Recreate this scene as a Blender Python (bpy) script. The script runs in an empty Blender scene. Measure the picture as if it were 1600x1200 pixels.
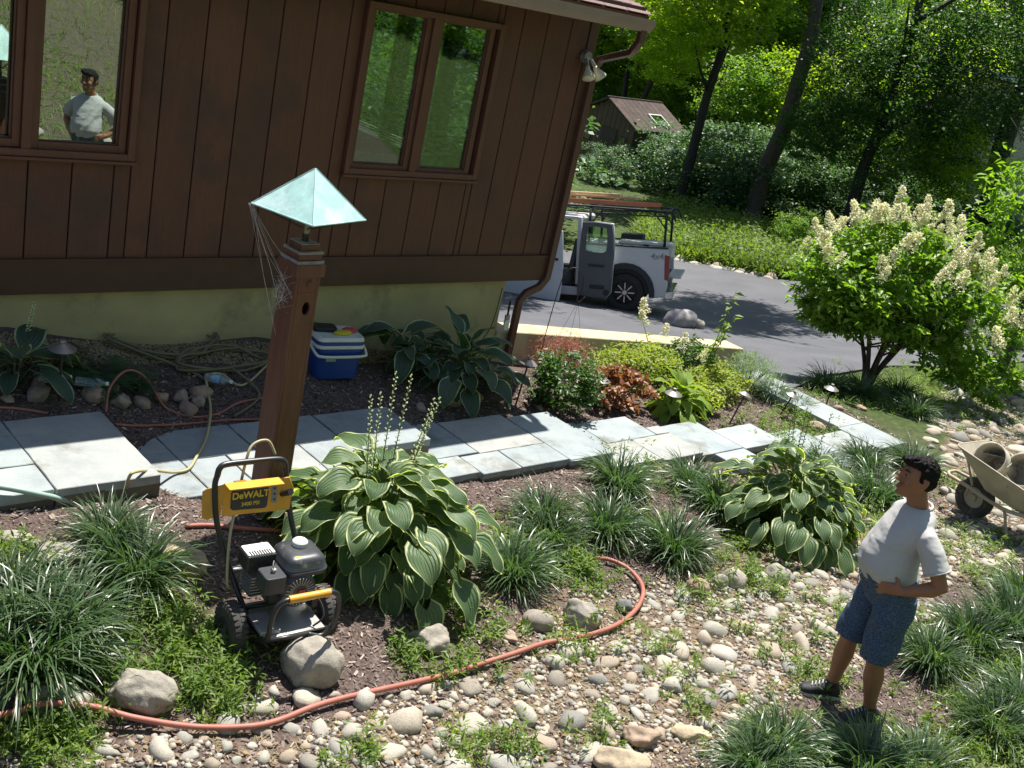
import bpy, bmesh, math, random
import numpy as np
from mathutils import Vector, Matrix, Euler, noise as mnoise
PI = math.pi
random.seed(7); RNG = np.random.default_rng(7)
S = bpy.context.scene
COL = S.collection
# ------------------------------------------------------------------ camera, light, exposure
CAMH = 3.7
RC = np.array([[0.74099932, 0.0836665, -0.66627316],
               [-0.63964366, 0.3899508, -0.66241555],
               [0.20439176, 0.91702688, 0.34247002]])   # camera axes (columns) in world
cam_d = bpy.data.cameras.new('camera'); cam = bpy.data.objects.new('camera', cam_d); COL.objects.link(cam)
cam.matrix_world = Matrix([[*RC[0], 0], [*RC[1], 0], [*RC[2], CAMH], [0, 0, 0, 1]])
cam_d.sensor_width = 36; cam_d.lens = 36 * 1705 / 1600; cam_d.clip_end = 1500; cam_d.clip_start = .05
S.camera = cam
SUND = Vector((1.07, .86, 3.34)).normalized()
world = bpy.data.worlds.new('World'); S.world = world; world.use_nodes = True
wn = world.node_tree.nodes; wl = world.node_tree.links
sky = wn.new('ShaderNodeTexSky'); sky.sky_type = 'NISHITA'; sky.sun_disc = False
sky.sun_elevation = math.asin(SUND.z); sky.sun_rotation = math.atan2(SUND.x, SUND.y)
bg = wn.get('Background') or wn.new('ShaderNodeBackground'); bg.inputs[1].default_value = .074
wl.new(sky.outputs[0], bg.inputs[0])
sl = bpy.data.lights.new('sun', 'SUN'); sl.energy = 4.9; sl.angle = math.radians(.53); sl.color = (1, .95, .87)
so = bpy.data.objects.new('sun', sl); COL.objects.link(so); so.rotation_euler = SUND.to_track_quat('Z', 'Y').to_euler()
S.view_settings.view_transform = 'Standard'; S.view_settings.look = 'None'
S.view_settings.exposure = .92; S.view_settings.gamma = 1
S.view_settings.use_curve_mapping = False

# ------------------------------------------------------------------ terrain height
def ray(px, py): return RC @ np.array([px - 800., 600. - py, -1705.])
def onz(px, py, z): r = ray(px, py); t = (z - CAMH) / r[2]; return (r[0] * t, r[1] * t)
def ony(px, py, y): r = ray(px, py); t = y / r[1]; return (r[0] * t, r[2] * t + CAMH)
CP = np.array([
 (2.5,7.5,.72),(4.5,7.5,.52),(5.6,7.5,.36),(6.6,7.5,.2),(7.2,7.5,.1),(2.7,6.6,.42),(4,6.6,.24),(5.2,6.6,.2),(6.3,6.45,.05),
 (8,6.4,-.06),(9.5,6,-.14),(10,6.9,-.2),(11.5,7.5,-.4),(8,7.45,0),(10,7.45,-.2),(0,6.5,.6),(-2,7,.9),
 (1,6,.42),(2,5.9,.36),(1.9,5.35,.43),(2.75,5.35,.38),(3.25,6,.16),(3.3,5.4,.25),(4.6,6,.16),(5.2,5.4,.06),(5.3,6,.0),(6.2,5.3,.06),(6.2,6,0),(7.5,5.2,-.03),
 (7.6,5.8,-.09),(8.6,5.5,-.15),(10,5.1,-.2),(11,4.8,-.24),(10.9,5.4,-.23),(11,6.3,-.24),(11.65,6.7,-.32),
 (2.8,4.1,.15),(1.5,4.6,.27),(4,4.6,.12),(1.4,4.0,.06),(5.9,2.3,0),(3.5,2.9,-.02),(6.4,1.5,.03),(8,3.6,-.06),(9.5,3.4,-.08),(10.5,3.3,-.1),
 (5.5,3.6,-.03),(6.5,4.4,-.04),(8.5,4.4,-.1),(13,4.3,-.3),(17,6.2,-.6),(12.2,7.3,-.5),(13,6.5,-.45),(14.5,7.4,-.8),(15,5,-.5),
 (2,0,.5),(5,-1.2,.5),(0,0,.9),(8,0,.35),(0,-5,1.6),(6,-5,1.7),(12,-3,1.2),(14,1,.2),(6,-15,3.4),(18,-8,1.8),(-8,-4,1.8),(-6,4,1.1),(-15,8,1.5),
 (9,9,-.44),(8,12,-1),(11.6,9,-.75),(14,11,-1.45),(16.4,13.7,-2.0),(15.9,17,-2.55),(14,20,-2.9),(9,24,-3.2),(18,9,-1.3),(20,12,-2.25),(18.4,14.3,-2.3),(20,15,-2.55),
 (23.3,18.2,-2.95),(25,16.3,-2.65),(22,9,-1.6),(26,11,-1.9),(30,14,-2.2),(25,6,-1.1),(40,15,-1.8),(43,24.4,-2.6),(33,25,-3.3),
 (38,35,-3.5),(57,31,-3.2),(55,20,-2.4),(60,45,-3.6),(45,50,-3.8),(30,40,-3.6),(10,40,-3.6),(-10,20,-1),(-20,40,-2),
 (70,60,-3.5),(80,40,-3),(80,10,-1),(60,0,.5),(40,-10,1.5),(20,-30,4),(-20,-30,4),(90,90,-3),(30,80,-3)], float)
def _tps():
    P = CP[:, :2]; n = len(P)
    D = np.sqrt(((P[:, None] - P[None]) ** 2).sum(-1))
    A = np.zeros((n + 3, n + 3)); A[:n, :n] = D + np.eye(n) * -.02; A[:n, n] = 1; A[:n, n + 1:] = P; A[n, :n] = 1; A[n + 1:, :n] = P.T
    b = np.zeros(n + 3); b[:n] = CP[:, 2]
    return np.linalg.solve(A, b)
TW = _tps()
def Z(x, y):
    x = np.atleast_1d(np.asarray(x, float)); y = np.atleast_1d(np.asarray(y, float)); out = np.empty(x.shape)
    xf, yf, of = x.ravel(), y.ravel(), out.ravel()
    for i in range(0, len(xf), 20000):
        a, b = xf[i:i + 20000], yf[i:i + 20000]
        D = np.sqrt((a[:, None] - CP[:, 0]) ** 2 + (b[:, None] - CP[:, 1]) ** 2)
        z = D @ TW[:-3] + TW[-3] + TW[-2] * a + TW[-1] * b
        r = np.hypot(a, b)
        w = np.clip((r - 75) / 25, 0, 1)
        z = z * (1 - w) + w * -3 + np.clip(r - 85, 0, 90) * .22
        near = np.clip(1 - r / 20, 0, 1)
        z += near * .012 * (np.sin(a * 3.1 + b * 1.7) + np.sin(a * 6.3 - b * 5.1 + 1) * .7 + np.sin(b * 9.7 + a * 2.3) * .4)
        of[i:i + 20000] = z
    return of.reshape(x.shape)
def z1(x, y): return float(Z(x, y)[0])
TS = np.geomspace(2.5, 200, 500)
def G(px, py, lift=0.):
    """point where the sight line of a photograph pixel meets the ground"""
    r = ray(px, py); r = r / np.linalg.norm(r)
    h = CAMH + r[2] * TS - Z(r[0] * TS, r[1] * TS) - lift
    k = np.argmax(h < 0) if (h < 0).any() else len(TS) - 1
    a, b = TS[max(k - 1, 0)], TS[k]
    for _ in range(18):
        m = (a + b) / 2
        if CAMH + r[2] * m - z1(r[0] * m, r[1] * m) - lift < 0: b = m
        else: a = m
    return Vector((r[0] * b, r[1] * b, CAMH + r[2] * b))
def at_depth(px, py, d): r = ray(px, py) * d / 1705; return Vector((r[0], r[1], r[2] + CAMH))
def in_poly(x, y, P):
    x = np.asarray(x); y = np.asarray(y); c = np.zeros(x.shape, bool); n = len(P)
    for i in range(n):
        x0, y0 = P[i]; x1, y1 = P[(i + 1) % n]
        if y0 == y1: continue
        c ^= ((y0 > y) != (y1 > y)) & (x < (x1 - x0) * (y - y0) / (y1 - y0) + x0)
    return c
def GP(pts): return [tuple(G(*p)[:2]) for p in pts]

# ------------------------------------------------------------------ materials
def new_mat(name):
    m = bpy.data.materials.new(name); m.use_nodes = True
    nt = m.node_tree; b = nt.nodes['Principled BSDF']; return m, nt, b
def mat(name, col, rough=.6, metal=0., var=.15, scale=8., bump=0., bscale=40., stretch=(1, 1, 1), spec=.5, objvar=0., dirt=None, dscale=3., dthr=.55):
    m, nt, b = new_mat(name); N, Lk = nt.nodes, nt.links
    tc = N.new('ShaderNodeTexCoord'); mp = N.new('ShaderNodeMapping'); mp.inputs['Scale'].default_value = stretch
    Lk.new(tc.outputs['Object'], mp.inputs[0])
    nz = N.new('ShaderNodeTexNoise'); nz.inputs['Scale'].default_value = scale; nz.inputs['Detail'].default_value = 6
    Lk.new(mp.outputs[0], nz.inputs['Vector'])
    rp = N.new('ShaderNodeMapRange'); rp.inputs[1].default_value = .25; rp.inputs[2].default_value = .75
    rp.inputs[3].default_value = 1 - var; rp.inputs[4].default_value = 1 + var
    Lk.new(nz.outputs[0], rp.inputs[0])
    val = rp.outputs[0]
    if objvar:
        oi = N.new('ShaderNodeObjectInfo'); r2 = N.new('ShaderNodeMapRange'); r2.inputs[3].default_value = 1 - objvar; r2.inputs[4].default_value = 1 + objvar
        Lk.new(oi.outputs['Random'], r2.inputs[0]); mm = N.new('ShaderNodeMath'); mm.operation = 'MULTIPLY'
        Lk.new(val, mm.inputs[0]); Lk.new(r2.outputs[0], mm.inputs[1]); val = mm.outputs[0]
    mx = N.new('ShaderNodeVectorMath'); mx.operation = 'SCALE'; mx.inputs[0].default_value = col[:3]
    Lk.new(val, mx.inputs['Scale']); colout = mx.outputs[0]
    if dirt:
        n2 = N.new('ShaderNodeTexNoise'); n2.inputs['Scale'].default_value = dscale; n2.inputs['Detail'].default_value = 8; n2.inputs['Roughness'].default_value = .65
        Lk.new(tc.outputs['Object'], n2.inputs['Vector'])
        r3 = N.new('ShaderNodeMapRange'); r3.inputs[1].default_value = dthr; r3.inputs[2].default_value = dthr + .12; Lk.new(n2.outputs[0], r3.inputs[0])
        mc = N.new('ShaderNodeMix'); mc.data_type = 'RGBA'; Lk.new(r3.outputs[0], mc.inputs[0]); Lk.new(colout, mc.inputs[6]); mc.inputs[7].default_value = (*dirt, 1)
        colout = mc.outputs[2]
    Lk.new(colout, b.inputs['Base Color'])
    b.inputs['Roughness'].default_value = rough; b.inputs['Metallic'].default_value = metal; b.inputs['Specular IOR Level'].default_value = spec
    if bump:
        n3 = N.new('ShaderNodeTexNoise'); n3.inputs['Scale'].default_value = bscale; n3.inputs['Detail'].default_value = 5
        Lk.new(mp.outputs[0], n3.inputs['Vector']); bp = N.new('ShaderNodeBump'); bp.inputs['Strength'].default_value = bump; bp.inputs['Distance'].default_value = .01
        Lk.new(n3.outputs[0], bp.inputs['Height']); Lk.new(bp.outputs[0], b.inputs['Normal'])
    return m
def leaf_mat(name, c1, c2, rough=.45, trans=.35, tcol=None, spec=.4, objvar=.15):
    """foliage: colour by per-leaf attribute v, light passes through"""
    m, nt, b = new_mat(name); N, Lk = nt.nodes, nt.links
    at = N.new('ShaderNodeAttribute'); at.attribute_name = 'v'
    oi = N.new('ShaderNodeObjectInfo')
    mc = N.new('ShaderNodeMix'); mc.data_type = 'RGBA'; Lk.new(at.outputs['Fac'], mc.inputs[0]); mc.inputs[6].default_value = (*c1, 1); mc.inputs[7].default_value = (*c2, 1)
    r2 = N.new('ShaderNodeMapRange'); r2.inputs[3].default_value = 1 - objvar; r2.inputs[4].default_value = 1 + objvar; Lk.new(oi.outputs['Random'], r2.inputs[0])
    vs = N.new('ShaderNodeVectorMath'); vs.operation = 'SCALE'; Lk.new(mc.outputs[2], vs.inputs[0]); Lk.new(r2.outputs[0], vs.inputs['Scale'])
    Lk.new(vs.outputs[0], b.inputs['Base Color']); b.inputs['Roughness'].default_value = rough; b.inputs['Specular IOR Level'].default_value = spec
    tr = N.new('ShaderNodeBsdfTranslucent'); vt = N.new('ShaderNodeVectorMath'); vt.operation = 'MULTIPLY'; Lk.new(vs.outputs[0], vt.inputs[0])
    vt.inputs[1].default_value = tcol or (2.0, 2.2, .8); Lk.new(vt.outputs[0], tr.inputs[0])
    ms = N.new('ShaderNodeMixShader'); ms.inputs[0].default_value = trans
    Lk.new(b.outputs[0], ms.inputs[1]); Lk.new(tr.outputs[0], ms.inputs[2]); Lk.new(ms.outputs[0], N['Material Output'].inputs[0])
    return m
def ramp(N, Lk, fac, stops):
    r = N.new('ShaderNodeValToRGB'); e = r.color_ramp.elements
    while len(e) < len(stops): e.new(.5)
    for k, (p, c) in zip(e, stops): k.position = p; k.color = (*c, 1)
    Lk.new(fac, r.inputs[0]); return r.outputs[0]

# ------------------------------------------------------------------ mesh helpers
def mesh_np(name, V, Fs, mats=(), attrs=None, matidx=None, smooth=True):
    me = bpy.data.meshes.new(name); V = np.asarray(V, np.float32)
    me.vertices.add(len(V)); me.vertices.foreach_set('co', V.ravel())
    if not isinstance(Fs, (list, tuple)): Fs = [Fs]
    Fs = [np.asarray(f, np.int32) for f in Fs if len(f)]
    nl = sum(f.size for f in Fs); npoly = sum(len(f) for f in Fs)
    me.loops.add(nl); me.loops.foreach_set('vertex_index', np.concatenate([f.ravel() for f in Fs]))
    me.polygons.add(npoly)
    tot = np.concatenate([np.full(len(f), f.shape[1], np.int32) for f in Fs]); st = np.concatenate([[0], np.cumsum(tot)[:-1]]).astype(np.int32)
    me.polygons.foreach_set('loop_start', st)
    try: me.polygons.foreach_set('loop_total', tot)
    except Exception: pass
    if smooth: me.polygons.foreach_set('use_smooth', np.ones(npoly, bool))
    if matidx is not None: me.polygons.foreach_set('material_index', np.asarray(matidx, np.int32))
    for m in mats: me.materials.append(m)
    me.update(calc_edges=True)
    for k, a in (attrs or {}).items():
        at = me.attributes.new(k, 'FLOAT', 'POINT'); at.data.foreach_set('value', np.asarray(a, np.float32))
    return me
def link(name, me, parent=None, loc=None, rot=None, scale=None, kind=None):
    o = bpy.data.objects.new(name, me); COL.objects.link(o)
    if parent is not None: o.parent = parent
    if loc is not None: o.location = loc
    if rot is not None: o.rotation_euler = rot
    if scale is not None: o.scale = scale if hasattr(scale, '__len__') else (scale,) * 3
    if kind: o['kind'] = kind
    return o
def tag(o, label, cat, group=None):
    o['label'] = label; o['category'] = cat
    if group: o['group'] = group
    return o
def thing(name, label, cat, loc=(0, 0, 0), rz=0, group=None):
    return tag(link(name, None, loc=loc, rot=(0, 0, rz)), label, cat, group)
def copy_tree(o, loc, rz=0, scale=None, label=None):
    def cp(q, par):
        c = q.copy(); COL.objects.link(c)
        if par: c.parent = par
        for ch in list(q.children): cp(ch, c)
        return c
    r = cp(o, None); r.location = loc; r.rotation_euler = (0, 0, rz)
    if scale: r.scale = (scale,) * 3
    if label: r['label'] = label
    return r
class MB:
    """collects shapes into one mesh"""
    def __init__(s): s.v = []; s.f = []; s.mi = []; s.m = 0
    def add(s, V, F):
        b = len(s.v); s.v += [tuple(p) for p in V]; s.f += [tuple(i + b for i in f) for f in F]; s.mi += [s.m] * len(F); return s
    def box(s, c, d, R=None, taper=1.):
        hx, hy, hz = d[0] / 2, d[1] / 2, d[2] / 2; V = []
        for z, t in ((-hz, 1), (hz, taper)):
            for x, y in ((-hx, -hy), (hx, -hy), (hx, hy), (-hx, hy)): V.append(Vector((x * t, y * t, z)))
        if R is not None: V = [R @ p for p in V]
        V = [p + Vector(c) for p in V]
        return s.add(V, [(3, 2, 1, 0), (4, 5, 6, 7), (0, 1, 5, 4), (1, 2, 6, 5), (2, 3, 7, 6), (3, 0, 4, 7)])
    def prism(s, pts, z0, z1, M=None):
        """polygon in XY, extruded in Z, then M"""
        n = len(pts); V = [Vector((x, y, z0)) for x, y in pts] + [Vector((x, y, z1)) for x, y in pts]
        a = sum(pts[i][0] * pts[(i + 1) % n][1] - pts[(i + 1) % n][0] * pts[i][1] for i in range(n))
        F = [tuple(range(n))[::-1], tuple(range(n, 2 * n))] + [(i, (i + 1) % n, (i + 1) % n + n, i + n) for i in range(n)]
        if a < 0: F = [f[::-1] for f in F]
        if M is not None: V = [M @ p for p in V]
        return s.add(V, F)
    def tube(s, pts, r, n=8, cap=True, closed=False):
        P = [Vector(p) for p in pts]; k = len(P); r = r if hasattr(r, '__len__') else [r] * k
        V = []; prev = None
        for i in range(k):
            if closed: t = P[(i + 1) % k] - P[i - 1]
            else: t = (P[min(i + 1, k - 1)] - P[max(i - 1, 0)])
            t = t.normalized() if t.length > 1e-9 else Vector((0, 0, 1))
            if prev is None:
                a = Vector((0, 0, 1)) if abs(t.z) < .9 else Vector((1, 0, 0)); prev = t.cross(a).normalized()
            prev = (prev - t * prev.dot(t)); prev = prev.normalized() if prev.length > 1e-9 else t.orthogonal().normalized()
            q = t.cross(prev)
            for j in range(n):
                an = 2 * PI * j / n; V.append(P[i] + (prev * math.cos(an) + q * math.sin(an)) * r[i])
        F = []
        for i in range(k if closed else k - 1):
            for j in range(n):
                a, b = i * n + j, i * n + (j + 1) % n; c, d = ((i + 1) % k) * n + (j + 1) % n, ((i + 1) % k) * n + j
                F.append((a, b, c, d))
        if cap and not closed: F += [tuple(range(n))[::-1], tuple(range((k - 1) * n, k * n))]
        return s.add(V, F)
    def cyl(s, p0, p1, r0, r1=None, n=16, cap=True): return s.tube([p0, p1], [r0, r0 if r1 is None else r1], n, cap)
    def lathe(s, prof, M=None, n=24, cap=True):
        V = []
        for r, z in prof:
            for j in range(n):
                a = 2 * PI * j / n; p = Vector((r * math.cos(a), r * math.sin(a), z)); V.append(M @ p if M is not None else p)
        F = [(i * n + j, i * n + (j + 1) % n, (i + 1) * n + (j + 1) % n, (i + 1) * n + j) for i in range(len(prof) - 1) for j in range(n)]
        if cap: F += [tuple(range(n))[::-1], tuple(range((len(prof) - 1) * n, len(prof) * n))]
        return s.add(V, F)
    def ell(s, c, r, R=None, n=16, m=10, f=None):
        V = []; F = []
        for i in range(m + 1):
            th = PI * i / m
            for j in range(n):
                a = 2 * PI * j / n; d = Vector((math.sin(th) * math.cos(a), math.sin(th) * math.sin(a), -math.cos(th)))
                k = f(d) if f else 1
                p = Vector((d.x * r[0], d.y * r[1], d.z * r[2])) * k
                V.append((R @ p if R is not None else p) + Vector(c))
        for i in range(m):
            for j in range(n): F.append((i * n + j, i * n + (j + 1) % n, (i + 1) * n + (j + 1) % n, (i + 1) * n + j))
        return s.add(V, F)
    def loft(s, rings, n=18, power=2.):
        """rings: (center, side vector, up vector) ellipses; vectors carry the radii"""
        V = []
        for c, a, b in rings:
            c, a, b = Vector(c), Vector(a), Vector(b)
            for j in range(n):
                t = 2 * PI * j / n; ct, st = math.cos(t), math.sin(t)
                ct = math.copysign(abs(ct) ** (2 / power), ct); st = math.copysign(abs(st) ** (2 / power), st)
                V.append(c + a * ct + b * st)
        k = len(rings)
        F = [(i * n + j, i * n + (j + 1) % n, (i + 1) * n + (j + 1) % n, (i + 1) * n + j) for i in range(k - 1) for j in range(n)]
        F += [tuple(range(n))[::-1], tuple(range((k - 1) * n, k * n))]
        return s.add(V, F)
    def mesh(s, name, mats, smooth=False):
        me = bpy.data.meshes.new(name); me.from_pydata(s.v, [], s.f)
        for m in (mats if isinstance(mats, (list, tuple)) else [mats]): me.materials.append(m)
        if any(s.mi): me.polygons.foreach_set('material_index', s.mi)
        if smooth is True: me.polygons.foreach_set('use_smooth', [True] * len(me.polygons))
        me.update()
        if smooth not in (True, False):
            me.polygons.foreach_set('use_smooth', [True] * len(me.polygons)); me.set_sharp_from_angle(angle=math.radians(smooth))
        return me
    def build(s, name, mats, parent=None, smooth=False, bevel=0, loc=None, rot=None, kind=None, seg=2):
        o = link(name, s.mesh(name, mats, smooth), parent, loc, rot, kind=kind)
        if bevel:
            b = o.modifiers.new('bevel', 'BEVEL'); b.width = bevel; b.segments = seg; b.limit_method = 'ANGLE'; b.angle_limit = math.radians(35)
            if smooth is False:
                o.data.polygons.foreach_set('use_smooth', [True] * len(o.data.polygons)); o.data.set_sharp_from_angle(angle=math.radians(40))
                b.harden_normals = False
        return o
def spline(pts, k=8):
    P = [Vector(p) for p in pts]; out = []
    for i in range(len(P) - 1):
        a, b, c, d = P[max(i - 1, 0)], P[i], P[i + 1], P[min(i + 2, len(P) - 1)]
        for j in range(k):
            t = j / k; out.append(.5 * ((2 * b) + (c - a) * t + (2 * a - 5 * b + 4 * c - d) * t * t + (3 * b - a - 3 * c + d) * t ** 3))
    out.append(P[-1]); return out
def bake(o):
    """apply the modifiers of o"""
    dg = bpy.context.evaluated_depsgraph_get(); me = bpy.data.meshes.new_from_object(o.evaluated_get(dg)); o.modifiers.clear(); o.data = me; return o
def remeshed(mb, name, mats, parent, voxel, smooth_it=4, factor=.5):
    o = mb.build(name, mats, parent)
    r = o.modifiers.new('r', 'REMESH'); r.mode = 'VOXEL'; r.voxel_size = voxel; r.use_smooth_shade = True
    s = o.modifiers.new('s', 'SMOOTH'); s.iterations = smooth_it; s.factor = factor
    return bake(o)
def text_obj(txt, size, ext, m, parent, M, bold=0.):
    cu = bpy.data.curves.new('lettering', 'FONT'); cu.body = txt; cu.size = size; cu.extrude = ext; cu.align_x = 'CENTER'; cu.align_y = 'CENTER'; cu.offset = bold
    o = bpy.data.objects.new('lettering', cu); COL.objects.link(o)
    me = bpy.data.meshes.new_from_object(o.evaluated_get(bpy.context.evaluated_depsgraph_get()))
    bpy.data.objects.remove(o); me.materials.clear(); me.materials.append(m)
    o = link('lettering', me, parent); o.matrix_local = M; return o
def frame_matrix(o, x, y, z):
    return Matrix(((x[0], y[0], z[0], o[0]), (x[1], y[1], z[1], o[1]), (x[2], y[2], z[2], o[2]), (0, 0, 0, 1)))
def fbm(p, s, o=3):
    return mnoise.fractal(Vector(p) * s, 1., 2., o)

# ------------------------------------------------------------------ ground
def grid_axis(lo, a, b, hi, step, grow=1.13):
    xs = list(np.arange(a, b, step)); d = step; x = xs[-1]
    while x < hi: d *= grow; x += d; xs.append(x)
    d = step; x = a; pre = []
    while x > lo: d *= grow; x -= d; pre.append(x)
    return np.array(pre[::-1] + xs)
CREEK = GP([(0,1140),(330,1150),(560,1120),(760,1020),(850,930),(1000,915),(1120,880),(1330,840),(1390,800),(1470,790),(1500,700),(1440,640),(1480,600),(1600,590),(1600,880),(1470,900),(1430,1000),(1300,1080),(1190,1110),(1150,1199),(900,1199),(500,1199),(300,1199),(0,1199)])
CREEK = [p for p in CREEK] 
_b = [(1.0,3.6),(0.2,4.2)]
xs = grid_axis(-120, .4, 13, 220, .085); ys = grid_axis(-120, 1, 8, 220, .085)
GX, GY = np.meshgrid(xs, ys); GZ = Z(GX, GY)
def hashn(x, y, s, seed=0):
    xi = x / s; yi = y / s; x0 = np.floor(xi); y0 = np.floor(yi); fx = xi - x0; fy = yi - y0
    def h(a, b): v = np.sin(a * 127.1 + b * 311.7 + seed * 74.7) * 43758.5453; return v - np.floor(v)
    fx = fx * fx * (3 - 2 * fx); fy = fy * fy * (3 - 2 * fy)
    return (h(x0, y0) * (1 - fx) + h(x0 + 1, y0) * fx) * (1 - fy) + (h(x0, y0 + 1) * (1 - fx) + h(x0 + 1, y0 + 1) * fx) * fy
jx = GX + (hashn(GX, GY, .35, 1) - .5) * .5; jy = GY + (hashn(GX, GY, .35, 2) - .5) * .5
creek = in_poly(jx, jy, CREEK).astype(float)
BED = [(-3,3.8),(1.2,4.25),(2.5,3.7),(3.6,3.9),(4.6,3.9),(6.2,3.9),(8.2,4.2),(9.3,4.1),(11.2,4.4),(12.5,6.3),(11.5,7.2),(11.5,7.7),(-3,7.7)]
bed = in_poly(jx, jy, BED).astype(float)
r_ = np.hypot(GX, GY)
far = np.clip((r_ - 13) / 3, 0, 1)
grass = np.clip(far * 1. + ((GX > 11.3) & (GY < 7.6) & (creek < .5)) * .8 + (GY < .8) * .3, 0, 1)
lawnp = GP([(1380,285),(1440,285),(1440,312),(1385,306)])
nx, ny = len(xs), len(ys)
idx = np.arange(nx * ny).reshape(ny, nx)
F = np.stack([idx[:-1, :-1], idx[:-1, 1:], idx[1:, 1:], idx[1:, :-1]], -1).reshape(-1, 4)
gm, nt, b = new_mat('soil_and_mulch'); N, Lk = nt.nodes, nt.links
tc = N.new('ShaderNodeTexCoord')
def noise(scale, det=5, rough=.6, vec=None):
    n = N.new('ShaderNodeTexNoise'); n.inputs['Scale'].default_value = scale; n.inputs['Detail'].default_value = det; n.inputs['Roughness'].default_value = rough
    Lk.new(vec or tc.outputs['Object'], n.inputs['Vector']); return n.outputs[0]
def attr(n): a = N.new('ShaderNodeAttribute'); a.attribute_name = n; return a.outputs['Fac']
def mixc(f, a, b_):
    m = N.new('ShaderNodeMix'); m.data_type = 'RGBA'; Lk.new(f, m.inputs[0]); Lk.new(a, m.inputs[6]); Lk.new(b_, m.inputs[7]); return m.outputs[2]
mulch = ramp(N, Lk, noise(55, 8, .7), [(.3, (.035, .024, .02)), (.5, (.11, .08, .068)), (.62, (.19, .145, .128)), (.75, (.29, .235, .21))])
silt = ramp(N, Lk, noise(38, 9, .75), [(.3, (.07, .05, .038)), (.48, (.17, .125, .095)), (.62, (.27, .21, .165)), (.75, (.40, .34, .28))])
grs = ramp(N, Lk, noise(9, 8, .7), [(.3, (.02, .035, .01)), (.5, (.05, .075, .02)), (.7, (.1, .125, .04))])
c = mixc(attr('creek'), mulch, silt); c = mixc(attr('grass'), c, grs)
Lk.new(c, b.inputs['Base Color']); b.inputs['Roughness'].default_value = .9; b.inputs['Specular IOR Level'].default_value = .2
bp = N.new('ShaderNodeBump'); bp.inputs['Strength'].default_value = .8; bp.inputs['Distance'].default_value = .02; Lk.new(noise(60, 6, .7), bp.inputs['Height']); Lk.new(bp.outputs[0], b.inputs['Normal'])
me = mesh_np('ground', np.stack([GX, GY, GZ], -1).reshape(-1, 3), F, [gm], {'creek': creek.ravel(), 'grass': grass.ravel()})
link('ground', me, kind='structure')

# ------------------------------------------------------------------ driveway
asph, nt, b = new_mat('asphalt'); N, Lk = nt.nodes, nt.links
tc = N.new('ShaderNodeTexCoord')
c = ramp(N, Lk, noise(1.1, 6, .6), [(.3, (.072, .074, .086)), (.7, (.108, .110, .126))])
c2 = ramp(N, Lk, noise(180, 3, .6), [(.35, (.5, .5, .5)), (.65, (1.35, 1.35, 1.35))])
mm = N.new('ShaderNodeVectorMath'); mm.operation = 'MULTIPLY'; Lk.new(c, mm.inputs[0]); Lk.new(c2, mm.inputs[1]); Lk.new(mm.outputs[0], b.inputs['Base Color'])
b.inputs['Roughness'].default_value = .75
bp = N.new('ShaderNodeBump'); bp.inputs['Strength'].default_value = .4; bp.inputs['Distance'].default_value = .004; Lk.new(noise(220, 3), bp.inputs['Height']); Lk.new(bp.outputs[0], b.inputs['Normal'])
DRIVE = [(7.7,7.86),(11.6,7.86),(11.68,6.78),(12.6,7.15),(14.2,7.9),(17,8.3),(20,8.2),(24,8.5),(31,11.5),(30,14)] + GP([(1200,437)]) + GP([(1120,418)]) + GP([(1047,407)]) + [(20,22),(14,26),(6,30),(3,22),(7.7,14)]
def sheet(name, poly, m, lift, step, thick, kind='structure'):
    P = np.array(poly); x0, y0 = P.min(0); x1, y1 = P.max(0)
    bm = bmesh.new(); vs = [bm.verts.new((x, y, 0)) for x, y in poly]; bm.faces.new(vs)
    for ax, lo, hi in ((0, x0, x1), (1, y0, y1)):
        for q in np.arange(lo + step, hi, step):
            co = (q, 0, 0) if ax == 0 else (0, q, 0); no = (1, 0, 0) if ax == 0 else (0, 1, 0)
            bmesh.ops.bisect_plane(bm, geom=bm.verts[:] + bm.edges[:] + bm.faces[:], plane_co=co, plane_no=no)
    bmesh.ops.recalc_face_normals(bm, faces=bm.faces)
    C_ = np.array([v.co for v in bm.verts]); zz = Z(C_[:, 0], C_[:, 1])
    for v, z in zip(bm.verts, zz): v.co.z = z + lift
    if bm.faces[:][0].normal.z < 0: bmesh.ops.reverse_faces(bm, faces=bm.faces)
    top = bm.faces[:]
    ext = bmesh.ops.extrude_face_region(bm, geom=top)
    for v in ext['geom']:
        if isinstance(v, bmesh.types.BMVert): v.co.z -= thick
    bmesh.ops.recalc_face_normals(bm, faces=bm.faces)
    me = bpy.data.meshes.new(name); bm.to_mesh(me); bm.free(); me.materials.append(m)
    return link(name, me, kind=kind)
sheet('driveway', DRIVE, asph, .04, .8, .12)

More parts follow.
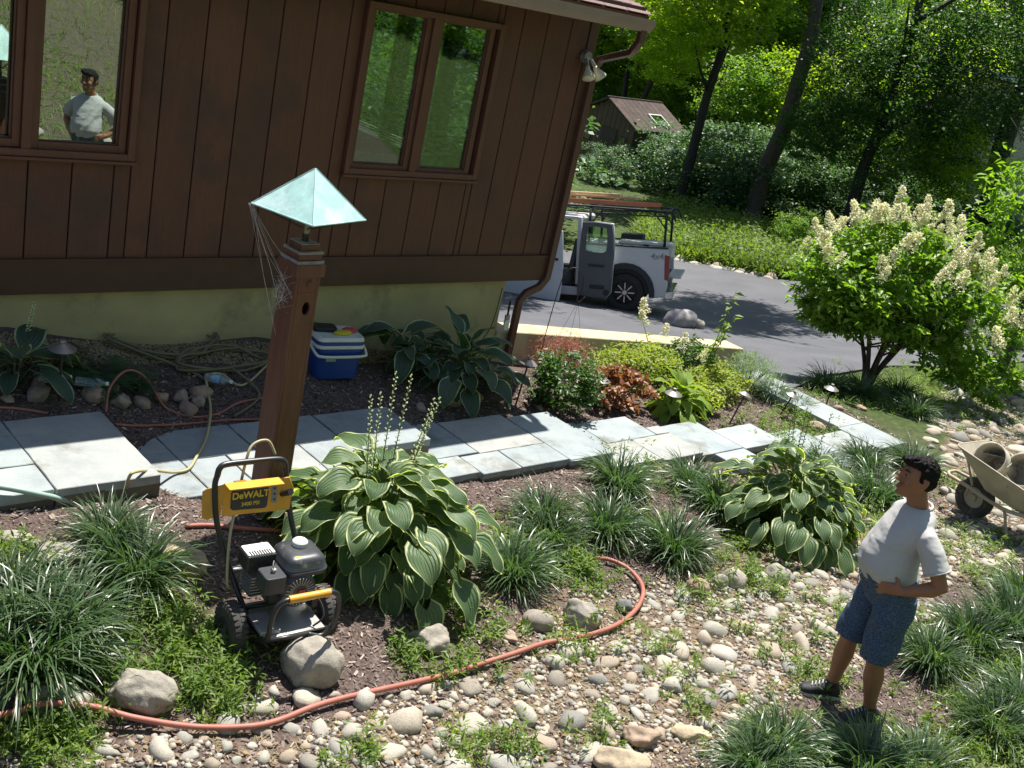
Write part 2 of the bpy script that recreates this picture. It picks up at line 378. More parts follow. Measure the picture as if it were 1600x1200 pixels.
# ------------------------------------------------------------------ bluestone path
bs, nt, b = new_mat('bluestone'); N, Lk = nt.nodes, nt.links
tc = N.new('ShaderNodeTexCoord'); oi = N.new('ShaderNodeObjectInfo')
tint = ramp(N, Lk, oi.outputs['Random'], [(0, (.25, .285, .295)), (.35, (.265, .305, .312)), (.7, (.30, .33, .33)), (.93, (.31, .315, .295)), (1, (.27, .315, .325))])
nn = ramp(N, Lk, noise(3.5, 9, .68), [(.28, (.72, .75, .79)), (.5, (.98, .99, 1)), (.72, (1.2, 1.17, 1.11))])
nn2 = ramp(N, Lk, noise(130, 3, .7), [(.3, (.88, .88, .88)), (.7, (1.1, 1.1, 1.1))])
mm = N.new('ShaderNodeVectorMath'); mm.operation = 'MULTIPLY'; Lk.new(tint, mm.inputs[0]); Lk.new(nn, mm.inputs[1])
st3 = ramp(N, Lk, noise(1.7, 10, .72), [(.36, (.62, .58, .52)), (.47, (1, 1, 1)), (1, (1, 1, 1))]); m3 = N.new('ShaderNodeVectorMath'); m3.operation = 'MULTIPLY'; Lk.new(mm.outputs[0], m3.inputs[0]); Lk.new(st3, m3.inputs[1])
m2 = N.new('ShaderNodeVectorMath'); m2.operation = 'MULTIPLY'; Lk.new(m3.outputs[0], m2.inputs[0]); Lk.new(nn2, m2.inputs[1]); Lk.new(m2.outputs[0], b.inputs['Base Color'])
b.inputs['Roughness'].default_value = .62
bp = N.new('ShaderNodeBump'); bp.inputs['Strength'].default_value = .35; bp.inputs['Distance'].default_value = .006; Lk.new(noise(14, 6, .6), bp.inputs['Height']); Lk.new(bp.outputs[0], b.inputs['Normal'])
path = link('path', None, kind='structure')
pm, nt, b = new_mat('joint_sand'); b.inputs['Base Color'].default_value = (.15, .125, .09, 1); b.inputs['Roughness'].default_value = .95
RECTS = {  # z top: rects x0,x1,y0,y1
 .5: [(.2,1.3,5.53,6.05),(.2,1.3,6.05,6.47),(1.3,2.16,5.53,5.86),(1.3,2.16,5.86,6.47),(2.16,2.79,5.52,6.47),(-.8,.2,5.53,6.47)],
 .3: [(2.5,3.155,5.53,6.16),(2.5,3.155,6.16,6.46),(3.155,3.72,6.01,6.46),(3.155,3.48,5.53,6.01),(3.48,4.05,5.53,6.01),(3.72,4.42,6.01,6.45),(4.05,4.42,5.55,6.01),(4.42,5.12,5.81,6.44)],
 .12:[(4.55,5.41,5.5,5.8),(5.12,5.63,5.8,6.11),(5.12,5.63,6.11,6.4),(5.63,6.35,5.78,6.38),(5.41,5.82,5.46,5.78),(5.82,6.35,5.46,5.78),(6.35,6.87,5.44,6.31)],
 .03:[(6.87,7.13,5.6,6.2),(7.13,7.81,5.74,6.17),(6.85,7.43,5.33,5.74),(7.43,7.99,5.3,5.74),(7.81,8.0,5.74,5.9)],
 -.03:[(7.99,8.66,5.33,5.97),(8.66,9.3,5.3,5.74),(8.2,8.66,5.0,5.33)],
 -.1:[(9.3,9.98,5.05,5.6),(9.98,10.55,5.0,5.39),(10.55,11.1,4.9,5.45),(9.3,9.98,4.75,5.05),(10.6,11.1,5.45,6.02),(10.62,11.12,6.02,6.5),(10.64,11.14,6.5,6.95)]}
for zt, rs in RECTS.items():
    bx = [min(r[0] for r in rs), max(r[1] for r in rs), min(r[2] for r in rs), max(r[3] for r in rs)]
    for (x0, x1, y0, y1) in rs:
        if x1 - x0 < .02 or y1 - y0 < .02: continue
        g = .005; x0 += g; x1 -= g; y0 += g; y1 -= g
        th = .062
        mb = MB(); pts = []
        for (ax, ay, bx_, by) in ((x0, y0, x1, y0), (x1, y0, x1, y1), (x1, y1, x0, y1), (x0, y1, x0, y0)):
            k = max(3, int(math.hypot(bx_ - ax, by - ay) / .09))
            for i in range(k):
                t = i / k; w = .0035 * (1 if i else .3); pts.append((ax + (bx_ - ax) * t + random.uniform(-w, w), ay + (by - ay) * t + random.uniform(-w, w)))
        dz = random.uniform(-.003, .003)
        mb.prism(pts, zt + dz - th, zt + dz)
        mb.build('paver', bs, path, bevel=.004, seg=1)
    mb = MB()
    for (x0, x1, y0, y1) in rs:
        if x1 - x0 < .02 or y1 - y0 < .02: continue
        e = .022
        mb.box(((x0 + x1) / 2, (y0 + y1) / 2, zt - .17 + (x0 * 7 % 1) * .004), (x1 - x0 - .012, y1 - y0 - .012, .24))
    mb.build('bedding', pm, path)

# ------------------------------------------------------------------ house
BROWN = (.132, .051, .029)
m_board = mat('brown_siding', BROWN, .62, var=.13, scale=5, bump=.25, bscale=30, stretch=(14, 14, 1.2), objvar=.09, dirt=(.085, .040, .027), dscale=1.1, dthr=.5)
m_trim = mat('brown_trim', (.082, .036, .022), .55, var=.12, scale=6, bump=.15, bscale=30, stretch=(2, 2, 2))
m_sash = mat('red_brown_sash', (.135, .052, .034), .45, var=.1, scale=6)
m_dark = mat('dark_void', (.012, .01, .009), .9, var=.1)
m_found = mat('ochre_stucco', (.44, .37, .19), .9, var=.16, scale=2.2, bump=.5, bscale=90, dirt=(.27, .23, .12), dscale=1.5)
m_wallcap = mat('ochre_wall_stucco', (.50, .42, .27), .9, var=.1, scale=2.5, bump=.5, bscale=90, dirt=(.36, .29, .16), dscale=2.2)
m_alu = mat('gutter_enamel', (.30, .22, .18), .4, var=.08)
m_down = mat('downspout_enamel', (.10, .045, .034), .32, var=.06)
m_roof = mat('asphalt_shingle', (.20, .13, .125), .9, var=.3, scale=60, bump=.6, bscale=140, objvar=.22)
house = thing('brown_house', 'brown house with grooved vertical wood siding and an ochre stucco base', 'house', (0, 7.5, 0))
YW = 7.5
ZB, ZT, ZTRIM = .97, 3.56, 1.215
WIN_R = (5.05, 6.465, 1.945, 3.31); WIN_L = (-.3, 3.295, 1.95, 3.31)
HX0, HX1 = -4.0, 7.62
x = 2.588 - .293 * 23; edges = []
while x < HX1 - .12: edges.append(x); x += .293
edges.append(HX1 - .11)
def board(x0, x1, z0, z1_):
    if x1 - x0 < .01 or z1_ - z0 < .03: return
    mb = MB(); t = .022; l = .004
    # shiplap board: flat face with a rebated edge that makes the groove
    mb.prism([(x0 + .0045, 0), (x0 + .0045, -t + .004), (x0 + .008, -t), (x1 - .008, -t), (x1 - .0045, -t + .004), (x1 - .0045, 0)], z0, z1_)
    mb.build('board', m_board, house)
for i in range(len(edges) - 1):
    a, c = edges[i], edges[i + 1]
    cuts = [a, c]
    for w in (WIN_R, WIN_L):
        for q in (w[0], w[1]):
            if a < q < c: cuts.append(q)
    cuts.sort()
    for p, q in zip(cuts[:-1], cuts[1:]):
        m = (p + q) / 2; w = next((w for w in (WIN_R, WIN_L) if w[0] < m < w[1]), None)
        if w: board(p, q, ZTRIM, w[2]); board(p, q, w[3] + .002, ZT)
        else: board(p, q, ZTRIM, ZT)
# sheathing behind the boards, with window holes
mb = MB()
def wallseg(x0, x1, z0, z1_, y0=.001, y1=.14): mb.box(((x0 + x1) / 2, (y0 + y1) / 2, (z0 + z1_) / 2), (x1 - x0, y1 - y0, z1_ - z0))
wallseg(HX0, HX1 - .012, ZB + .02, WIN_R[2] + .03)
wallseg(HX0, WIN_L[0] + .03, WIN_R[2] + .03, WIN_R[3] - .03); wallseg(WIN_L[1] - .03, WIN_R[0] + .03, WIN_R[2] + .03, WIN_R[3] - .03); wallseg(WIN_R[1] - .03, HX1 - .012, WIN_R[2] + .03, WIN_R[3] - .03)
wallseg(HX0, HX1 - .012, WIN_R[3] - .03, ZT)
mb.build('wall', m_dark, house)
MB().box(((HX0 + HX1) / 2, -.022, (ZB + ZTRIM) / 2), (HX1 - HX0 + .02, .044, ZTRIM - ZB)).build('base_trim', m_trim, house, bevel=.004)
MB().box(((HX0 + HX1) / 2, -.03, ZTRIM + .008), (HX1 - HX0 + .02, .05, .016)).build('base_trim', m_trim, house)
MB().box((HX1 - .055, -.016, (ZTRIM + .02 + ZT) / 2), (.11, .034, ZT - ZTRIM - .02)).build('corner_board', m_trim, house, bevel=.003)
MB().box((HX1 + .003, .055, (ZTRIM + ZT) / 2), (.03, .11, ZT - ZTRIM)).build('corner_board', m_trim, house, bevel=.003)
# right end wall with its bank of windows, back and interior
YP1, YP2 = 1.98, 2.86
mb = MB()
def es(y0, y1, z0, z1_): mb.box((HX1 - .06, (y0 + y1) / 2, (z0 + z1_) / 2), (.1, y1 - y0, z1_ - z0))
es(.145, .95, ZB, ZT); es(.95, 5.2, ZB, 1.62); es(.95, 5.2, 3.42, ZT); es(5.2, 8, ZB, ZT)
mb.build('wall', m_board, house)
m_int = mat('interior_paint', (.33, .30, .24), .8, var=.06)
m_green = mat('dark_green_frame', (.018, .035, .03), .5, var=.1)
MB().box((1.8, 8.02, 2.3), (11.5, .1, 2.7)).build('wall', m_int, house)
MB().box((1.8, 4.1, 1.1), (11.4, 7.8, .08)).build('floor', mat('wood_floor', (.22, .13, .07), .4), house)
MB().box((1.8, 4.1, 3.6), (11.5, 7.9, .08)).build('ceiling', m_int, house)
MB().box((4.1, 4.3, 2.3), (.1, 7.2, 2.4)).build('partition', m_int, house)
wf = MB()
for y in (.98, YP1, YP2, 3.8, 4.6, 5.2): wf.box((HX1 - .06, y, 2.52), (.13, .17, 1.8))
wf.box((HX1 - .06, 3.17, 1.62), (.16, 4.2, .1)); wf.box((HX1 - .06, 3.17, 3.40), (.16, 4.2, .1))
wfo = wf.build('window', m_green, house)
mb = MB()
for k in range(4): mb.box((HX1 - .19, 3.17, 1.7 + k * .03), (.02, 4.0, .008))
mb.build('sill_slats', mat('pale_slats', (.7, .6, .5), .5), wfo)
# foundation and floor overhang
MB().box(((HX0 + 7.17) / 2, .105, .26), (7.17 - HX0, .17, 1.42)).build('foundation', m_found, house)
MB().box(((HX0 + HX1) / 2, 4.0, ZB + .02), (HX1 - HX0 - .1, 7.7, .06)).build('floor_deck', m_dark, house)
# windows on the front
def glass_mat():
    m, nt, b = new_mat('window_glass'); N, Lk = nt.nodes, nt.links
    gl = N.new('ShaderNodeBsdfGlossy'); gl.inputs['Roughness'].default_value = .0; gl.inputs[0].default_value = (.72, .80, .76, 1)
    tr = N.new('ShaderNodeBsdfTransparent'); tr.inputs[0].default_value = (.72, .86, .80, 1)
    lw = N.new('ShaderNodeFresnel'); lw.inputs[0].default_value = 1.75
    ms = N.new('ShaderNodeMixShader'); mr = N.new('ShaderNodeMapRange'); mr.inputs[1].default_value = 0; mr.inputs[2].default_value = .5; mr.inputs[3].default_value = .055; mr.inputs[4].default_value = .85
    Lk.new(lw.outputs[0], mr.inputs[0]); Lk.new(mr.outputs[0], ms.inputs[0])
    Lk.new(tr.outputs[0], ms.inputs[1]); Lk.new(gl.outputs[0], ms.inputs[2]); Lk.new(ms.outputs[0], N['Material Output'].inputs[0]); return m
m_glass = glass_mat()
m_ref = glass_mat(); m_ref.name = 'coated_window_glass'
for n_ in m_ref.node_tree.nodes:
    if n_.type == 'MAP_RANGE': n_.inputs[3].default_value = .45
def window(w, panes, gm, tilt=0):
    """w: outer x0,x1,z0,z1; panes: glass x0,x1,z0,z1"""
    x0, x1, z0, z1_ = w; fr = MB(); t = .05
    for (a, c, d, e) in ((x0, x0 + t, z0, z1_), (x1 - t, x1, z0, z1_), (x0 + t, x1 - t, z0, z0 + t), (x0 + t, x1 - t, z1_ - t, z1_)):
        fr.box(((a + c) / 2, -.025, (d + e) / 2), (c - a, .09, e - d))
    fo = fr.build('window', m_sash, house, bevel=.004)
    MB().box(((x0 + x1) / 2, -.05, z0 - .012), (x1 - x0 + .03, .07, .022)).build('sill', m_sash, fo, bevel=.003)
    inner = []
    for k, (a, c, d, e) in enumerate(panes):
        s = .052; sm = MB()
        for (p, q, u, v) in ((a - s, a, d - s, e + s), (c, c + s, d - s, e + s), (a, c, d - s, d), (a, c, e, e + s)):
            sm.box(((p + q) / 2, -.012, (u + v) / 2), (q - p, .05, v - u))
        bd = .008
        for (p, q, u, v) in ((a, a + bd, d, e), (c - bd, c, d, e), (a + bd, c - bd, d, d + bd), (a + bd, c - bd, e - bd, e)):
            sm.box(((p + q) / 2, -.004, (u + v) / 2), (q - p, .03, v - u))
        sm.build('sash', m_sash, fo, bevel=.003)
        g = MB().box((0, 0, 0), (c - a + .004, .006, e - d + .004)).build('pane', gm, fo)
        g.location = ((a + c) / 2, .004, (d + e) / 2); g.rotation_euler = (0, 0, tilt)
        if k: 
            mx_ = (a - s + panes[k - 1][1] + s) / 2; wv = (a - s) - (panes[k - 1][1] + s)
            if wv > .012: MB().box((mx_, -.03, (d + e) / 2), (wv - .004, .06, e - d + 2 * s)).build('mullion', m_sash, fo)
    return fo
window(WIN_R, [(5.145, 5.65, 2.03, 3.25), (5.825, 6.33, 2.025, 3.245)], m_glass)
window(WIN_L, [(-.2, .6, 2.055, 3.24), (.77, 1.55, 2.055, 3.24), (1.72, 2.47, 2.055, 3.24), (2.64, 3.185, 2.05, 3.24)], m_ref, math.radians(3.4))
# eave: soffit, fascia, gutter, roof
YE = -.52
MB().box(((HX0 + HX1) / 2, YE / 2 - .005, ZT + .012), (HX1 - HX0 + .04, -YE + .02, .02)).build('soffit', m_trim, house)
MB().box(((HX0 + HX1) / 2, YE + .01, ZT + .05), (HX1 - HX0 + .05, .025, .16)).build('fascia', m_trim, house)
g = MB(); prof = [(0, .0), (-.07, .0), (-.10, .035), (-.115, .07), (-.115, .115), (-.105, .115), (-.105, .072), (-.092, .042), (-.066, .01), (-.006, .01), (-.006, .11), (0, .11)]
Mg = Matrix(((0, 0, 1, 0), (1, 0, 0, YE - .004), (0, 1, 0, ZT - .075), (0, 0, 0, 1)))
g.prism(prof, HX0, HX1 + .06, Mg)
g.prism([(0, 0), (-.07, 0), (-.10, .035), (-.113, .07), (-.113, .113), (0, .11)], HX1 + .061, HX1 + .066, Mg)
g.build('gutter', m_alu, house, smooth=30)
# roof slab and shingle tabs
pitch = math.radians(24); cp_, sp_ = math.cos(pitch), math.sin(pitch)
Mr = Matrix(((1, 0, 0, 0), (0, cp_, -sp_, YE - .05), (0, sp_, cp_, ZT + .065), (0, 0, 0, 1)))
mb = MB(); mb.box(((HX0 + HX1) / 2 + .0, 2.6, -.02), (HX1 - HX0 + .08, 5.2, .03)); mb.v = [tuple(Mr @ Vector(p)) for p in mb.v]
roof = mb.build('roof', m_trim, house)
row = 0; y = 0
m_stuff = MB()
while y < 5.1:
    x = HX1 + .06 - (.15 if row % 2 else 0)
    first = True
    while x > HX0 + .1:
        w_ = min(.3, .3); c = (x - w_ / 2, y + .1, .006 + random.uniform(0, .003))
        if first and row % 2: w_ = .3
        x0_, x1_ = x - w_, min(x, HX1 + .06)
        if x1_ - x0_ > .03:
            tgt = MB() if (x > 5.2 and y < .9) else m_stuff
            tgt.box(((x0_ + x1_) / 2 - .002, y + .098, .008 + random.uniform(0, .003)), (x1_ - x0_ - .006, .2, .007), Euler((math.radians(-2.2), 0, 0)).to_matrix())
            if tgt is not m_stuff:
                tgt.v = [tuple(Mr @ Vector(p)) for p in tgt.v]; tgt.build('shingle', m_roof, roof)
        x -= w_
    y += .14; row += 1
m_stuff.v = [tuple(Mr @ Vector(p)) for p in m_stuff.v]
m_stuff.build('shingles', m_roof, roof, kind='stuff')
# downspout
dp = [(HX1 - .02, YE - .06, ZT - .06), (HX1 - .02, YE - .06, ZT - .16), (HX1 - .0, YE + .03, ZT - .27), (HX1 + .02, -.11, ZT - .40), (HX1 + .02, -.055, ZT - .5), (HX1 + .02, -.055, 1.1), (HX1 + .02, -.055, 1.0), (HX1 - .06, -.055, .9), (7.40, -.055, .84), (7.335, -.055, .76), (7.335, -.055, .15)]
mb = MB(); 
def recttube(mb, pts, a, bb):
    P = [Vector(p) for p in pts]; k = len(P); V = []
    for i in range(k):
        t = (P[min(i + 1, k - 1)] - P[max(i - 1, 0)]).normalized()
        if i and i < k - 1: t = ((P[i + 1] - P[i]).normalized() + (P[i] - P[i - 1]).normalized()).normalized()
        u = t.cross(Vector((1, 0, 0))) if abs(t.x) < .75 and abs(t.y) > .2 else t.cross(Vector((0, -1, 0)))
        if abs(t.y) > .2: s1 = Vector((1, 0, 0)) * a; s2 = t.cross(Vector((1, 0, 0))).normalized() * bb
        else: s2 = Vector((0, 1, 0)) * bb; s1 = s2.cross(t).normalized() * a
        if abs(t.y) > .2 and s2.y < 0: s2 = -s2
        if abs(t.y) <= .2 and s1.x < 0: s1 = -s1
        for q, w in ((-1, -1), (1, -1), (1, 1), (-1, 1)): V.append(P[i] + s1 * q + s2 * w)
    F = [(i * 4 + j, i * 4 + (j + 1) % 4, i * 4 + 4 + (j + 1) % 4, i * 4 + 4 + j) for i in range(k - 1) for j in range(4)] + [(3, 2, 1, 0), (k * 4 - 4, k * 4 - 3, k * 4 - 2, k * 4 - 1)]
    mb.add(V, F)
recttube(mb, dp, .037, .028); mb.build('downspout', m_down, house, bevel=.006)
# flood light at the corner
m_lampw = mat('cream_lamp_glass', (.62, .58, .42), .3, var=.05); m_alum = mat('dull_aluminium', (.32, .32, .30), .45, .7)
fl = thing('flood_light', 'twin flood light with two cream bulbs under the eave at the house corner', 'flood light', (7.5, 7.46, 3.16))
MB().cyl((0, -.0, 0), (0, -.05, 0), .06, .05, 16).build('base', m_alum, fl, smooth=35)
for s, d in ((-1, Vector((-.1, -.55, -.85))), (1, Vector((.55, -.4, -.75)))):
    d.normalize(); p = Vector((s * .03, -.06, -.02)); q = p + d * .07
    h = MB(); h.cyl(p, q, .018, .022, 12); h.build('lamp_holder', m_alum, fl, smooth=35)
    Q = d.to_track_quat('Z', 'Y').to_matrix().to_4x4(); Q.translation = q
    MB().lathe([(.0, 0), (.022, 0), (.026, .03), (.058, .10), (.062, .115), (.055, .125), (.0, .13)], Q, 18, False).build('bulb', m_lampw, fl, smooth=True)
# things inside seen through the glass
m_paper = mat('white_paper', (.8, .8, .82), .8, var=.03); m_clear = mat('clear_glass', (.8, .9, .9), .02, spec=1.)
m_clear.node_tree.nodes['Principled BSDF'].inputs['Transmission Weight'].default_value = 1
gp = thing('pendant_lamp', 'clear glass globe pendant hanging inside behind the right window', 'pendant lamp', (6.75, 8.25, 2.88))
MB().ell((0, 0, 0), (.12, .12, .12), n=24, m=16).build('globe', m_clear, gp, smooth=True)
MB().ell((0, 0, 0), (.03, .03, .04)).build('bulb', m_lampw, gp, smooth=True)
MB().cyl((0, 0, .05), (0, 0, .68), .004, .004, 6).build('cord', m_dark, gp)
tb = thing('table', 'pale table just inside the right window', 'table', (6.0, 8.3, 1.14))
MB().box((0, 0, .70), (1.9, .9, .04)).build('tabletop', mat('beige_laminate', (.42, .38, .28), .5), tb)
for sx in (-1, 1):
    for sy in (-1, 1): MB().box((sx * .85, sy * .36, .34), (.05, .05, .68)).build('leg', m_dark, tb)
for k, (px_, py_, lz, lab) in enumerate(((5.6, 8.1, .3, 'flat white sheet of paper on the table behind the left pane of the right window'), (6.25, 8.05, .9, 'curled white paper on the table behind the right pane of the right window'), (6.65, 8.2, 1.7, 'white paper standing up at the right edge of the indoor table'))):
    V = []; n = 8
    for i in range(n + 1):
        for j in (0, 1):
            t = i / n; V.append((t * .36 - .18, j * .26 - .13, .0 + (.02 + .09 * k) * math.sin(t * PI * (1 + .5 * k)) ** 2 + .002))
    pg = MB().add(V, [(2 * i, 2 * i + 2, 2 * i + 3, 2 * i + 1) for i in range(n)]); o = pg.build('paper', m_paper, None, smooth=True, loc=(px_, py_, 1.862 + .001 * k), rot=(0, 0, lz))
    md = o.modifiers.new('s', 'SOLIDIFY'); md.thickness = .001; tag(o, lab, 'paper')
vs = thing('glass_vase', 'tall clear glass cylinder standing inside the left window', 'vase', (2.25, 7.9, 2.25))
MB().lathe([(.0, 0), (.13, 0), (.13, .42), (.135, .425), (.122, .425), (.12, .02), (0, .02)], None, 28, False).build('vessel', m_clear, vs, smooth=35)
MB().box((0, .1, -.62), (.5, .4, 1.0)).build('stand', m_int, vs)

# ------------------------------------------------------------------ retaining wall
rw = thing('retaining_wall', 'low ochre stucco retaining wall with a sunlit top beside the driveway', 'wall', (0, 0, 0))
mb = MB()
pts = [(7.18, .44), (9.3, .20), (11.5, -.05)]
V = []
n = 14
for i in range(n + 1):
    x = 7.18 + (11.5 - 7.18) * i / n; zt = .435 + (-.05 - .435) * i / n
    V += [(x, 7.5, zt - 1.5), (x, 7.5, zt), (x, 7.8, zt), (x, 7.8, zt - 1.5)]
F = [(a + 4, a, a + 1, a + 5) for a in range(0, 4 * n, 4)] + [(a + 5, a + 1, a + 2, a + 6) for a in range(0, 4 * n, 4)] + [(a + 6, a + 2, a + 3, a + 7) for a in range(0, 4 * n, 4)] + [(0, 3, 2, 1), (4 * n, 4 * n + 1, 4 * n + 2, 4 * n + 3)]
mb.add(V, F).build('wall', m_wallcap, rw, bevel=.012)

# ------------------------------------------------------------------ foliage builders
def rot_basis(n, tilt_mean, rng):
    """random leaf frames: returns along, side, normal arrays"""
    az = rng.uniform(0, 2 * PI, n); el = rng.normal(tilt_mean, .45, n)
    a = np.stack([np.cos(az) * np.cos(el), np.sin(az) * np.cos(el), np.sin(el)], 1)
    s = np.stack([-np.sin(az), np.cos(az), np.zeros(n)], 1); tw = rng.normal(0, .5, n)[:, None]
    nn = np.cross(a, s); s = s * np.cos(tw) + nn * np.sin(tw); nn = np.cross(a, s); return a, s, nn
def leaves_at(Pt, L, W, rng, tilt=-.1, fold=.25, out=None, outw=.0):
    """one folded rhombus-like leaf (two quads) at each point"""
    n = len(Pt); a, s, nn = rot_basis(n, tilt, rng)
    if out is not None:
        a = a * (1 - outw) + out * outw; a /= np.linalg.norm(a, axis=1)[:, None] + 1e-9
        s = s - a * (s * a).sum(1)[:, None]; s /= np.linalg.norm(s, axis=1)[:, None] + 1e-9; nn = np.cross(a, s)
    L = L * rng.uniform(.7, 1.25, n)[:, None]; W = W * rng.uniform(.75, 1.2, n)[:, None]
    base = Pt; mid = Pt + a * L * .45 + nn * W * -.1; tip = Pt + a * L - nn * L * .12
    l = Pt + a * L * .42 + s * W * .5 + nn * W * fold; r = Pt + a * L * .42 - s * W * .5 + nn * W * fold
    V = np.stack([base, l, tip, r, mid], 1).reshape(-1, 3)
    i = np.arange(n)[:, None] * 5
    F3 = np.concatenate([i + [0, 4, 1], i + [4, 2, 1], i + [0, 3, 4], i + [4, 3, 2]], 1).reshape(-1, 3)
    return V, F3
def quadleaves(Pt, L, W, rng, tilt=-.1):
    n = len(Pt); a, s, nn = rot_basis(n, tilt, rng); L = L * rng.uniform(.6, 1.3, n)[:, None]; W = W * rng.uniform(.7, 1.2, n)[:, None]
    V = np.stack([Pt, Pt + a * L * .5 + s * W * .5 + nn * W * .2, Pt + a * L, Pt + a * L * .5 - s * W * .5 + nn * W * .2], 1).reshape(-1, 3)
    return V, (np.arange(n)[:, None] * 4 + [0, 1, 2, 3])
def clumps(n, ncl, R, rng, rad=.25, shell=.55, squash=1., bottom=-1.):
    """points clustered inside an ellipsoid of radii R"""
    d = rng.normal(size=(ncl, 3)); d /= np.linalg.norm(d, axis=1)[:, None]
    rr = rng.uniform(shell ** 3, 1, ncl) ** (1 / 3) * rng.uniform(.75, 1.08, ncl); C_ = d * rr[:, None]; C_ = C_[C_[:, 2] > bottom]
    k = rng.integers(0, len(C_), n); q = rng.normal(size=(n, 3)) * .42; q[:, 2] *= .55
    P = C_[k] + q * rad * rng.uniform(.5, 1.3, len(C_))[k][:, None]
    return P * np.array(R), rng.uniform(0, 1, len(C_))[k]
def crown_mesh(name, R, n, ncl, L, W, m, seed, rad=.3, shell=.45, tilt=-.15, two=False, bottom=-1.):
    rng = np.random.default_rng(seed); P, cv = clumps(n, ncl, R, rng, rad, shell, bottom=bottom)
    V, F = (leaves_at if two else quadleaves)(P, L, W, rng, tilt)
    v = np.clip(cv * .55 + rng.uniform(0, .45, n), 0, 1); k = 5 if two else 4
    return mesh_np(name, V, F, [m], {'v': np.repeat(v, k)}, smooth=False)
def blades(n, rng, L=(.28, .5), spread=.09, w=.0075, th=(.05, .8), droop=1.6, segs=5, tipw=.15):
    az = rng.uniform(0, 2 * PI, n); t0 = rng.uniform(th[0], th[1], n); Ls = rng.uniform(L[0], L[1], n); dr = droop * rng.uniform(.5, 1.25, n)
    r0 = np.sqrt(rng.uniform(0, 1, n)) * spread; a0 = az + rng.normal(0, .6, n)
    P = np.stack([r0 * np.cos(a0), r0 * np.sin(a0), np.zeros(n) - .015], 1); h = np.stack([np.cos(az), np.sin(az), az * 0], 1); sd = np.stack([-np.sin(az), np.cos(az), az * 0], 1)
    tw = rng.normal(0, .5, n)[:, None]; rows = []; tt = []
    for k in range(segs + 1):
        s = k / segs; th_ = t0 + dr * s ** 1.5
        if k: 
            thm = t0 + dr * ((k - .5) / segs) ** 1.5
            P = P + (h * np.sin(thm)[:, None] + np.array([0, 0, 1]) * np.cos(thm)[:, None]) * (Ls / segs)[:, None]
        nrm = h * np.cos(th_)[:, None] - np.array([0, 0, 1]) * np.sin(th_)[:, None]
        sv = sd * np.cos(tw) + nrm * np.sin(tw); ww = w * (1 - (1 - tipw) * max(0, (s - .55) / .45) ** 1.3) * (.75 + .25 * min(1, s * 4))
        rows += [P - sv * ww / 2, P + sv * ww / 2]; tt += [s, s]
    V = np.stack(rows, 1).reshape(-1, 3); m = 2 * (segs + 1); b = np.arange(n)[:, None] * m
    F = np.concatenate([b + [2 * k, 2 * k + 1, 2 * k + 3, 2 * k + 2] for k in range(segs)], 1).reshape(-1, 4)
    return V, F, np.repeat(rng.uniform(0, 1, n), m)
def inst_leaves(mesh_V, mesh_F, pos, M, scale):
    """numpy copies of a small mesh: pos (n,3), M (n,3,3)"""
    n = len(pos); k = len(mesh_V); V = np.einsum('nij,kj->nki', M, mesh_V) * scale[:, None, None] + pos[:, None]
    F = (np.arange(n)[:, None, None] * k + mesh_F[None]).reshape(-1, mesh_F.shape[1]); return V.reshape(-1, 3), F

m_lir = leaf_mat('liriope_blade', (.04, .082, .028), (.095, .145, .07), rough=.36, trans=.25, spec=.6, tcol=(1.9, 2.4, .8))
m_weed = leaf_mat('weed_leaf', (.075, .15, .025), (.20, .27, .055), rough=.5, trans=.4)
m_drygrass = leaf_mat('dry_grass', (.3, .24, .12), (.2, .22, .07), rough=.7, trans=.3)
m_stem = mat('green_stem', (.12, .16, .05), .6)
m_bark = mat('bark', (.085, .065, .052), .9, var=.4, scale=9, bump=.9, bscale=22, stretch=(3, 3, .5))
m_darkbark = mat('dark_bark', (.035, .03, .027), .9, var=.4, scale=9, bump=.9, bscale=22, stretch=(3, 3, .5))

